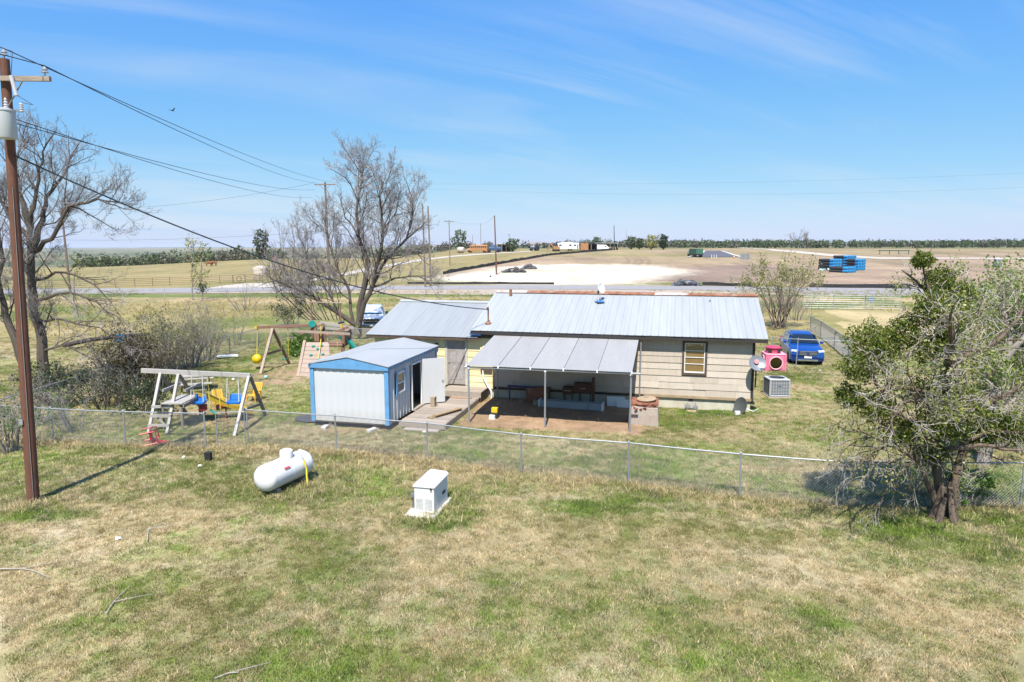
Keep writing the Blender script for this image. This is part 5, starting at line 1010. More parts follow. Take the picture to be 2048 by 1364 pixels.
def swing(X, zs, kind, name='swing_seat'):
    bx_ = X - so_.x; zb = A.z + (B.z - A.z) * (X - A.x) / (B.x - A.x) - .1; zs += gz(X, YB)
    if kind == 'baby':
        o = MB().loft([[(bx_ - .26, -.16, zs + .10), (bx_ + .26, -.16, zs + .10), (bx_ + .26, .18, zs + .10), (bx_ - .26, .18, zs + .10)], [(bx_ - .24, -.15, zs), (bx_ + .24, -.15, zs), (bx_ + .22, .15, zs), (bx_ - .22, .15, zs)]]).loft([[(bx_ - .26, .14, zs + .1), (bx_ + .26, .14, zs + .1), (bx_ + .26, .19, zs + .1), (bx_ - .26, .19, zs + .1)], [(bx_ - .2, .2, zs + .34), (bx_ + .2, .2, zs + .34), (bx_ + .2, .24, zs + .34), (bx_ - .2, .24, zs + .34)]]).build(name, M_bluep, sws, bevel=.02)
        for sx_ in (-.24, .24):
            for sy_ in (-.14, .16): MB().tube([(bx_ + sx_, sy_, zs + .1), (bx_ + sx_ * .85, 0, zb)], .013, 5).build('swing_rope', M_rope, o)
    else:
        pts = [Vector((bx_ - .2 + .4 * i_ / 8, 0, zs + .12 * (2 * i_ / 8 - 1) ** 2)) for i_ in range(9)]; o = MB().loft([[p + Vector((0, -.08, 0)), p + Vector((0, .08, 0)), p + Vector((0, .08, -.015)), p + Vector((0, -.08, -.015))] for p in pts]).build(name, M_teal, sws)
        for sx_ in (-.2, .2): MB().tube([(bx_ + sx_, 0, zs + .12), (bx_ + sx_, 0, zs + .75)], .018, 5).tube([(bx_ + sx_, 0, zs + .75), (bx_ + sx_, 0, zb)], .006, 4).build('swing_rope', M_yrope, o)
swing(at_y(397, 800, YB).x, .78, 'baby'); swing(at_y(468, 800, YB).x, .76, 'baby'); swing(at_y(431, 830, YB).x, .42, 'strap')
MB().obox((at_y(405, 818, YB).x - so_.x, .1, .62), (.2, .2, .22)).build('footrest', plain('dark_red_plastic', (.33, .03, .05), .5), sws)

# ================================================================ garden seats and small toys
def lounger(px, py, rz, label, mat):
    p = gpt(px, py); o = thing('plastic_chair', label, 'chair', p, rz, 'plastic garden chairs')
    MB().obox((0, 0, .34), (.56, .55, .05)).build('seat', mat, o, bevel=.02)
    for i_ in range(5): MB().obox((-.22 + i_ * .11, .40, .64), (.09, .04, .66), (-.42, 0, 0)).build('back_slat', mat, o, bevel=.01)
    MB().obox((0, .53, .93), (.54, .05, .08), (-.42, 0, 0)).build('back_top', mat, o, bevel=.02)
    for sx_ in (-.27, .27):
        MB().tube([(sx_, -.26, .0), (sx_, -.26, .56), (sx_, .25, .56)], .03, 6).build('arm', mat, o)
        MB().tube([(sx_, .24, 0), (sx_, .24, .56)], .03, 6).build('leg', mat, o)
    return o
lounger(440, 818, R(35), 'orange plastic reclining chair standing between the two blue swings', M_orng).scale = (.78,) * 3
lounger(508, 802, R(-15), 'orange plastic chair just behind the right leg of the grey swing set', M_orng).scale = (.78,) * 3
rc = lounger(285, 893, R(70), 'red plastic chair tipped over in the grass near the pole shadow', M_redp); rc.rotation_euler = (R(-82), R(8), R(-68)); rc.location.z += .3; rc.scale = (.85, .85, .85)
tb_ = gpt(392, 780); tbo = thing('picnic_table', 'small weathered picnic table with benches behind the swing set', 'picnic table', tb_, R(20))
for k_ in range(4): MB().box(-.75, .75, -.3 + k_ * .155, -.3 + k_ * .155 + .145, .68, .72).build('table_board', M_wgrey, tbo)
for sy_ in (-.68, .68): MB().box(-.75, .75, sy_ - .12, sy_ + .12, .40, .44).build('bench', M_wgrey, tbo)
for X in (-.55, .55):
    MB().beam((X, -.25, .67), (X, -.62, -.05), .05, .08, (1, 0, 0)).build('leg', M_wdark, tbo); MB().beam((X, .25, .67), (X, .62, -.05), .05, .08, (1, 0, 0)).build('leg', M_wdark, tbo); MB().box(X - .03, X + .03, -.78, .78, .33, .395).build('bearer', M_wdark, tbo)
p = gpt(352, 845); rt = thing('toy_tractor', 'small red and yellow ride-on toy beside the yellow slide end', 'toy', gpt(446, 818), R(30)); MB().prism([(-.25, .1), (.25, .1), (.25, .25), (.05, .28), (-.05, .4), (-.25, .4)], lambda a, b: (a, -.1, b), lambda a, b: (a, .1, b)).build('body', M_redp, rt, bevel=.02)
for X in (-.18, .18):
    for Y in (-.12, .12): MB().lathe([(0, -.03), (.09, -.03), (.09, .03), (0, .03)], 12, (X, Y, .09), (0, 1, 0)).build('wheel', M_black, rt)
MB().obox((-.05, 0, .46), (.06, .18, .1)).build('handlebar', M_yelp, rt)
p = gpt(231, 805); o = MB().obox((0, 0, .1), (.3, .2, .16), (.2, 0, .4)).obox((.05, -.02, .24), (.12, .12, .14)).build('toy_scrap', plain('pale_yellow_plastic', (.62, .52, .22), .5), None, loc=p); tag(o, 'pale yellow broken toy lying in the shade under the left brush', 'toy')
p = gpt(455, 715); o = MB().box(-.6, .6, -.25, .25, .0, .07).box(-.55, .55, -.2, .2, .071, .1).build('white_slab', M_white, None, loc=p + Vector((0, 0, .05)), rotz=R(25)); tag(o, 'flat white slab lying by the side fence in the grass', 'slab')
for i_, (px, py, r_, c_, lb) in enumerate(((532, 758, .10, (.35, .62, .55), 'small pale green ball on the grass near the playset'), (467, 762, .08, (.6, .68, .5), 'tiny pale ball on the grass behind the swing set'))):
    p = gpt(px, py); o = MB().blob((0, 0, r_), r_, r_, r_, amp=0).build('ball', plain('ball_plastic_%d' % (i_ + 1), c_, .5), None, smooth=True, loc=p); tag(o, lb, 'ball')
bh = at_y(238, 682, 33.5); o = thing('bird_feeder', 'bright blue bird feeder on a thin post among the left brush', 'bird feeder', (bh.x, 33.5, gz(bh.x, 33.5))); z = bh.z - o.location.z
MB().tube([(0, 0, -.1), (.02, 0, z)], .04, 6).build('post', M_wdark, o); Mf = plain('feeder_blue', (.03, .28, .55), .45); MB().box(-.2, .2, -.16, .16, z, z + .04).build('tray', Mf, o); MB().prism([(-.24, z + .2), (.24, z + .2), (0, z + .36)], lambda a, b: (a, -.18, b), lambda a, b: (a, .18, b)).build('roof', Mf, o); MB().box(-.12, .12, -.1, .1, z + .041, z + .21).build('box', Mf, o)

# ================================================================ wooden playset at the back
M_play = wood('reddish_play_wood', (.30, .165, .11), (1, 1, 5), .15); M_plight = wood('sun_bleached_play_wood', (.42, .32, .25), (1, 1, 5), .12)
a1, a2 = gpt(521, 748), gpt(579, 728); apx = at_y(545, 657, 37.3); po = Vector((-11.5, 37.0, 0)); ply = thing('wooden_playset', 'reddish wooden playset with swing beam, climbing wall and green slide', 'playset', po); Q = lambda v: Vector(v) - po
MB().beam(Q(apx), Q(a1), .1, .14, (1, 0, 0)).build('leg', M_plight, ply, bevel=.01); MB().beam(Q(apx), Q(a2), .1, .14, (1, 0, 0)).build('leg', M_play, ply, bevel=.01)
MB().beam(Q(a1.lerp(apx, .42)), Q(a2.lerp(apx, .42)), .05, .12).build('cross_brace', M_play, ply)
e0, e1 = at_y(512, 655, 37.3), at_y(634, 650, 37.6); MB().beam(Q(e0), Q(e1), .09, .15).build('swing_beam', M_play, ply, bevel=.01); MB().obox(Q(e0), (.12, .12, .16)).build('end_cap', M_yelp, ply)
TX0, TX1, TY0, TY1 = at_y(636, 700, 37.2).x, at_y(690, 700, 37.2).x, 36.9, 38.5; TZ = 1.35; t0 = lambda x, y, z: (x - po.x, y - po.y, z)
for x_ in (TX0, TX1):
    for y_ in (TY0, TY1): MB().box(x_ - po.x - .05, x_ - po.x + .05, y_ - po.y - .05, y_ - po.y + .05, -.1, 2.35).build('tower_post', M_play, ply)
for k_ in range(9): MB().box(TX0 - po.x - .08, TX1 - po.x + .08, TY0 - po.y + k_ * .185 - .05, TY0 - po.y + k_ * .185 + .12, TZ - .04, TZ).build('floor_board', M_play, ply)
for k_ in range(5): MB().box(TX0 - po.x - .02 + k_ * .14 - .06 , TX0 - po.x + k_ * .14 + .05, TY0 - po.y - .08, TY0 - po.y - .051, TZ - .02, TZ + .75).build('wall_board', M_play, ply) if k_ < 2 or k_ > 7 else None
for k_ in range(8): MB().box(TX1 - po.x + .051, TX1 - po.x + .08, TY0 - po.y + k_ * .2, TY0 - po.y + k_ * .2 + .18, TZ - .02, TZ + .72).build('wall_board', M_play, ply)
for k_ in range(8): MB().box(TX0 - po.x - .08, TX0 - po.x - .051, TY0 - po.y + k_ * .2, TY0 - po.y + k_ * .2 + .18, TZ - .02, TZ + .72).build('wall_board', M_play, ply)
for (pa, pb2, yy, m_) in (((590, 662), (700, 668), 36.4, M_plight), ((640, 645), (708, 656), 38.2, M_wgrey), ((652, 672), (697, 654), 37.4, M_play), ((600, 668), (648, 648), 37.2, M_play), ((636, 655), (700, 660), 38.6, M_wgrey)): MB().beam(Q(at_y(*pa, yy)), Q(at_y(*pb2, yy)), .06, .13).build('roof_beam', m_, ply)
MB().beam(Q(at_y(594, 662, 36.4)), Q(gpt(590, 700)) + Vector((0, 0, 0)), .06, .06).build('corner_post', M_galv, ply) if False else None
# climbing wall
cw0, cw1 = gpt(598, 753), gpt(662, 757); ct0, ct1 = at_y(612, 684, 36.7), at_y(658, 684, 36.7)
n = 8
for k_ in range(n):
    f0, f1_ = k_ / n, (k_ + .94) / n; pA, pB, pC, pD = (Q(cw0.lerp(ct0, f0)), Q(cw1.lerp(ct1, f0)), Q(cw1.lerp(ct1, f1_)), Q(cw0.lerp(ct0, f1_))); d_ = Vector((0, .035, -.02))
    MB().add([pA, pB, pC, pD, pA + d_, pB + d_, pC + d_, pD + d_], [(0, 1, 2, 3), (7, 6, 5, 4), (0, 4, 5, 1), (1, 5, 6, 2), (2, 6, 7, 3), (3, 7, 4, 0)]).build('wall_plank', M_plight, ply)
MB().beam(Q(cw0) + Vector((-.06, 0, 0)), Q(ct0) + Vector((-.06, -.02, .1)), .06, .14, (1, 0, 0)).build('wall_rail', M_plight, ply)
hold = MB().blob((0, 0, 0), .09, .06, .075, 3, .3, 8, 6).mesh('climbing_hold'); hold.materials.append(M_teal)
for fx, fy in ((.35, .88), (.55, .8), (.3, .62), (.7, .9), (.62, .5), (.3, .35), (.75, .65), (.5, .2)):
    p = Q(cw0.lerp(cw1, fx).lerp(ct0.lerp(ct1, fx), fy)); o = link('climbing_hold', hold, None, ply); o.location = p + Vector((0, -.06, 0))
MB().tube([Q(ct0.lerp(ct1, .68)) + Vector((0, -.05, .9)), Q(ct0.lerp(ct1, .68)) + Vector((0, -.1, .2)), Q(cw0.lerp(cw1, .6).lerp(ct0.lerp(ct1, .6), .5)) + Vector((0, -.08, 0))], .022, 6).build('climbing_rope', M_yrope, ply)
for (px, py) in ((612, 667), (668, 668), (675, 690), (655, 675)): p = Q(at_y(px, py, 36.6)); MB().tube([p + Vector((0, 0, -.16)), p + Vector((.02, -.08, -.12)), p + Vector((.02, -.08, .12)), p + Vector((0, 0, .16))], .02, 6).build('grab_handle', M_yelp, ply)
p = Q(at_y(624, 648, 37.0)); MB().lathe([(0, -.02), (.18, -.03), (.2, 0), (.18, .03), (0, .02)], 20, p, (.5, -1, .2)).build('bubble_panel', M_teal, ply, smooth=True)
p = Q(at_y(683, 648, 37.6)); MB().obox(p + Vector((0, 0, -.1)), (.12, .12, .24)).build('telescope_base', M_yelp, ply); MB().tube([p + Vector((-.15, -.1, .05)), p + Vector((.12, .12, .1))], .05, 8).build('telescope', plain('navy_plastic', (.02, .03, .12), .45), ply)
sA, sB = Q(at_y(682, 676, 37.6)), Q(at_y(730, 712, 37.4)); secs = []
for i_ in range(11):
    f = i_ / 10; p = sA.lerp(sB, f); p.z += .12 * math.sin(f * math.pi * 2); secs.append([p + Vector((0, w_, h_)) for w_, h_ in ((-.3, .16), (-.26, .16), (-.22, 0), (.22, 0), (.26, .16), (.3, .16), (.24, -.04), (-.24, -.04))])
MB().loft(secs).build('slide', M_teal, ply, smooth=True)
for px, zz_, kind in ((517, .55, 'ball'), (526, .5, 'strap'), (570, .55, 'strap')):
    p = at_y(px, 700, 37.3); bx_ = p.x - po.x; zb = Q(apx).z - .1; y_ = 37.3 - po.y
    if kind == 'ball':
        o = MB().blob((bx_, y_ - .3, zz_ + .05), .27, .27, .27, amp=0).build('ball_swing', plain('yellow_ball', (.80, .50, .01), .45), ply, smooth=True); MB().tube([(bx_, y_ - .3, zz_ + .25), (bx_, y_, zb)], .015, 5).build('rope', M_yrope, o)
    else:
        o = MB().loft([[(bx_ - .2 + .05 * i_, y_ - .08, zz_ + .12 * (i_ / 4 - 1) ** 2), (bx_ - .2 + .05 * i_, y_ + .08, zz_ + .12 * (i_ / 4 - 1) ** 2), (bx_ - .2 + .05 * i_, y_ + .08, zz_ - .02 + .12 * (i_ / 4 - 1) ** 2), (bx_ - .2 + .05 * i_, y_ - .08, zz_ - .02 + .12 * (i_ / 4 - 1) ** 2)] for i_ in range(9)]).build('swing_seat', M_teal, ply)
        for sx_ in (-.2, .2): MB().tube([(bx_ + sx_, y_, zz_ + .12), (bx_ + sx_, y_, zb)], .012, 5).build('swing_chain', M_yrope if sx_ > 0 else M_galv, o)
gf = thing('bar_frame', 'tall brown pipe frame with a top bar standing behind the playset', 'frame', (at_y(650, 640, 42).x, 42, 0)); gL, gR = at_y(622, 604, 42), at_y(680, 606, 42); gx_ = gf.location.x
MB().tube([(gL.x - gx_, 0, -.1), (gL.x - gx_, 0, gL.z)], .05, 8).build('post', M_play, gf); MB().tube([(gR.x - gx_, 0, -.1), (gR.x - gx_, 0, gR.z)], .05, 8).build('post', M_play, gf); MB().tube([(gL.x - gx_ - .1, 0, gL.z), (gR.x - gx_ + .15, 0, gR.z)], .03, 8).build('top_bar', M_plight, gf)
fq = [gpt(700, 671), gpt(742, 672)]; lf = thing('low_board_fence', 'low brown board fence in front of the white pickup', 'fence', fq[0]); dq = fq[1] - fq[0]
for k_ in range(12): p = dq * (k_ / 11); MB().box(p.x - .08, p.x + .08, p.y - .015, p.y + .015, -.05, .62).build('picket', M_wdark, lf)
MB().beam(Vector((0, .04, .5)), dq + Vector((0, .04, .5)), .04, .08).build('rail', M_wdark, lf)
o = lt('lime_bucket', 'bright lime-green bucket beside the yellow wall left of the shed roof', 'bucket', -16.95, -.9, 0); MB().lathe([(0, 0), (.16, 0), (.2, .5), (.21, .52), (.18, .5), (.15, .03), (0, .03)], 18).build('bucket_body', plain('lime_plastic', (.42, .72, .02), .5), o, smooth=True); o.location.z = 1.65; MB().tube([(0, 0, -1.75), (0, 0, 0)], .05, 8).build('post', M_wdark, o)

# ================================================================ vehicles
def carpaint(name, c, rough=.22):
    t = NT(name); t.col(t.ramp(t.noise(1.5, 3), [(.3, shade(c, .94)), (.7, shade(c, 1.04))])).rough(rough); t.b.inputs['Coat Weight'].default_value = .6; t.b.inputs['Coat Roughness'].default_value = .08; return t.m
M_cglass = NT('car_glass').col((.012, .02, .025)).rough(.05).m; M_tyre = plain('tyre_rubber', (.018, .018, .018), .85); M_rim = plain('alloy_rim', (.45, .46, .48), .3, .7); M_chrome = plain('chrome_trim', (.62, .64, .66), .15, .9, var=.02); M_lamp = NT('headlamp_lens').col((.62, .66, .70)).rough(.1).m
def section(hw, z0, z1, tumble=0.0, n=5, y=0, rb=.08, rt=.12):
    pts = [(-hw + rb, z0), (hw - rb, z0), (hw, z0 + rb), (hw, (z0 + z1) / 2), (hw - tumble, z1 - rt), (hw - tumble - rt, z1), (-hw + tumble + rt, z1), (-hw + tumble, z1 - rt), (-hw, (z0 + z1) / 2), (-hw, z0 + rb)]
    return [(a, y, b) for a, b in pts]
def wheel(parent, x, y, r, w, s):
    o = MB().lathe([(r * .62, -w / 2), (r * .95, -w / 2), (r, -w / 4), (r, w / 4), (r * .95, w / 2), (r * .62, w / 2)], 24, (x, y, r), (1, 0, 0)).build('wheel', M_tyre, parent, smooth=True)
    MB().lathe([(0, w * .30), (r * .1, w * .36), (r * .2, w * .25), (r * .6, w * .40), (r * .64, w * .48), (r * .64, -w * .3), (0, -w * .3)], 20, (x, y, r), (s, 0, 0)).build('rim', M_rim, o, smooth=True); return o
def suv(name, label, loc, rz, paint, L=4.52, Wd=1.84, Hh=1.68):
    o = thing(name, label, 'car', loc, rz); hw = Wd / 2
    st = [(-2.26, .80, .34, .66), (-2.18, .88, .24, .86), (-1.9, .915, .22, .97), (-1.2, .92, .24, 1.06), (-.9, .92, .22, 1.09), (0, .925, .22, 1.10), (1.2, .925, .22, 1.12), (1.9, .915, .24, 1.13), (2.15, .89, .30, 1.10), (2.26, .82, .42, .95)]
    MB().loft([section(a * hw / .92, b, c_, .03, y=y_) for y_, a, b, c_ in st]).build('body', paint, o, smooth=True)
    gs = [(-1.02, .83, 1.05, 1.09, .02), (-.55, .80, 1.05, 1.42, .12), (-.15, .78, 1.05, 1.60, .17), (.3, .78, 1.05, 1.665, .18), (1.0, .78, 1.05, 1.66, .18), (1.6, .76, 1.05, 1.60, .17), (2.0, .74, 1.05, 1.40, .12), (2.12, .72, 1.05, 1.12, .03)]
    MB().loft([section(a * hw / .92, b, c_, t_, y=y_, rt=min(.12, (c_ - b) * .3), rb=.01) for y_, a, b, c_, t_ in gs]).build('roof', paint, o, smooth=True)
    # windscreen and side glass
    ws = []
    for y_, a, b, c_, t_ in [(-1.0, .83, 1.05, 1.115, .02)] + gs[1:2] + [(-.30, .79, 1.05, 1.545, .15)]:
        hw_ = a * hw / .92; rt_ = min(.12, (c_ - b) * .3); ws.append([(X, y_ - .02, Z + .02) for X, Z in ((-(hw_ - t_) + .05, c_ - rt_ * .6), (-(hw_ - t_ - rt_), c_), (0, c_ + .008), (hw_ - t_ - rt_, c_), (hw_ - t_ - .05, c_ - rt_ * .6))])
    MB().loft(ws, cap=False, closed=False).build('windscreen', M_cglass, o, smooth=True)
    for s_ in (-1, 1):
        for (ya, yb, yc, yd) in ((-.62, .20, .18, -.20), (.26, 1.05, 1.02, .26), (1.12, 1.85, 1.60, 1.10)):
            X0, X1 = s_ * .862, s_ * .70
            MB().add([(X0, ya, 1.13), (X0, yb, 1.13), (X1, yc, 1.53), (X1, yd, 1.53), (X0 - s_ * .06, ya, 1.13), (X0 - s_ * .06, yb, 1.13), (X1 - s_ * .06, yc, 1.53), (X1 - s_ * .06, yd, 1.53)], [(0, 1, 2, 3), (7, 6, 5, 4), (0, 4, 5, 1), (1, 5, 6, 2), (2, 6, 7, 3), (3, 7, 4, 0)]).build('side_window', M_cglass, o)
        MB().obox((s_ * 1.02, -.62, 1.13), (.2, .1, .15)).build('wing_mirror', paint, o, bevel=.03)
        MB().obox((s_ * .70, -2.13, .82), (.36, .16, .13), (0, 0, s_ * .42)).build('headlight', M_lamp, o, bevel=.03)
        MB().obox((s_ * .72, -2.22, .45), (.2, .06, .1)).build('fog_lamp', M_dark, o, bevel=.02)
        MB().obox((s_ * .80, 2.13, .95), (.2, .12, .3), (0, 0, -s_ * .3)).build('tail_light', M_redp, o, bevel=.02)
    for i_, z in enumerate((.62, .70, .78)): MB().box(-.48 + .02 * i_, .48 - .02 * i_, -2.30, -2.22, z, z + .045).build('grille_bar', M_chrome, o, bevel=.01)
    MB().box(-.5, .5, -2.275, -2.2, .58, .84).build('grille', M_dark, o, bevel=.02); MB().box(-.55, .55, -2.29, -2.2, .26, .36).build('lower_grille', M_chrome, o, bevel=.02)
    MB().box(-.2, .2, -2.325, -2.30, .44, .58).build('licence_plate', M_white, o); MB().lathe([(0, 0), (.085, .0), (.085, .02), (0, .02)], 18, (0, -2.30, .72), (0, -1, 0)).build('emblem', plain('badge_navy', (.02, .05, .22), .3), o)
    MB().tube([(.34, -.92, 1.17), (.02, -.80, 1.24)], .01, 5).tube([(-.24, -.93, 1.17), (-.56, -.78, 1.25)], .01, 5).build('wiper', M_dark, o)
    for s_ in (-1, 1):
        MB().tube([(s_ * .62, .0, 1.70), (s_ * .62, 1.5, 1.70)], .02, 6).build('roof_rail', M_chrome, o)
        for y_ in (-1.36, 1.36): wheel(o, s_ * .82, y_, .345, .23, s_)
    return o
cp = at_z(1616, 731); suv('parked_suv', 'shiny blue compact SUV parked facing the camera behind the pink playhouse', Vector((cp.x + .45, cp.y + 2.15, gz(cp.x, cp.y + 2) + .0)), R(-13), carpaint('metallic_blue', (.005, .050, .24)))
def pickup(label, loc, rz, paint):
    o = thing('pickup_truck', label, 'pickup truck', loc, rz)
    st = [(-2.85, .88, .45, .98), (-2.75, .96, .40, 1.10), (-2.0, 1.0, .40, 1.18), (-1.2, 1.0, .40, 1.22), (1.0, 1.0, .40, 1.25), (1.1, 1.0, .42, 1.27), (2.85, 1.0, .45, 1.27)]
    MB().loft([section(a, b, c_, .03, y=y_) for y_, a, b, c_ in st]).build('body', paint, o, smooth=True)
    MB().loft([section(a, 1.15, c_, t_, y=y_, rt=.08, rb=.01) for y_, a, c_, t_ in ((-1.3, .90, 1.24, .02), (-.55, .86, 1.82, .14), (.0, .86, 1.92, .16), (.85, .86, 1.90, .16), (1.0, .88, 1.28, .03))]).build('cab', paint, o, smooth=True)
    MB().add([(-.78, -1.27, 1.27), (.78, -1.27, 1.27), (.68, -.52, 1.82), (-.68, -.52, 1.82), (-.78, -1.2, 1.25), (.78, -1.2, 1.25), (.68, -.46, 1.8), (-.68, -.46, 1.8)], [(0, 1, 2, 3), (7, 6, 5, 4), (0, 4, 5, 1), (1, 5, 6, 2), (2, 6, 7, 3), (3, 7, 4, 0)]).build('windscreen', NT('blue_tinted_glass').col((.02, .07, .12)).rough(.06).m, o)
    for s_ in (-1, 1):
        X0, X1 = s_ * .93, s_ * .76
        for ya, yb in ((-.8, .0), (.06, .85)): MB().add([(X0, ya, 1.28), (X0, yb, 1.28), (X1, yb - .05, 1.78), (X1, max(ya, -.5), 1.78), (X0 - s_ * .1, ya, 1.28), (X0 - s_ * .1, yb, 1.28), (X1 - s_ * .1, yb - .05, 1.78), (X1 - s_ * .1, max(ya, -.5), 1.78)], [(0, 1, 2, 3), (7, 6, 5, 4), (0, 4, 5, 1), (1, 5, 6, 2), (2, 6, 7, 3), (3, 7, 4, 0)]).build('side_window', M_cglass, o)
        MB().obox((s_ * 1.14, -.95, 1.36), (.2, .12, .26)).build('wing_mirror', M_black, o, bevel=.03); MB().obox((s_ * .78, -2.78, .93), (.34, .2, .24)).build('headlight', M_lamp, o, bevel=.03)
        for y_ in (-1.85, 1.85): wheel(o, s_ * .88, y_, .40, .27, s_)
    MB().box(-.6, .6, -2.93, -2.8, .72, 1.06).build('grille', M_black, o, bevel=.03); MB().box(-.55, .55, -2.95, -2.9, .86, .92).build('grille_bar', M_chrome, o); MB().box(-.98, .98, -3.0, -2.8, .46, .66).build('bumper', M_chrome, o, bevel=.04); MB().box(-.16, .16, -3.02, -3.0, .5, .62).build('licence_plate', M_white, o)
    return o
tq = at_z(733, 664); pickup('white pickup truck parked behind the playset, partly hidden by the yellow roof', Vector((tq.x, tq.y + 2.8, gz(tq.x, tq.y + 2.8))), R(8), carpaint('white_paint_truck', (.66, .68, .71)))
st_ = lt('lawn_chair', 'folded blue and white striped lawn chair beyond the house corner', 'lawn chair', .34, 2.4, gz(*L2W(.34, 2.4)[:2]), R(68))
MB().tube([(-.25, 0, 0), (-.25, .35, 1.35), (.25, .35, 1.35), (.25, 0, 0)], .02, 6).build('frame', M_galv, st_); 
for k_ in range(9): MB().obox((0, .08 + .03 * k_, .35 + .115 * k_), (.5, .02, .09), (-.25, 0, 0)).build('webbing', M_white if k_ % 2 else plain('blue_webbing', (.05, .12, .35), .7), st_)
# ================================================================ trees and shrubs
def bark(name, c, sc=7, var=.4):
    c = dim(c); t = NT(name); v = t.noise(sc, 6, .75, stretch=(1, 1, .25)); n2 = t.noise(.8, 4)
    k = t.ramp(v, [(.25, shade(c, 1 - var)), (.5, c), (.8, shade(c, 1.3))]); k = t.mix(t.rng(n2, .45, .7, 0, .5), k, shade((c[0] * .95, c[1], c[2] * 1.05), .7)); t.col(k).rough(.95, spec=.1); t.bump(v, .6, .03); return t.m
B_dark = bark('dark_bark', (.115, .095, .08)); B_grey = bark('grey_bark', (.30, .265, .23)); B_tan = bark('tan_twigs', (.36, .31, .26), 20, .3); B_purple = bark('purplish_twigs', (.34, .305, .295), 20, .3); B_pale = bark('pale_dead_twigs', (.47, .42, .37), 14, .4)
def leaf_mat(name, c0, c1, c2, trans=.35):
    c0, c1, c2 = dim(c0), dim(c1), dim(c2); t = NT(name); b = t.n.new('ShaderNodeAttribute'); b.attribute_name = 'lv'; k = t.ramp(b.outputs['Fac'], [(0, c0), (.55, c1), (1, c2)]); t.n.remove(t.b)
    d = t.n.new('ShaderNodeBsdfDiffuse'); tr = t.n.new('ShaderNodeBsdfTranslucent'); gl = t.n.new('ShaderNodeBsdfGlossy'); gl.inputs['Roughness'].default_value = .5; mx = t.n.new('ShaderNodeMixShader'); mx.inputs[0].default_value = trans; m2 = t.n.new('ShaderNodeMixShader'); m2.inputs[0].default_value = .04
    t.l.new(k, d.inputs[0]); t.l.new(k, tr.inputs[0]); t.l.new(d.outputs[0], mx.inputs[1]); t.l.new(tr.outputs[0], mx.inputs[2]); t.l.new(mx.outputs[0], m2.inputs[1]); t.l.new(gl.outputs[0], m2.inputs[2]); t.l.new(m2.outputs[0], t.n['Material Output'].inputs[0]); return t.m
LF_mist = leaf_mat('mistletoe_leaf', (.06, .10, .012), (.14, .19, .02), (.30, .31, .035)); LF_new = leaf_mat('new_spring_leaf', (.13, .20, .03), (.23, .32, .055), (.33, .40, .10)); LF_yel = leaf_mat('yellow_green_leaf', (.20, .22, .05), (.32, .32, .09), (.42, .42, .14)); LF_dark = leaf_mat('dark_evergreen_leaf', (.02, .04, .014), (.045, .075, .022), (.09, .12, .035)); LF_brown = leaf_mat('brown_cedar_leaf', (.05, .045, .015), (.11, .09, .03), (.17, .13, .05)); LF_far = leaf_mat('far_tree_leaf', (.06, .09, .03), (.10, .14, .05), (.15, .18, .085)); LF_grey = leaf_mat('grey_brush', (.11, .095, .075), (.17, .15, .115), (.21, .20, .12)); LF_weed = leaf_mat('lush_weed_leaf', (.06, .13, .01), (.10, .22, .015), (.17, .32, .03))
def leaves_mesh(name, P_, size, mat, rs_, flat=.0, asp=1.6, lv=None):
    n = len(P_); a = rs_.normal(size=(n, 3)); a[:, 2] *= (1 - flat); a /= np.linalg.norm(a, axis=1, keepdims=True) + 1e-9; b = rs_.normal(size=(n, 3)); b -= a * (a * b).sum(1, keepdims=True); b /= np.linalg.norm(b, axis=1, keepdims=True) + 1e-9
    s = (size * rs_.uniform(.6, 1.3, n))[:, None]; V_ = np.stack([P_ - a * s * asp / 2, P_ + b * s * .5, P_ + a * s * asp / 2, P_ - b * s * .5], 1).reshape(-1, 3)
    m = np_mesh(name, V_, np.arange(4 * n).reshape(-1, 4)); at_ = m.attributes.new('lv', 'FLOAT', 'POINT'); v = rs_.uniform(0, 1, n) if lv is None else np.clip(lv + rs_.uniform(-.3, .3, n), 0, 1); at_.data.foreach_set('value', np.repeat(v, 4).astype(np.float32)); m.materials.append(mat); return m
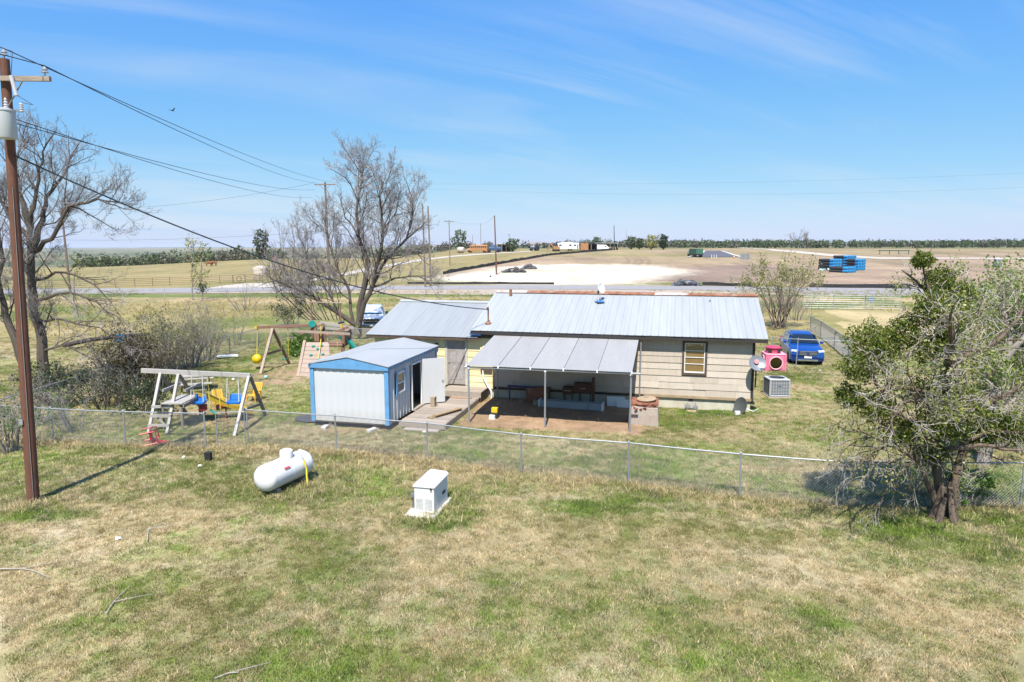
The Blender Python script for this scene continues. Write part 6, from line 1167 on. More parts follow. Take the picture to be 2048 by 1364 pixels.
class Tree:
    def __init__(s, seed): s.rg = random.Random(seed); s.thick = MB(); s.thin = MB(); s.tips = []; s.n = 0; s.rmin = .0035
    def limb(s, pts, r0, r1, kids=True, level=0, **k):
        # smooth the given polyline a little and add wobble
        P_ = [Vector(p) for p in pts]; out = [P_[0]]
        for a, b in zip(P_[:-1], P_[1:]):
            for f in (.34, .67, 1.0):
                q = a.lerp(b, f)
                if f < 1: q += Vector((s.rg.gauss(0, 1), s.rg.gauss(0, 1), s.rg.gauss(0, 1))) * (b - a).length * .03
                out.append(q)
        n = len(out); rr_ = [r0 + (r1 - r0) * (i_ / (n - 1)) ** .8 for i_ in range(n)]; s.thick.tube(out, rr_, 8 if r0 > .1 else 6)
        if kids: s.spawn(out, rr_, level + 1, **k)
        return out
    def spawn(s, pts, rr_, level, dens=1.0, up=.25, maxl=4, lens=None, droop=0.0, start=.18, ang=(.5, 1.05)):
        L = sum((b - a).length for a, b in zip(pts[:-1], pts[1:])); n = max(2, int(L * dens * (2.0, 2.6, 4.2, 6.0, 7.0)[min(level - 1, 4)])) if level < maxl else max(1, int(L * dens * 6))
        for c in range(n):
            f = start + (1 - start) * ((c + s.rg.random()) / n); x = f * (len(pts) - 1); i_ = min(int(x), len(pts) - 2); g = x - i_
            p = pts[i_].lerp(pts[i_ + 1], g); d = (pts[i_ + 1] - pts[i_]).normalized(); r = (rr_[i_] * (1 - g) + rr_[i_ + 1] * g)
            side = d.cross(Vector((s.rg.gauss(0, 1), s.rg.gauss(0, 1), s.rg.gauss(0, 1)))).normalized(); an = s.rg.uniform(*ang)
            nd = (d * math.cos(an) + side * math.sin(an) + Vector((0, 0, up - droop * (level > 1)))).normalized()
            ln = L * s.rg.uniform(.28, .55) * (1.05 - .5 * f) + .12
            if lens: ln = min(ln, lens[min(level - 1, len(lens) - 1)] * s.rg.uniform(.6, 1.15))
            s.branch(p, nd, ln, min(r * .58, .006 + ln * .015), level, dens, up, maxl, lens, droop, ang)
        if level == 1: s.branch(pts[-1], (pts[-1] - pts[-2]).normalized(), min(L * .3, .9), rr_[-1], 1, dens, up, maxl, lens, droop, ang)
    def branch(s, p, d, L, r, level, dens, up, maxl, lens, droop, ang):
        s.n += 1; k = 5 if level < 3 else 4 if level == 3 else 3; pts = [p]; q = p.copy(); dd = d.copy()
        for i_ in range(k):
            dd = (dd + Vector((s.rg.gauss(0, .17), s.rg.gauss(0, .17), s.rg.gauss(0, .17) + up * .12 - droop * .16))).normalized(); q = q + dd * (L / k); pts.append(q)
        r = max(r, s.rmin * 1.5); r1 = max(s.rmin, r * .35); rr_ = [r + (r1 - r) * i_ / k for i_ in range(k + 1)]
        (s.thick if level <= 1 else s.thin).tube(pts, rr_, 5 if level < 2 else 3, level < 2)
        s.tips += pts[2:] if level >= 2 else []
        if level < maxl: s.spawn(pts, rr_, level + 1, dens, up, maxl, lens, droop, .22, ang)
    def finish(s, name, label, loc, bm, tm, group=None, leaf=None, cat='tree'):
        o = thing(name, label, cat, loc, 0, group); off = Vector(loc)
        for m in (s.thick, s.thin): m.v = [(a - off.x, b - off.y, c - off.z) for a, b, c in m.v]
        s.thick.build('trunk', bm, o, smooth=True); cr = s.thin.build('crown', tm, o) if s.thin.f else None
        return o
    def leaf(s, o, frac, per, size, mat, spread=.08, seed=1, zmin=None, name='leaves', sel=None):
        rs_ = np.random.RandomState(seed); T = np.array([tuple(t) for t in s.tips]);
        if zmin is not None: T = T[T[:, 2] > zmin]
        if sel is not None: T = T[sel(T)]
        T = T[rs_.uniform(size=len(T)) < frac]; T = np.repeat(T, per, 0) + rs_.normal(0, spread, (len(T) * per, 3)) - np.array(o.location)
        if len(T): link(name, leaves_mesh(name, T, size, mat, rs_), mat, o)
def poly(pts, Y, dy=0.0): return [at_y(a, b, Y + dy * i_) for i_, (a, b) in enumerate(pts)]
# --- big bare tree left of the house
T = Tree(21); T.rmin = .0055; Y = 49.0
K = dict(dens=1.24, up=.26, maxl=5, lens=(2.7, 1.6, .95, .6, .4), ang=(.45, 1.1))
for pts, r0, r1, dy in (([(716, 652), (722, 600), (737, 525), (716, 470), (714, 415), (722, 370), (726, 335)], .25, .04, .1), ([(720, 640), (738, 590), (758, 520), (766, 460), (760, 405), (764, 370)], .20, .04, -.25), ([(740, 580), (772, 520), (812, 480), (826, 430), (818, 380)], .14, .03, .3),
                        ([(708, 650), (698, 580), (672, 530), (656, 475), (648, 440)], .13, .025, .3), ([(712, 650), (655, 612), (612, 585), (570, 568), (548, 560)], .20, .05, -.1), ([(742, 575), (790, 556), (836, 552), (862, 566)], .10, .025, -.5), ([(716, 470), (690, 435), (682, 395)], .08, .025, .2), ([(766, 460), (792, 425), (800, 385)], .075, .025, .2), ([(690, 640), (650, 575), (616, 520), (602, 480)], .08, .02, .4), ([(760, 520), (800, 500), (832, 505), (850, 525)], .07, .02, .6), ([(700, 600), (660, 560), (630, 555), (600, 570)], .06, .02, .8)):
    T.limb(poly(pts, Y, dy), r0, r1, **K)
for px, ty in ((560, 470), (585, 460), (540, 490), (610, 475), (628, 500), (575, 520), (650, 490), (555, 540), (600, 570), (530, 540), (565, 590), (640, 540)):
    T.limb(poly([(px + (716 - px) * .45, 640), (px + 25, 590), (px + 8, 540), (px, ty)], Y + T.rg.uniform(-3, 3)), .045, .012, dens=.95, up=.45, maxl=4, lens=(1.7, 1.0, .5, .3))
print('centre tree', T.n, len(T.thin.f))
ctr = T.finish('bare_tree', 'large leafless spreading tree left of the house, in front of the white pickup', gpt(712, 652), B_dark, B_purple, 'bare trees')
T.leaf(ctr, .06, 3, .10, LF_new, .12, 3, name='buds', sel=lambda q: (q[:, 2] < 3.6) & (q[:, 0] > -14) & (q[:, 0] < -9))
# --- bare tree at the left edge
T = Tree(33); T.rmin = .0042; Y = 32.0; K = dict(dens=1.45, up=.28, maxl=5, lens=(2.0, 1.2, .75, .45, .28), ang=(.4, .95))
for pts, r0, r1, dy in (([(98, 775), (84, 680), (68, 600), (62, 520), (62, 450)], .27, .12, 0), ([(62, 500), (86, 440), (92, 395), (128, 350), (150, 300)], .16, .03, .3), ([(64, 505), (104, 478), (138, 412), (196, 398), (248, 418)], .13, .02, -.3), ([(62, 455), (38, 385), (30, 330), (46, 270)], .14, .03, .3), ([(62, 480), (22, 440), (-12, 380), (-40, 330)], .12, .03, -.3), ([(62, 450), (70, 400), (76, 340), (95, 285)], .12, .03, -.1), ([(55, 745), (18, 650), (2, 590), (0, 490), (-8, 400)], .22, .05, .1), ([(75, 600), (140, 585), (190, 600), (250, 655)], .09, .015, -.4), ([(70, 640), (130, 640), (200, 655), (265, 690)], .08, .015, -.5), ([(70, 560), (130, 545), (190, 570), (232, 620)], .08, .015, .3), ([(75, 700), (130, 690), (190, 720), (230, 780)], .06, .012, -.5)):
    T.limb(poly(pts, Y, dy), r0, r1, **(K if r0 > .1 else dict(dens=1.25, up=.05, maxl=4, lens=(1.7, .9, .5, .3), droop=.22)))
print('left tree', T.n)
lt_ = T.finish('bare_tree', 'large leafless tree at the left edge, behind the reddish-brown pole', gpt(95, 772), B_dark, B_purple, 'bare trees')
# --- big tree with mistletoe at the right edge
T = Tree(45); Y = 16.5; K = dict(dens=1.55, up=.02, maxl=4, lens=(1.25, .8, .5, .32)); KD = dict(dens=1.3, up=-.12, maxl=4, lens=(1.3, .8, .5, .3), droop=.25)
for pts, r0, r1, dy, kk in (([(1888, 1040), (1884, 1000), (1876, 950), (1868, 895), (1884, 800), (1896, 710), (1888, 655), (1878, 620), (1858, 590)], .17, .045, .05, K), ([(1896, 1038), (1906, 970), (1926, 900), (1936, 830), (1930, 760)], .16, .04, .1, K), ([(1880, 1035), (1862, 980), (1836, 930), (1822, 870)], .12, .03, -.1, K), ([(1870, 890), (1810, 840), (1770, 800), (1745, 745)], .11, .03, -.25, K), ([(1878, 870), (1810, 880), (1755, 900), (1715, 935)], .07, .012, -.3, KD), ([(1870, 850), (1800, 850), (1745, 860), (1700, 890)], .06, .012, -.2, KD), ([(1880, 800), (1820, 775), (1770, 780), (1715, 815)], .08, .015, -.1, KD), ([(1890, 770), (1926, 720), (1950, 670), (1958, 630)], .10, .03, .2, K), ([(1895, 710), (1855, 675), (1825, 660)], .07, .02, .2, K), ([(1885, 850), (1950, 820), (2010, 790), (2080, 750)], .11, .03, -.3, K), ([(1890, 900), (1960, 890), (2030, 900), (2100, 900)], .08, .02, -.3, KD), ([(1890, 660), (1922, 620), (1930, 580)], .06, .015, .2, K), ([(1895, 730), (1985, 690), (2035, 640), (2055, 600)], .09, .02, .35, K), ([(1880, 930), (1830, 925), (1785, 955), (1765, 1000)], .05, .01, -.25, KD), ([(1930, 880), (1990, 860), (2040, 870)], .06, .015, -.2, KD), ([(1850, 930), (1800, 900), (1740, 870), (1690, 860)], .05, .012, -.35, KD), ([(1888, 820), (1895, 745), (1905, 690), (1900, 640)], .09, .03, -.75, K), ([(1888, 850), (1930, 800), (1980, 790), (2010, 800)], .08, .02, -.8, K), ([(1880, 840), (1850, 800), (1820, 800), (1790, 830)], .07, .02, -.75, K)):
    T.limb(poly(pts, Y, dy), r0, r1, **kk)
print('right tree', T.n)
b0 = gpt(1888, 1040)
T.limb(poly([(1862, 600), (1852, 560), (1843, 520), (1828, 485)], Y, .05), .035, .012, kids=False); T.limb(poly([(1845, 525), (1862, 500), (1870, 478)], Y, .1), .014, .005, kids=False)
for k_ in range(5): a_ = k_ * 1.26 + T.rg.uniform(-.2, .2); T.thick.tube([b0 + Vector((.34 * math.cos(a_), .30 * math.sin(a_), -.08)), b0 + Vector((.2 * math.cos(a_), .18 * math.sin(a_), .2)), b0 + Vector((.09 * math.cos(a_), .09 * math.sin(a_), T.rg.uniform(.5, .9)))], [.07, .09, .07], 7)
rt_ = T.finish('mistletoe_tree', 'gnarled tree with dark green mistletoe clumps at the right edge, by the fence', b0, bark('rough_brown_bark', (.165, .125, .095), 9, .6), B_pale, 'trees at the right fence')
T.leaf(rt_, .036, 14, .045, LF_yel, .10, 5, zmin=1.5); T.leaf(rt_, .026, 16, .045, LF_mist, .12, 15, name='dark_leaves')
rs_ = np.random.RandomState(8); cl_ = []
for px, py, r_, dy in ((1735, 680, .42, 0), (1775, 690, .38, .3), (1715, 735, .36, -.2), (1810, 660, .34, .2), (1760, 720, .3, 0), (1880, 560, .30, .2), (1915, 590, .38, .3), (1900, 640, .42, 0), (1868, 610, .36, -.2), (1880, 690, .3, 0), (1850, 700, .26, 0), (1845, 520, .22, 0), (1880, 830, .40, -.6), (1930, 810, .38, -.5), (1905, 850, .34, -.6), (1800, 860, .34, -.3), (1860, 900, .34, .2), (1990, 850, .42, .2), (2030, 860, .38, 0), (1750, 810, .36, -.3), (1700, 790, .3, 0), (1830, 780, .3, .2), (1960, 870, .3, .2)):
    c = np.array(at_y(px, py, Y + dy)); r_ *= 1.22; n = int(2100 * r_ * 2.3); d = rs_.normal(size=(n, 3)); d /= np.linalg.norm(d, axis=1, keepdims=True); rr_ = r_ * (.35 + .65 * rs_.uniform(size=n) ** .5); k = d * rr_[:, None] * np.array([1, 1, .85]); k *= (1 + .35 * np.sin(d[:, :1] * 5 + px) * np.cos(d[:, 2:] * 6)); cl_.append(c + k)
link('mistletoe', leaves_mesh('mistletoe', np.concatenate(cl_) - np.array(rt_.location), .038, LF_mist, rs_), LF_mist, rt_)
# second trunk behind it
T = Tree(57); Y = 20.6; K = dict(dens=1.8, up=.10, maxl=4, lens=(1.5, 1.0, .6, .4))
for pts, r0, r1, dy in (([(1962, 945), (1972, 900), (1985, 850), (1994, 790), (2006, 730), (2026, 670)], .24, .05, .1), ([(1985, 850), (2030, 800), (2070, 750), (2120, 680)], .16, .04, .3), ([(1992, 800), (1960, 730), (1945, 670), (1935, 620)], .13, .03, .2), ([(2000, 740), (2020, 680), (2005, 620), (1998, 580)], .11, .03, .3), ([(2010, 720), (2060, 660), (2090, 610)], .11, .03, .1), ([(1975, 870), (1920, 820), (1880, 770)], .09, .02, .4)):
    T.limb(poly(pts, Y, dy), r0, r1, **K)
r2_ = T.finish('leafing_tree', 'pale-barked tree with fresh light green leaves behind the mistletoe tree', gpt(1962, 945), B_grey, B_pale, 'trees at the right fence'); T.leaf(r2_, .18, 10, .06, LF_new, .12, 6)
# --- small tree behind the house
T = Tree(61); b = gpt(1560, 657); Y = b.y
for k_ in range(16):
    px = 1560 + T.rg.uniform(-14, 14); tx = 1560 + T.rg.uniform(-78, 72); ty = 520 + abs(tx - 1560) * .35 + T.rg.uniform(0, 40); T.limb(poly([(px, 657), (px + (tx - px) * .25, 620), (px + (tx - px) * .6, 575), (tx, ty)], Y + T.rg.uniform(-1.5, 1.5), T.rg.uniform(-.4, .4)), .06, .012, dens=1.1, up=.3, maxl=4, lens=(1.6, .9, .5, .3))
o = T.finish('small_tree', 'many-stemmed small tree with sparse yellow-green leaves behind the right end of the house', b, bark('brown_stem', (.21, .165, .13)), B_tan, 'small trees round the yard'); T.leaf(o, .16, 3, .10, LF_yel, .12, 7, zmin=3.0)
# --- thin trees on the meadow, left
for px, by, ty, lb, sd in ((385, 600, 495, 'slender yellow-leafed tree left of its twin beside the road', 71), (404, 602, 505, 'slender yellow-leafed tree right of its twin with a dark clump on it', 72), (150, 598, 530, 'short leafing tree on the meadow behind the left bare tree', 73)):
    T = Tree(sd); b = gpt(px, by); T.limb(poly([(px, by), (px - 2, by - (by - ty) * .5), (px + 3, ty)], b.y), .12, .03, dens=.8, up=.4, maxl=3, lens=(2.2, 1.1, .5)); o = T.finish('slender_tree', lb, b, B_grey, B_tan, 'small trees round the yard'); T.leaf(o, .35, 2, .16, LF_yel, .2, sd)
    if sd == 72: c = np.array(at_y(404, 575, b.y)) - np.array(b); d = rs_.normal(0, .35, (260, 3)); link('mistletoe', leaves_mesh('mistletoe', c + d, .12, LF_dark, rs_), LF_dark, o)
# --- brush along the left fence
def shrub(px, py, h, w, label, sd, bm, tm, stems=12, leaf=None, lsize=.05, lf=.3, per=2, grp='brush along the left fence', dens=1.0, dome=0, name='shrub'):
    T = Tree(sd); b = gpt(px, py)
    for k_ in range(stems):
        a = T.rg.uniform(0, 6.28); rr_ = w * math.sqrt(T.rg.random()); top = b + Vector((rr_ * math.cos(a), rr_ * math.sin(a) * .8, h * T.rg.uniform(.6, 1.05) * (1 - .3 * (rr_ / w) ** 2))); st0 = b + Vector((rr_ * .3 * math.cos(a), rr_ * .25 * math.sin(a), -.08))
        T.limb([st0, st0.lerp(top, .5) + Vector((0, 0, .08 * h)), top], .012 + .010 * h, .006, dens=dens * 1.5, up=.3, maxl=3, lens=(.45 * h, .28 * h, .18 * h))
    o = T.finish(name, label, b, bm, tm, grp, cat='shrub')
    if leaf is not None: T.leaf(o, lf, per, lsize, leaf, .07 * h / 2, sd)
    if dome:
        n = dome; d = rs_.normal(size=(n, 3)); d /= np.linalg.norm(d, axis=1, keepdims=True); d[:, 2] = np.abs(d[:, 2]); q = d * (rs_.uniform(.3, 1, n) ** .5)[:, None] * np.array([w, w * .8, h]) * (1 + .3 * np.sin(d[:, :1] * 7) * np.cos(d[:, 1:2] * 6 + sd)); link('foliage', leaves_mesh('foliage', q, lsize * 1.3, leaf, rs_), leaf, o)
    return o
shrub(150, 862, 1.3, 1.4, 'grey twiggy shrub just right of the pole behind the front fence', 101, B_grey, B_purple, 14, LF_weed, .05, .12)
shrub(215, 815, 1.6, 1.5, 'dark twiggy shrub in the shade of the left tree', 102, B_dark, B_purple, 18, LF_dark, .05, .25, dome=500)
shrub(262, 790, 2.6, 1.5, 'brownish cedar shrub below the blue bird feeder', 103, B_dark, B_purple, 14, LF_brown, .06, .6, 3, dome=1500)
shrub(318, 772, 2.4, 1.7, 'dense brown brush left of the picnic table', 104, B_dark, B_tan, 18, LF_brown, .05, .35)
shrub(375, 735, 3.0, 1.8, 'tall pale bare brush behind the picnic table', 105, B_grey, B_tan, 18, None, dens=.9)
shrub(412, 722, 3.0, 1.6, 'grey bare brush beside the white slab', 106, B_grey, B_tan, 14, LF_yel, .05, .06)
shrub(345, 745, 3.4, 1.7, 'greenish-budded brush in the middle of the fence thicket', 107, B_grey, B_tan, 14, LF_yel, .06, .18)
shrub(470, 690, 2.2, 1.1, 'thin bare bush by the side fence left of the playset', 108, B_grey, B_tan, 9, None, dens=.8)
shrub(18, 905, 1.7, 1.2, 'green and grey bush at the left edge near the front fence', 109, B_grey, B_purple, 14, LF_weed, .05, .25)
shrub(60, 850, 1.4, 1.4, 'grey tangle of brush behind the reddish-brown pole', 110, B_grey, B_purple, 16, LF_grey, .05, .3)
shrub(120, 812, 1.6, 1.5, 'leafy dark bush at the foot of the left bare tree', 111, B_dark, B_purple, 14, LF_dark, .06, .5, 3, dome=400)
shrub(290, 825, 1.1, 1.3, 'low green bush in the shade right of the pole', 112, B_dark, B_tan, 10, LF_dark, .05, .6, 3, dome=900)
shrub(602, 712, 1.1, .9, 'bright green leafy bush behind the A-frame of the playset', 113, B_grey, B_tan, 10, LF_weed, .07, .8, 4, 'shrubs round the yard', dome=700)
shrub(585, 655, 2.4, 1.8, 'green-leafed shrub on the back fence behind the playset', 114, B_grey, B_tan, 12, LF_dark, .08, .35, 2, 'shrubs round the yard')
shrub(1590, 640, 2.6, 3.0, 'grey brush mass beside the small tree, behind the blue car', 115, B_grey, B_tan, 18, None, grp='shrubs round the yard', dens=.7)
shrub(1505, 640, 2.4, 2.4, 'grey bare brush directly behind the right roof end', 116, B_grey, B_tan, 12, None, grp='shrubs round the yard', dens=.7)
shrub(1800, 720, 2.6, 2.0, 'leafing brush between the straw grass and the mistletoe tree', 117, B_grey, B_pale, 14, LF_new, .07, .12, 2, 'shrubs round the yard', dens=.8)
shrub(1960, 700, 4.6, 3.4, 'tall light green leafing brush behind the right trees', 118, B_grey, B_tan, 20, LF_new, .10, .40, 3, 'shrubs round the yard', dens=.6)
shrub(2060, 720, 4.6, 3.2, 'grey leafless brush thicket at the right edge', 119, B_grey, B_pale, 20, LF_new, .08, .10, 2, 'shrubs round the yard', dens=.6)
shrub(2020, 900, 2.0, 1.6, 'green undergrowth bush right of the mistletoe tree trunk', 120, B_grey, B_pale, 12, LF_weed, .06, .3, 2, 'shrubs round the yard')
shrub(1930, 1010, .8, .8, 'low lush green weeds at the foot of the mistletoe tree', 121, B_grey, B_pale, 8, LF_weed, .05, .8, 4, 'shrubs round the yard')
shrub(1820, 985, .9, .8, 'tangle of green suckers left of the mistletoe trunk', 122, B_grey, B_pale, 8, LF_weed, .05, .5, 3, 'shrubs round the yard')
shrub(490, 620, 2.8, 3.0, 'pale bare brush on the meadow left of the big bare tree', 123, B_grey, B_tan, 14, None, grp='shrubs round the yard', dens=.5)
for k_, (pts, r_, lb) in enumerate((([(0, 1142), (42, 1141), (66, 1145), (101, 1160)], .014, 'pale dead branch lying on the lawn at the left edge'), ([(212, 1232), (228, 1208), (240, 1195), (262, 1175)], .012, 'forked dead stick lying on the lawn below the pole'), ([(295, 1085), (297, 1062), (325, 1050)], .012, 'thin dead twig lying on the lawn in front of the pole shadow'), ([(430, 1362), (455, 1352), (478, 1350)], .010, 'short dark stick at the bottom edge of the lawn'))):
    P_ = [gpt(*p) + Vector((0, 0, .05)) for p in pts]; m = MB().tube([p - P_[0] for p in P_], [r_ * (1 - .2 * i_) for i_ in range(len(P_))], 5)
    m.tube([P_[1] - P_[0], P_[1] - P_[0] + Vector((.35, .12, .03)), P_[1] - P_[0] + Vector((.6, .3, 0))], [r_ * .7, r_ * .5, r_ * .2], 4); o = m.build('dead_branch', B_pale, None, loc=P_[0]); tag(o, lb, 'branch', 'dead branches on the lawn')
p0, p1 = gpt(128, 700), gpt(300, 676); o = MB().tube([Vector((0, 0, .3)), (p1 - p0) * .3 + Vector((0, 0, .45)), (p1 - p0) * .7 + Vector((0, 0, .4)), (p1 - p0) + Vector((0, 0, .3))], [.16, .15, .12, .08], 8).build('fallen_log', B_dark, None, smooth=True, loc=p0); tag(o, 'long fallen tree limb lying behind the left brush', 'log')
# ================================================================ pasture fence, road-side wire fence
M_pipe = plain('rusty_pipe', (.20, .11, .075), .85, var=.3); 
def rail_fence(name, label, pix, h, rails, mat, spacing=3.2, r=.045, rr_=.03, cat='fence', group='fences along the road'):
    G = [gpt(*p) for p in pix]; P_ = []
    for a, b in zip(G[:-1], G[1:]):
        k = max(1, round((b - a).length / spacing)); P_ += [a.lerp(b, i_ / k) for i_ in range(k)]
    P_.append(G[-1]); P_ = [Vector((p.x, p.y, gz(p.x, p.y))) for p in P_]; o = thing(name, label, cat, P_[0], 0, group)
    pm = MB().tube([(0, 0, -.2), (0, 0, h + .05)], r, 6).mesh('post'); pm.materials.append(mat)
    for p in P_: c = link('post', pm, None, o); c.location = p - P_[0]
    for k_ in range(rails): z = h * (k_ + .6) / (rails - .4) if rails > 1 else h; MB().tube([p - P_[0] + Vector((0, 0, min(z, h))) for p in P_], rr_, 5).build('rail' if rr_ > .015 else 'strand', mat, o)
    return o
rail_fence('pipe_fence', 'rusty pipe rail fence along the pasture beyond the road', [(60, 580), (190, 576), (270, 573.5), (340, 571), (400, 569), (440, 567), (466, 565.5)], 1.35, 5, M_pipe)
rail_fence('pipe_fence', 'rusty pipe rail fence continuing right of the pasture gate', [(491, 564.5), (520, 562), (560, 558), (600, 553)], 1.35, 5, M_pipe)
a, b = gpt(467, 566), gpt(490, 565); pg = thing('pasture_gate', 'rusty pasture gate with a ring in the middle', 'gate', a); d = b - a
MB().tube([(0, 0, .1), (0, 0, 1.4), d + Vector((0, 0, 1.4)), d + Vector((0, 0, .1)), (0, 0, .1)], .05, 6).build('frame', M_pipe, pg)
for z in (.4, .72, 1.05): MB().tube([Vector((0, 0, z)), d + Vector((0, 0, z))], .025, 5).build('rail', M_pipe, pg)
MB().tube([d * .5 + Vector((.42 * math.cos(t_), -.06, .72 + .42 * math.sin(t_))) for t_ in [6.2832 * q / 18 for q in range(19)]], .045, 5, False).build('ring', M_dark, pg)
M_tpost = plain('grey_t_post', (.42, .42, .40), .7)
rail_fence('wire_fence', 'thin wire fence with pale posts along the near side of the road, left part', [(-40, 606), (160, 601), (330, 599), (460, 598), (560, 597), (700, 596)], 1.25, 4, M_tpost, 5.5, .04, .006)
rail_fence('wire_fence', 'thin wire fence behind the main roof along the near side of the road', [(840, 600), (920, 598), (1040, 597), (1200, 597), (1330, 598), (1395, 599)], 1.6, 4, M_tpost, 5.5, .035, .006)
M_panel = plain('galvanised_panel_steel', (.50, .52, .52), .5, .3)
for k_, (x0, x1, lb) in enumerate(((1605, 1665, 'galvanised livestock panel at the left of the row beyond the straw grass'), (1667, 1728, 'galvanised livestock panel in the middle of the row beyond the straw grass'), (1731, 1800, 'galvanised livestock panel at the right of the row, behind the leafing brush'))):
    a, b = gpt(x0, 618.5 + k_ * .8), gpt(x1, 619.5 + k_ * .8); d = b - a; o = thing('livestock_panel', lb, 'fence panel', a, 0, 'livestock panels')
    MB().tube([(0, 0, .05), (0, 0, 1.5), d + Vector((0, 0, 1.5)), d + Vector((0, 0, .05))], .03, 6).build('frame', M_panel, o)
    for i_ in range(6): MB().tube([Vector((0, 0, .18 + i_ * .23)), d + Vector((0, 0, .18 + i_ * .23))], .024, 5).build('rail', M_panel, o)
    MB().tube([d * .5 + Vector((0, 0, .1)), d * .5 + Vector((0, 0, 1.5))], .024, 5).build('stay', M_panel, o)
p = gpt(1739, 618); o = thing('road_sign', 'small blue-grey sign plate hung on the livestock panels', 'sign', p + Vector((0, -.2, 0))); MB().box(-.3, .3, -.02, .02, .75, 1.35).build('plate', plain('slate_sign', (.16, .22, .32), .5), o); MB().tube([(0, .04, -.1), (0, .04, 1.3)], .025, 6).build('post', M_grey, o)

# ================================================================ silt fences, rubble, roadside things
M_silt = plain('black_silt_cloth', (.025, .025, .03), .8, var=.5, scale=2)
def silt(label, pix, h):
    G = [gpt(*p) for p in pix]; P_ = []
    for a, b in zip(G[:-1], G[1:]):
        k = max(1, round((b - a).length / 2.2)); P_ += [a.lerp(b, i_ / k) for i_ in range(k)]
    P_.append(G[-1]); rg_ = random.Random(len(label)); P_ = [Vector((p.x, p.y + rg_.uniform(-.15, .15), gz(p.x, p.y))) for p in P_]; o = thing('silt_fence', label, 'silt fence', P_[0], 0, 'silt fences'); n = len(P_)
    v = []; f = []
    for i_, p in enumerate(P_): q = p - P_[0]; hh = h * rg_.uniform(.75, 1.08); v += [q + Vector((0, 0, -.1)), q + Vector((0, rg_.uniform(-.12, .12), hh)), q + Vector((0, .03, hh)), q + Vector((0, .03, -.1))]
    for i_ in range(n - 1): a = 4 * i_; f += [(a, a + 4, a + 5, a + 1), (a + 1, a + 5, a + 6, a + 2), (a + 2, a + 6, a + 7, a + 3)]
    MB().add(v, f).build('cloth', M_silt, o); pm = MB().box(-.03, .03, .04, .09, -.1, h + .18).mesh('stake'); pm.materials.append(M_wdark)
    for p in P_: c = link('stake', pm, None, o); c.location = p - P_[0]
    return o
silt('black silt fence running diagonally up to the far green pole', [(886, 549), (930, 540.5), (1000, 528.5), (1060, 518), (1100, 511), (1170, 504.5), (1236, 500)], .85)
silt('black silt fence along the road left of the caliche pad entrance', [(815, 568), (900, 568), (1000, 568.3), (1108, 569)], .42)
silt('black silt fence along the road behind the small tree', [(1405, 570.5), (1460, 572), (1520, 573.5)], .6)
silt('black silt fence along the road at the right, below the blue pipes', [(1618, 574.5), (1700, 576), (1790, 577.5), (1860, 579)], .75)
M_rub = plain('broken_asphalt', (.13, .125, .13), .9, var=.4, scale=1.5, bump=.4); rg_ = random.Random(9)
for px, py, w_, lb in ((1030, 545, 5.6, 'larger heap of grey broken asphalt on the white caliche pad'), (1058, 538, 3.2, 'smaller heap of grey broken asphalt farther back on the pad')):
    p = gpt(px, py); m = MB()
    for k_ in range(46): f = rg_.uniform(-1, 1); r_ = rg_.uniform(.25, .62); m.blob((f * w_ / 2, rg_.uniform(-1, 1), max(.1, (1 - f * f) * rg_.uniform(.1, 1.0))), r_, r_ * .8, r_ * .6, k_, .5, 7, 5)
    o = m.build('rubble_heap', M_rub, None, loc=p); stuff(tag(o, lb, 'rubble'))
p = gpt(1370, 572); m = MB()
for k_ in range(22): f = rg_.uniform(-1, 1); m.blob((f * 2.4, rg_.uniform(-.6, .6), (1 - f * f) * rg_.uniform(.1, .8)), rg_.uniform(.4, .8), .4, rg_.uniform(.25, .5), k_ + 50, .5, 7, 5)
o = m.build('tarp_heap', plain('grey_black_tarp', (.10, .105, .12), .5, var=.5, scale=1.2), None, loc=p); stuff(tag(o, 'crumpled heap of grey-black plastic beside the road', 'tarp'))
p = gpt(983, 567); o = thing('mailbox', 'dark mailbox on a white post beside the road', 'mailbox', p); MB().box(-.06, .06, -.06, .06, -.1, 1.15).build('post', M_white, o); MB().prism([(-.14, 1.15), (.14, 1.15), (.14, 1.32), (.08, 1.4), (-.08, 1.4), (-.14, 1.32)], lambda a, b: (a - .2, -.28, b), lambda a, b: (a - .2, .28, b)).build('box', M_black, o)

# ================================================================ vehicles and junk on the far rise
def far_thing(name, label, cat, px, py, rz=0, group=None): return thing(name, label, cat, gpt(px, py), rz, group)
M_orange = plain('faded_orange_paint', (.45, .22, .09), .7, var=.25, scale=1); M_win = NT('far_dark_window').col((.04, .045, .05)).rough(.2).m; M_rvw = plain('rv_white', (.74, .74, .73), .45, var=.05)
bus = far_thing('school_bus', 'faded orange school bus parked on the distant rise', 'bus', 958, 505.5, R(-14)); k_ = .82
MB().loft([section(1.2, .5, 3.0, .06, y=0, rt=.3)[:], section(1.2, .5, 3.0, .06, y=6.6, rt=.3)]).build('body', M_orange, bus).rotation_euler = (0, 0, R(90)); MB().loft([section(1.1, .5, 1.7, .05, y=6.62, rt=.2), section(1.05, .5, 1.5, .05, y=8.0, rt=.2)]).build('bonnet', M_orange, bus).rotation_euler = (0, 0, R(90))
for i_ in range(8): MB().box(-6.3 + i_ * .78, -5.75 + i_ * .78, -1.225, -1.19, 1.9, 2.55).build('window', M_win, bus)
for X in (-1.3, -7.0): 
    for Y in (-1.05, 1.05): MB().lathe([(0, -.15), (.48, -.15), (.48, .15), (0, .15)], 14, (X, Y, .48), (0, 1, 0)).build('wheel', M_tyre, bus)
bus.location.x += 3.4
pt2 = far_thing('farm_truck', 'dark blue farm truck parked right of the orange bus', 'truck', 985, 505, R(-80)); pt2.location.x += .3
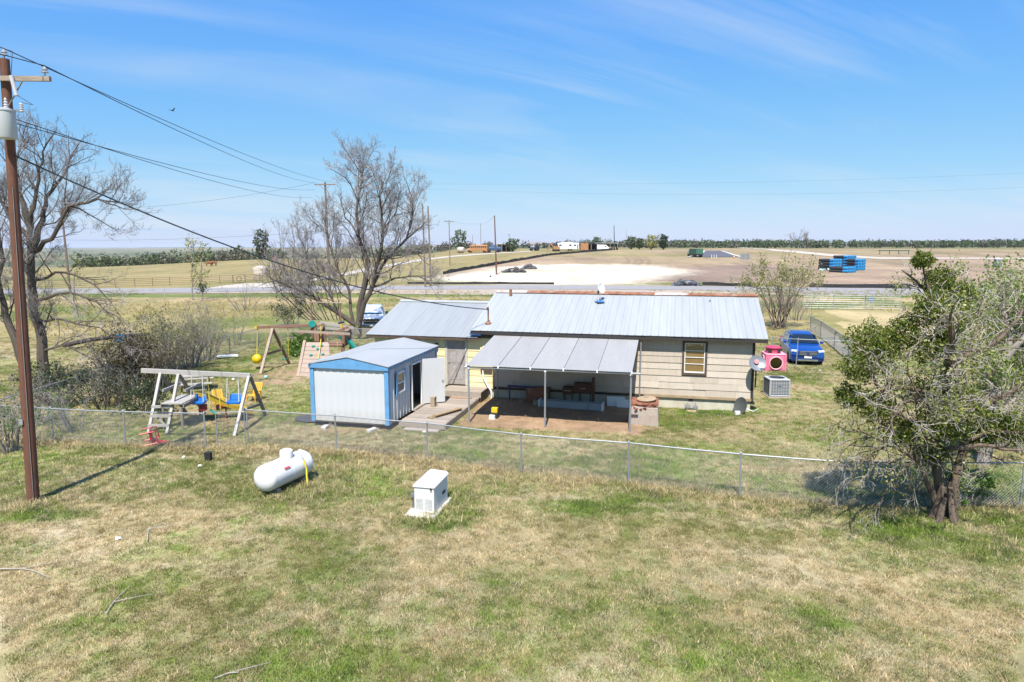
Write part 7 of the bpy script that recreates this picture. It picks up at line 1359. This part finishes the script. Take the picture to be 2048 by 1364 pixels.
MB().loft([section(1.1, .8, 2.0, .05, y=-2.6), section(1.15, .7, 2.2, .05, y=-1.0), section(1.15, .7, 2.2, .05, y=2.8)]).build('body', plain('dark_blue_truck', (.03, .09, .20), .5), pt2, smooth=True); MB().loft([section(1.05, 2.0, 3.0, .12, y=-1.0, rb=.01), section(1.05, 2.0, 3.05, .12, y=.6, rb=.01)]).build('cab', bpy.data.materials['dark_blue_truck'], pt2, smooth=True); MB().box(-.9, .9, -1.2, -1.02, 2.2, 2.85).build('windscreen', M_win, pt2)
for X in (-1.0, 1.0):
    for Y in (-1.7, 2.0): MB().lathe([(0, -.2), (.62, -.2), (.62, .2), (0, .2)], 14, (X, Y, .62), (1, 0, 0)).build('wheel', M_tyre, pt2)
def openshed(label, px, py, w_, d_, h_, rm, wm, rz=0):
    o = far_thing('open_shed', label, 'shed', px, py, rz); MB().prism([(0, h_), (d_, h_ * .86), (d_, h_ * .86 + .12), (0, h_ + .12)], lambda a, b: (-w_ / 2 - .2, a - .2, b), lambda a, b: (w_ / 2 + .2, a - .2, b)).build('roof', rm, o); MB().box(-w_ / 2, w_ / 2, d_ - .25, d_ - .2, -.2, h_ * .84).build('rear_wall', wm, o)
    for X in (-w_ / 2, w_ / 2): MB().box(X - .05, X + .05, .1, d_ - .26, -.2, h_ * .84).build('side_wall', wm, o)
    for k_ in range(4): X = -w_ / 2 + .1 + k_ * (w_ - .2) / 3; MB().box(X - .08, X + .08, -.05, .08, -.2, h_ - .01).build('post', M_wgrey, o)
    return o
openshed('dark open-fronted shed with a pale roof right of the blue farm truck', 1008, 503.5, 5.4, 4, 3.0, M_rvw, M_brown)
tn_ = far_thing('storage_tank', 'whitish round tank lying left of the orange bus', 'tank', 922, 506, R(-30)); MB().lathe([(0, -1.4), (.8, -1.35), (1.1, -1.0), (1.1, 1.0), (.8, 1.35), (0, 1.4)], 18, (0, 0, 1.15), (1, 0, 0)).build('shell', plain('rust_white_tank', (.58, .50, .45), .6, var=.2, dirt=(.35, .16, .1), dirt_amt=.6, scale=.8), tn_, smooth=True)
for X in (-.7, .7): MB().box(X - .15, X + .15, -.6, .6, -.1, .3).build('cradle', M_rust, tn_)
tr2 = far_thing('tractor', 'small dark blue tractor on the rise left of the white camper', 'tractor', 1069, 501.5, R(-70)); MB().box(-.4, .4, -1.8, .2, .8, 1.5).build('bonnet', bpy.data.materials['dark_blue_truck'], tr2, bevel=.1); MB().box(-.7, .7, .2, 1.5, .9, 2.6).build('cab', M_win, tr2, bevel=.1)
for X in (-.85, .85): MB().lathe([(0, -.2), (.85, -.2), (.85, .2), (0, .2)], 16, (X, .9, .85), (1, 0, 0)).build('wheel', M_tyre, tr2); MB().lathe([(0, -.15), (.5, -.15), (.5, .15), (0, .15)], 14, (X * .8, -1.4, .5), (1, 0, 0)).build('wheel', M_tyre, tr2)
rv = far_thing('camper_trailer', 'long white camper trailer parked on the distant rise', 'camper', 1136, 501.5, R(-4)); MB().prism([(-4.6, 1.7), (-3.6, .7), (4.2, .7), (4.4, 1.0), (4.4, 3.2), (1.2, 3.3), (1.0, 3.5), (-2.0, 3.4), (-4.2, 3.1)], lambda a, b: (a, -1.25, b), lambda a, b: (a, 1.25, b)).build('body', M_rvw, rv, bevel=.1)
for a, b in ((-3.6, -2.6), (.4, 1.4), (2.3, 3.2)): MB().box(a, b, -1.28, -1.24, 1.9, 2.5).build('window', M_win, rv)
MB().box(3.6, 4.1, -1.28, -1.24, .9, 2.6).build('door', M_grey, rv)
for X in (.3, 1.3): MB().lathe([(0, -.15), (.4, -.15), (.4, .15), (0, .15)], 14, (X, -1.0, .4), (0, 1, 0)).build('wheel', M_tyre, rv)
MB().box(-3.4, -3.2, -.8, .8, -.1, .7).build('jack', M_grey, rv)
ex = far_thing('excavator', 'orange excavator partly behind the front of the camper', 'excavator', 1112, 502.5, R(10)); MB().box(-1.3, 1.3, -1.2, -.7, 0, .7).box(-1.3, 1.3, .7, 1.2, 0, .7).build('tracks', M_tyre, ex, bevel=.15); MB().box(-1.2, 1.3, -1.0, 1.0, .75, 1.9).build('body', M_orange, ex, bevel=.1); MB().box(-.4, .6, -.95, 0, 1.91, 2.7).build('cab', M_win, ex, bevel=.08); MB().beam((-1.0, 0, 1.6), (-2.4, 0, 3.2), .35, .4).beam((-2.4, 0, 3.2), (-3.2, 0, 1.2), .28, .3).obox((-3.2, 0, .9), (.7, .8, .7)).build('arm', M_orange, ex)
ct = far_thing('shipping_container', 'upright orange metal container right of the camper', 'container', 1168, 500.3, R(5)); MB().box(-1.6, 1.6, -1.2, 1.2, 0, 2.9).build('shell', M_orange, ct, bevel=.03)
for X in (-1.0, -.3, .4, 1.1): MB().box(X - .06, X + .06, -1.25, -1.2, .05, 2.85).build('rib', M_orange, ct)
openshed('low dark carport between the orange container and the white van', 1188, 499.8, 7.5, 5, 2.7, plain('dark_blue_roof', (.05, .06, .10), .6), M_brown)
openshed('long pale-roofed open building behind the white van', 1213, 498.2, 11, 5, 2.9, M_rvw, plain('grey_shed_wall', (.25, .24, .24), .8))
vn = far_thing('white_van', 'white van parked near the far green pole', 'van', 1206, 500.5, R(90)); MB().loft([section(.98, .4, 1.2, .04, y=-2.5), section(1.0, .35, 1.4, .04, y=-1.9), section(1.0, .35, 2.2, .10, y=-1.2), section(1.0, .35, 2.25, .10, y=2.5)]).build('body', M_rvw, vn, smooth=True); MB().box(.97, 1.01, -1.3, -.6, 1.4, 1.9).box(-1.01, -.97, -1.3, -.6, 1.4, 1.9).build('side_window', M_win, vn)
for X in (-.85, .85):
    for Y in (-1.6, 1.6): MB().lathe([(0, -.13), (.36, -.13), (.36, .13), (0, .13)], 14, (X, Y, .36), (1, 0, 0)).build('wheel', M_tyre, vn)
for i_, px in enumerate((1222, 1226, 1231)): o = far_thing('bollard', ('yellow bollard left of the far green pole', 'yellow bollard against the far green pole', 'yellow bollard right of the far green pole')[i_], 'bollard', px, 500.5, 0, 'yellow bollards'); MB().tube([(0, 0, -.1), (0, 0, 1.3)], .12, 10).lathe([(.12, 0), (.08, .08), (0, .1)], 10, (0, 0, 1.3)).build('post_body', M_yelp, o)
gt = far_thing('dump_truck', 'green box truck parked at the end of the new street', 'truck', 1392, 514, R(12)); M_gtr = plain('dark_green_paint', (.03, .10, .06), .5)
MB().box(-1.25, 1.25, -2.4, 2.6, .9, 2.7).build('box_body', M_gtr, gt, bevel=.05); MB().box(-1.15, 1.15, -2.44, -2.41, 1.0, 2.6).build('tailgate', plain('green_tailgate', (.05, .16, .10), .5), gt); MB().loft([section(1.1, .6, 2.3, .08, y=2.7), section(1.05, .6, 2.2, .2, y=4.2)]).build('cab', plain('tan_cab', (.42, .36, .25), .6), gt)
MB().box(-1.2, 1.2, -2.5, 2.5, .55, .88).build('chassis', M_dark, gt)
for X in (-1.0, 1.0):
    for Y in (-1.6, -.6, 3.3): MB().lathe([(0, -.17), (.5, -.17), (.5, .17), (0, .17)], 14, (X, Y, .5), (1, 0, 0)).build('wheel', M_tyre, gt)
for i_, px in enumerate((1423, 1428, 1433)): o = far_thing('marker_post', ('leftmost of three thin white marker posts at the street end', 'middle of three thin white marker posts at the street end', 'rightmost of three thin white marker posts at the street end')[i_], 'marker post', px, 516.5, 0, 'marker posts'); MB().box(-.06, .06, -.03, .03, -.1, 1.1).box(-.061, .061, -.031, .031, .9, 1.0).build('stake', M_white, o)
sg = far_thing('sign_board', 'grey back of a two-panel sign board behind the small tree', 'sign', 1490, 524, R(4)); MB().box(-1.45, 1.45, -.03, .03, .7, 1.5).build('panel', M_grey, sg); MB().box(-1.45, 1.45, -.03, .03, 1.54, 2.35).build('panel', M_grey, sg)
for X in (-1.2, 0, 1.2): MB().box(X - .05, X + .05, -.09, -.031, -.2, 2.4).build('post', M_wgrey, sg)
br = far_thing('traffic_barrel', 'orange traffic barrel beside the new street', 'traffic barrel', 1468, 517); MB().lathe([(.34, 0), (.30, .1), (.27, .95), (.2, 1.0), (0, 1.0)], 14).build('body', M_orange, br); MB().lathe([(.296, 0), (.286, .16)], 14, (0, 0, .5)).build('stripe', M_white, br)
# blue-ended pipes
M_cpipe = plain('black_corrugated_pipe', (.035, .036, .04), .6, var=.3); M_bcap = plain('blue_pipe_end', (.02, .28, .62), .5)
pl = MB().tube([(0, 0, 0), (0, 4.4, 0)], .33, 12).mesh('barrel'); pl.materials.append(M_cpipe); pc_ = MB().lathe([(.18, -1.1), (.36, -1.1), (.37, .0), (.33, .05), (.17, .05), (.17, -1.0)], 14, (0, 0, 0), (0, -1, 0)).mesh('end_collar'); pc_.materials.append(M_bcap)
idx = 0
for px, py, rz, nx, nz, nm in ((1668, 541, 24, 4, 4, 'left'), (1695, 539, 20, 4, 5, 'tall middle'), (1718, 541, 16, 3, 4, 'right'), (1696, 546, 34, 5, 2, 'front loose')):
    b = gpt(px, py)
    for i_ in range(nx):
        for j_ in range(nz):
            q = Vector((i_ * .74 * math.cos(R(rz)), i_ * .74 * math.sin(R(rz)), .38 + j_ * .66)); o = thing('drain_pipe', '%s row, %s pipe from the left, of the %s stack of blue-ended pipes' % (('bottom', 'second', 'third', 'fourth', 'top')[j_], ('first', 'second', 'third', 'fourth', 'fifth')[i_], nm), 'pipe', b + q, R(rz), 'blue-ended pipes of the %s stack' % nm)
            link('barrel', pl, None, o); link('end_collar', pc_, None, o)
p = gpt(1655, 541); m = MB()
for k_ in range(8): m.blob((rg_.uniform(-1.5, 1.5), rg_.uniform(-.6, .6), rg_.uniform(.05, .35)), rg_.uniform(.3, .6), .35, .25, k_ + 9, .5, 7, 5)
o = m.build('wrap_heap', plain('pale_green_wrap', (.42, .62, .55), .5, var=.3), None, loc=p); stuff(tag(o, 'pale green plastic wrapping heaped left of the blue pipes', 'wrapping'))
pj = far_thing('portable_toilet', 'grey portable toilet seen through the right brush', 'portable toilet', 1994, 535); MB().box(-.6, .6, -.6, .6, 0, 2.1).build('cabin', plain('grey_toilet', (.30, .34, .38), .5), pj, bevel=.05); MB().lathe([(.85, 0), (.8, .1), (.3, .3), (0, .32)], 12, (0, 0, 2.1)).build('roof', M_rvw, pj); MB().box(-.4, .4, -.63, -.6, .1, 1.95).build('door', M_grey, pj)
pr = far_thing('pipe_rack', 'green welded pipe rack far out on the building lot', 'pipe rack', 1788, 509); 
for X in (-5, -1.6, 1.6, 5): MB().tube([(X, 0, -.1), (X, 0, 1.4)], .12, 6).build('leg', M_gtr, pr)
MB().tube([(-5.5, 0, 1.4), (5.5, 0, 1.4)], .14, 6).build('top_bar', M_gtr, pr)

# ================================================================ far houses
rgh = random.Random(3)
def far_house(px, py, w_, h_, label, wc, rc, rz=0, group='far houses', pitch=.32):
    o = far_thing('far_house', label, 'house', px, py, rz, group); d_ = w_ * .7
    MB().box(-w_ / 2, w_ / 2, 0, d_, -1, h_).build('wall', wc, o); MB().prism([(-.4, h_), (d_ + .4, h_), (d_ / 2, h_ + d_ * pitch)], lambda a, b: (-w_ / 2 - .4, a, b), lambda a, b: (w_ / 2 + .4, a, b)).build('roof', rc, o)
    for k_ in range(3): X = -w_ * .3 + k_ * w_ * .3; MB().box(X - .6, X + .6, -.06, -.01, .9, 2.2).build('window', M_win, o)
    return o
M_fw = plain('far_pale_wall', (.55, .50, .44), .8); M_fr = plain('far_brown_roof', (.20, .165, .15), .9); M_fr2 = plain('far_grey_roof', (.26, .25, .26), .9); M_fb = plain('far_brick_wall', (.33, .20, .15), .9)
for i_, px in enumerate((1888, 1908, 1930, 1952, 1976, 1998, 2022, 2046)): far_house(px, 493.5, rgh.uniform(11, 15), 3.2, 'brown-roofed house number %s from the left on the far right skyline' % ('one', 'two', 'three', 'four', 'five', 'six', 'seven', 'eight')[i_], M_fb if i_ % 2 else M_fw, M_fr if i_ % 3 else M_fr2, R(rgh.uniform(-12, 12)))
far_house(1606, 494.5, 16, 3.0, 'long white building near the two bare trees on the skyline', M_rvw, M_rvw, pitch=.05); far_house(1641, 495, 9, 3.0, 'small red-brown house right of the long white building', M_fb, M_fr)
far_house(1072, 494, 14, 3, 'pale house far behind the dark blue tractor', M_fw, M_fr2); far_house(868, 500.5, 10, 3, 'white-walled house half hidden by the bare tree twigs', M_rvw, M_fr2)

# ================================================================ far trees
rsf = np.random.RandomState(17)
def crown_pts(c, rx, rz, n):
    d = rsf.normal(size=(n, 3)); d /= np.linalg.norm(d, axis=1, keepdims=True); r = rsf.uniform(.35, 1, n) ** .6; k = 1 + .28 * np.sin(d[:, 0] * 6 + c[0]) * np.cos(d[:, 2] * 5 + c[1]); q = d * (r * k)[:, None] * np.array([rx, rx, rz]); return np.array(c) + q
def wood_mass(name, label, spec, mat, size, per):
    pts = []; lv = []
    for n, u0, u1, y0, y1, h0, h1 in spec:
        for _ in range(n):
            u, y = rsf.uniform(u0, u1), rsf.uniform(y0, y1); x = u * y; h = rsf.uniform(h0, h1); z = gz(x, y); q = crown_pts((x, y, z + h * .52), h * rsf.uniform(.45, .75), h * .52, per); pts.append(q); lv.append(np.full(per, rsf.uniform(.1, .9)))
    m = leaves_mesh(name, np.concatenate(pts), size, mat, rsf, asp=1.3, lv=np.concatenate(lv)); return stuff(tag(link(name, m, mat), label, 'woodland'))
wood_mass('woodland', 'green valley woodland beyond the pasture on the left', [(130, -.66, -.33, 236, 330, 3.2, 5.6), (150, -.7, -.3, 300, 480, 4, 8), (50, -.34, -.12, 300, 480, 4, 6)], LF_far, .7, 110)
wood_mass('woodland', 'grey leafless scrub among the valley woodland on the left', [(110, -.66, -.33, 232, 330, 3, 5), (80, -.6, -.15, 290, 430, 4, 6), (40, -.32, -.06, 260, 420, 3, 4.5)], LF_grey, .55, 100)
wood_mass('woodland', 'dark green tree line along the skyline behind the building lot', [(300, .20, .84, 480, 640, 4.2, 6.5), (220, .08, .9, 640, 900, 5, 8)], LF_far, 1.0, 80)
wood_mass('woodland', 'grey-brown scrub along the skyline', [(120, .05, .85, 470, 760, 3.2, 6), (70, -.14, .22, 420, 700, 3, 5)], LF_grey, 1.0, 70)
wood_mass('woodland', 'low hedge lines in the far distance', [(160, -.8, -.1, 900, 2600, 4, 9), (140, -.1, .9, 1100, 2600, 4, 8)], LF_far, 2.4, 40)
def far_tree(px, py, h, w_, label, mat, sd, bare=False):
    b = gpt(px, py); T = Tree(sd); T.rmin = .035 if bare else .0035; s_ = h / 6
    for k_ in range(5): a = T.rg.uniform(0, 6.28); T.limb([b + Vector((0, 0, -.2)), b + Vector((.15 * w_ * math.cos(a), .15 * w_ * math.sin(a), h * .4)), b + Vector((.42 * w_ * math.cos(a), .42 * w_ * math.sin(a), h * T.rg.uniform(.7, .95)))], .16 * s_, .04, dens=.35 / s_ * (2.2 if bare else 1), up=.3, maxl=3 if not bare else 4, lens=(2 * s_, 1.1 * s_, .6 * s_, .4 * s_))
    o = T.finish('far_tree', label, b, B_dark, B_purple, 'single trees on the skyline')
    if not bare: n = 420; link('leaves', leaves_mesh('leaves', crown_pts((0, 0, h * .55), w_ / 2, h * .48, n), .55, mat, rsf), mat, o)
    return o
for px, py, h, w_, lb, mt_, bare in ((1262, 499, 6.0, 5.5, 'rounded green tree right of the thin grey pole', LF_far, 0), (1278, 499, 5.2, 4.5, 'small rounded green tree, second right of the thin grey pole', LF_far, 0), (1302, 499.5, 6.4, 6.5, 'olive leafy tree in the row beyond the building lot', LF_yel, 0), (1326, 499.5, 6.6, 4.2, 'dark dense evergreen at the right end of the small row', LF_dark, 0), (1592, 496, 13, 13, 'big bare tree standing alone on the skyline', None, 1), (1614, 497, 10, 8, 'smaller bare tree right of the big one on the skyline', None, 1), (919, 504.5, 8.5, 6, 'thin-crowned tree left of the orange bus', LF_far, 0), (1025, 503.5, 5.0, 5.5, 'round bush right of the dark open shed', LF_far, 0), (1192, 498, 6, 5, 'green tree behind the low dark carport', LF_far, 0), (524, 520, 9.5, 4.5, 'dark upright evergreen on the pasture edge', LF_dark, 0)):
    far_tree(px, py, h, w_, lb, mt_, px, bare)

# ================================================================ animals
def beast(name, label, loc, rz, cat, mat, kind='cow', sc=1.0):
    V_ = [(0, 0, 1.05), (.55, 0, 1.1), (-.6, 0, 1.1), (.85, 0, 1.25), (1.15, 0, 1.12), (1.38, 0, .95)]; E_ = [(0, 1), (0, 2), (1, 3), (3, 4), (4, 5)]; Rr = [.36, .34, .33, .2, .15, .09]
    for bi, X, ys in ((1, .5, (-.18, .18)), (2, -.55, (-.18, .18))):
        for y_ in ys:
            i_ = len(V_); V_ += [(X, y_, .72), (X + (.03 if bi == 1 else -.08), y_, .42), (X, y_, .04)]; Rr += [.15, .07, .06]; E_ += [(bi, i_), (i_, i_ + 1), (i_ + 1, i_ + 2)]
    i_ = len(V_); V_ += [(-.92, 0, 1.1), (-1.0, 0, .6)]; Rr += [.05, .03]; E_ += [(2, i_), (i_, i_ + 1)]
    m = bpy.data.meshes.new(name); m.from_pydata(V_, E_, []); m.materials.append(mat); o = bpy.data.objects.new(name, m); COL.objects.link(o); o.location = loc; o.rotation_euler = (0, 0, rz); o.scale = (sc,) * 3
    o.modifiers.new('skin', 'SKIN'); o.modifiers.new('sub', 'SUBSURF').levels = 1; m.skin_vertices.new() if not m.skin_vertices else None
    for k_, sv in enumerate(m.skin_vertices[0].data): sv.radius = (Rr[k_], Rr[k_]); sv.use_root = (k_ == 0)
    return tag(o, label, cat, 'cattle on the pasture')
M_cow = plain('reddish_brown_hide', (.24, .09, .04), .8)
beast('cow', 'reddish-brown cow grazing on the pasture crest, left of another', gpt(418, 533), R(10), 'cow', M_cow); beast('cow', 'reddish-brown cow on the pasture crest just right of another', gpt(428, 532), R(170), 'cow', M_cow); beast('cow', 'brown cow standing near the dark evergreen on the pasture', gpt(549, 524), R(40), 'cow', M_cow)
wt = far_thing('water_trough', 'pale round water tank on the pasture beside the pipe fence', 'tank', 521, 549); MB().lathe([(0, 0), (1.5, 0), (1.55, 1.5), (1.5, 1.6), (.2, 1.95), (0, 2.0)], 20).build('shell', plain('pale_tank', (.55, .48, .40), .7), wt, smooth=True)
bp = at_y(345, 221, 70); o = MB().loft([[Vector((x_, r_ * math.cos(t_), r_ * math.sin(t_))) for t_ in [6.283 * q / 8 for q in range(8)]] for x_, r_ in ((-.22, .01), (-.1, .05), (.05, .06), (.15, .03), (.2, .01))]).add([(-.06, .03, 0), (.08, .03, 0), (.02, .5, .14), (-.12, .52, .12), (-.06, .03, .02), (.08, .03, .02), (.02, .5, .15), (-.12, .52, .13)], [(0, 1, 2, 3), (7, 6, 5, 4), (0, 4, 5, 1), (1, 5, 6, 2), (2, 6, 7, 3), (3, 7, 4, 0)]).add([(-.06, -.03, 0), (.08, -.03, 0), (.02, -.45, .2), (-.12, -.47, .18), (-.06, -.03, .02), (.08, -.03, .02), (.02, -.45, .21), (-.12, -.47, .19)], [(3, 2, 1, 0), (4, 5, 6, 7), (1, 5, 4, 0), (2, 6, 5, 1), (3, 7, 6, 2), (0, 4, 7, 3)]).build('bird', M_dark, None, loc=bp, rotz=R(60)); tag(o, 'dark bird flying in the blue sky right of the power lines', 'bird')
for i_, (px, py, lb) in enumerate(((237, 1080, 'white scrap of litter lying on the lawn in front of the pole'), (400, 934, 'crumpled pale bag on the grass near the black box'), (368, 916, 'white plastic bit in the dry grass left of the gate'), (848, 866, 'small white stone-like scrap behind the fence below the deck'), (1640, 742, 'white scrap on the grass in front of the blue car'))):
    o = MB().blob((0, 0, .04), .07, .05, .035, i_ + 3, .6, 8, 5).build('litter_scrap', M_white, None, loc=gpt(px, py), rotz=i_); tag(o, lb, 'litter', 'litter on the grass')

# ================================================================ air
hz = MB().box(-9900, 9900, -9900, 9900, -70, 17.5).build('haze', None); stuff(tag(hz, 'thin bluish air over the whole landscape', 'haze'))
hm = bpy.data.materials.new('haze_air'); hm.use_nodes = True; hm.node_tree.nodes.remove(hm.node_tree.nodes['Principled BSDF']); pv = hm.node_tree.nodes.new('ShaderNodeVolumePrincipled'); pv.inputs['Color'].default_value = (.84, .93, 1, 1); pv.inputs['Density'].default_value = 7e-5; pv.inputs['Anisotropy'].default_value = .0
hm.node_tree.links.new(pv.outputs[0], hm.node_tree.nodes['Material Output'].inputs['Volume']); hz.data.materials.append(hm)
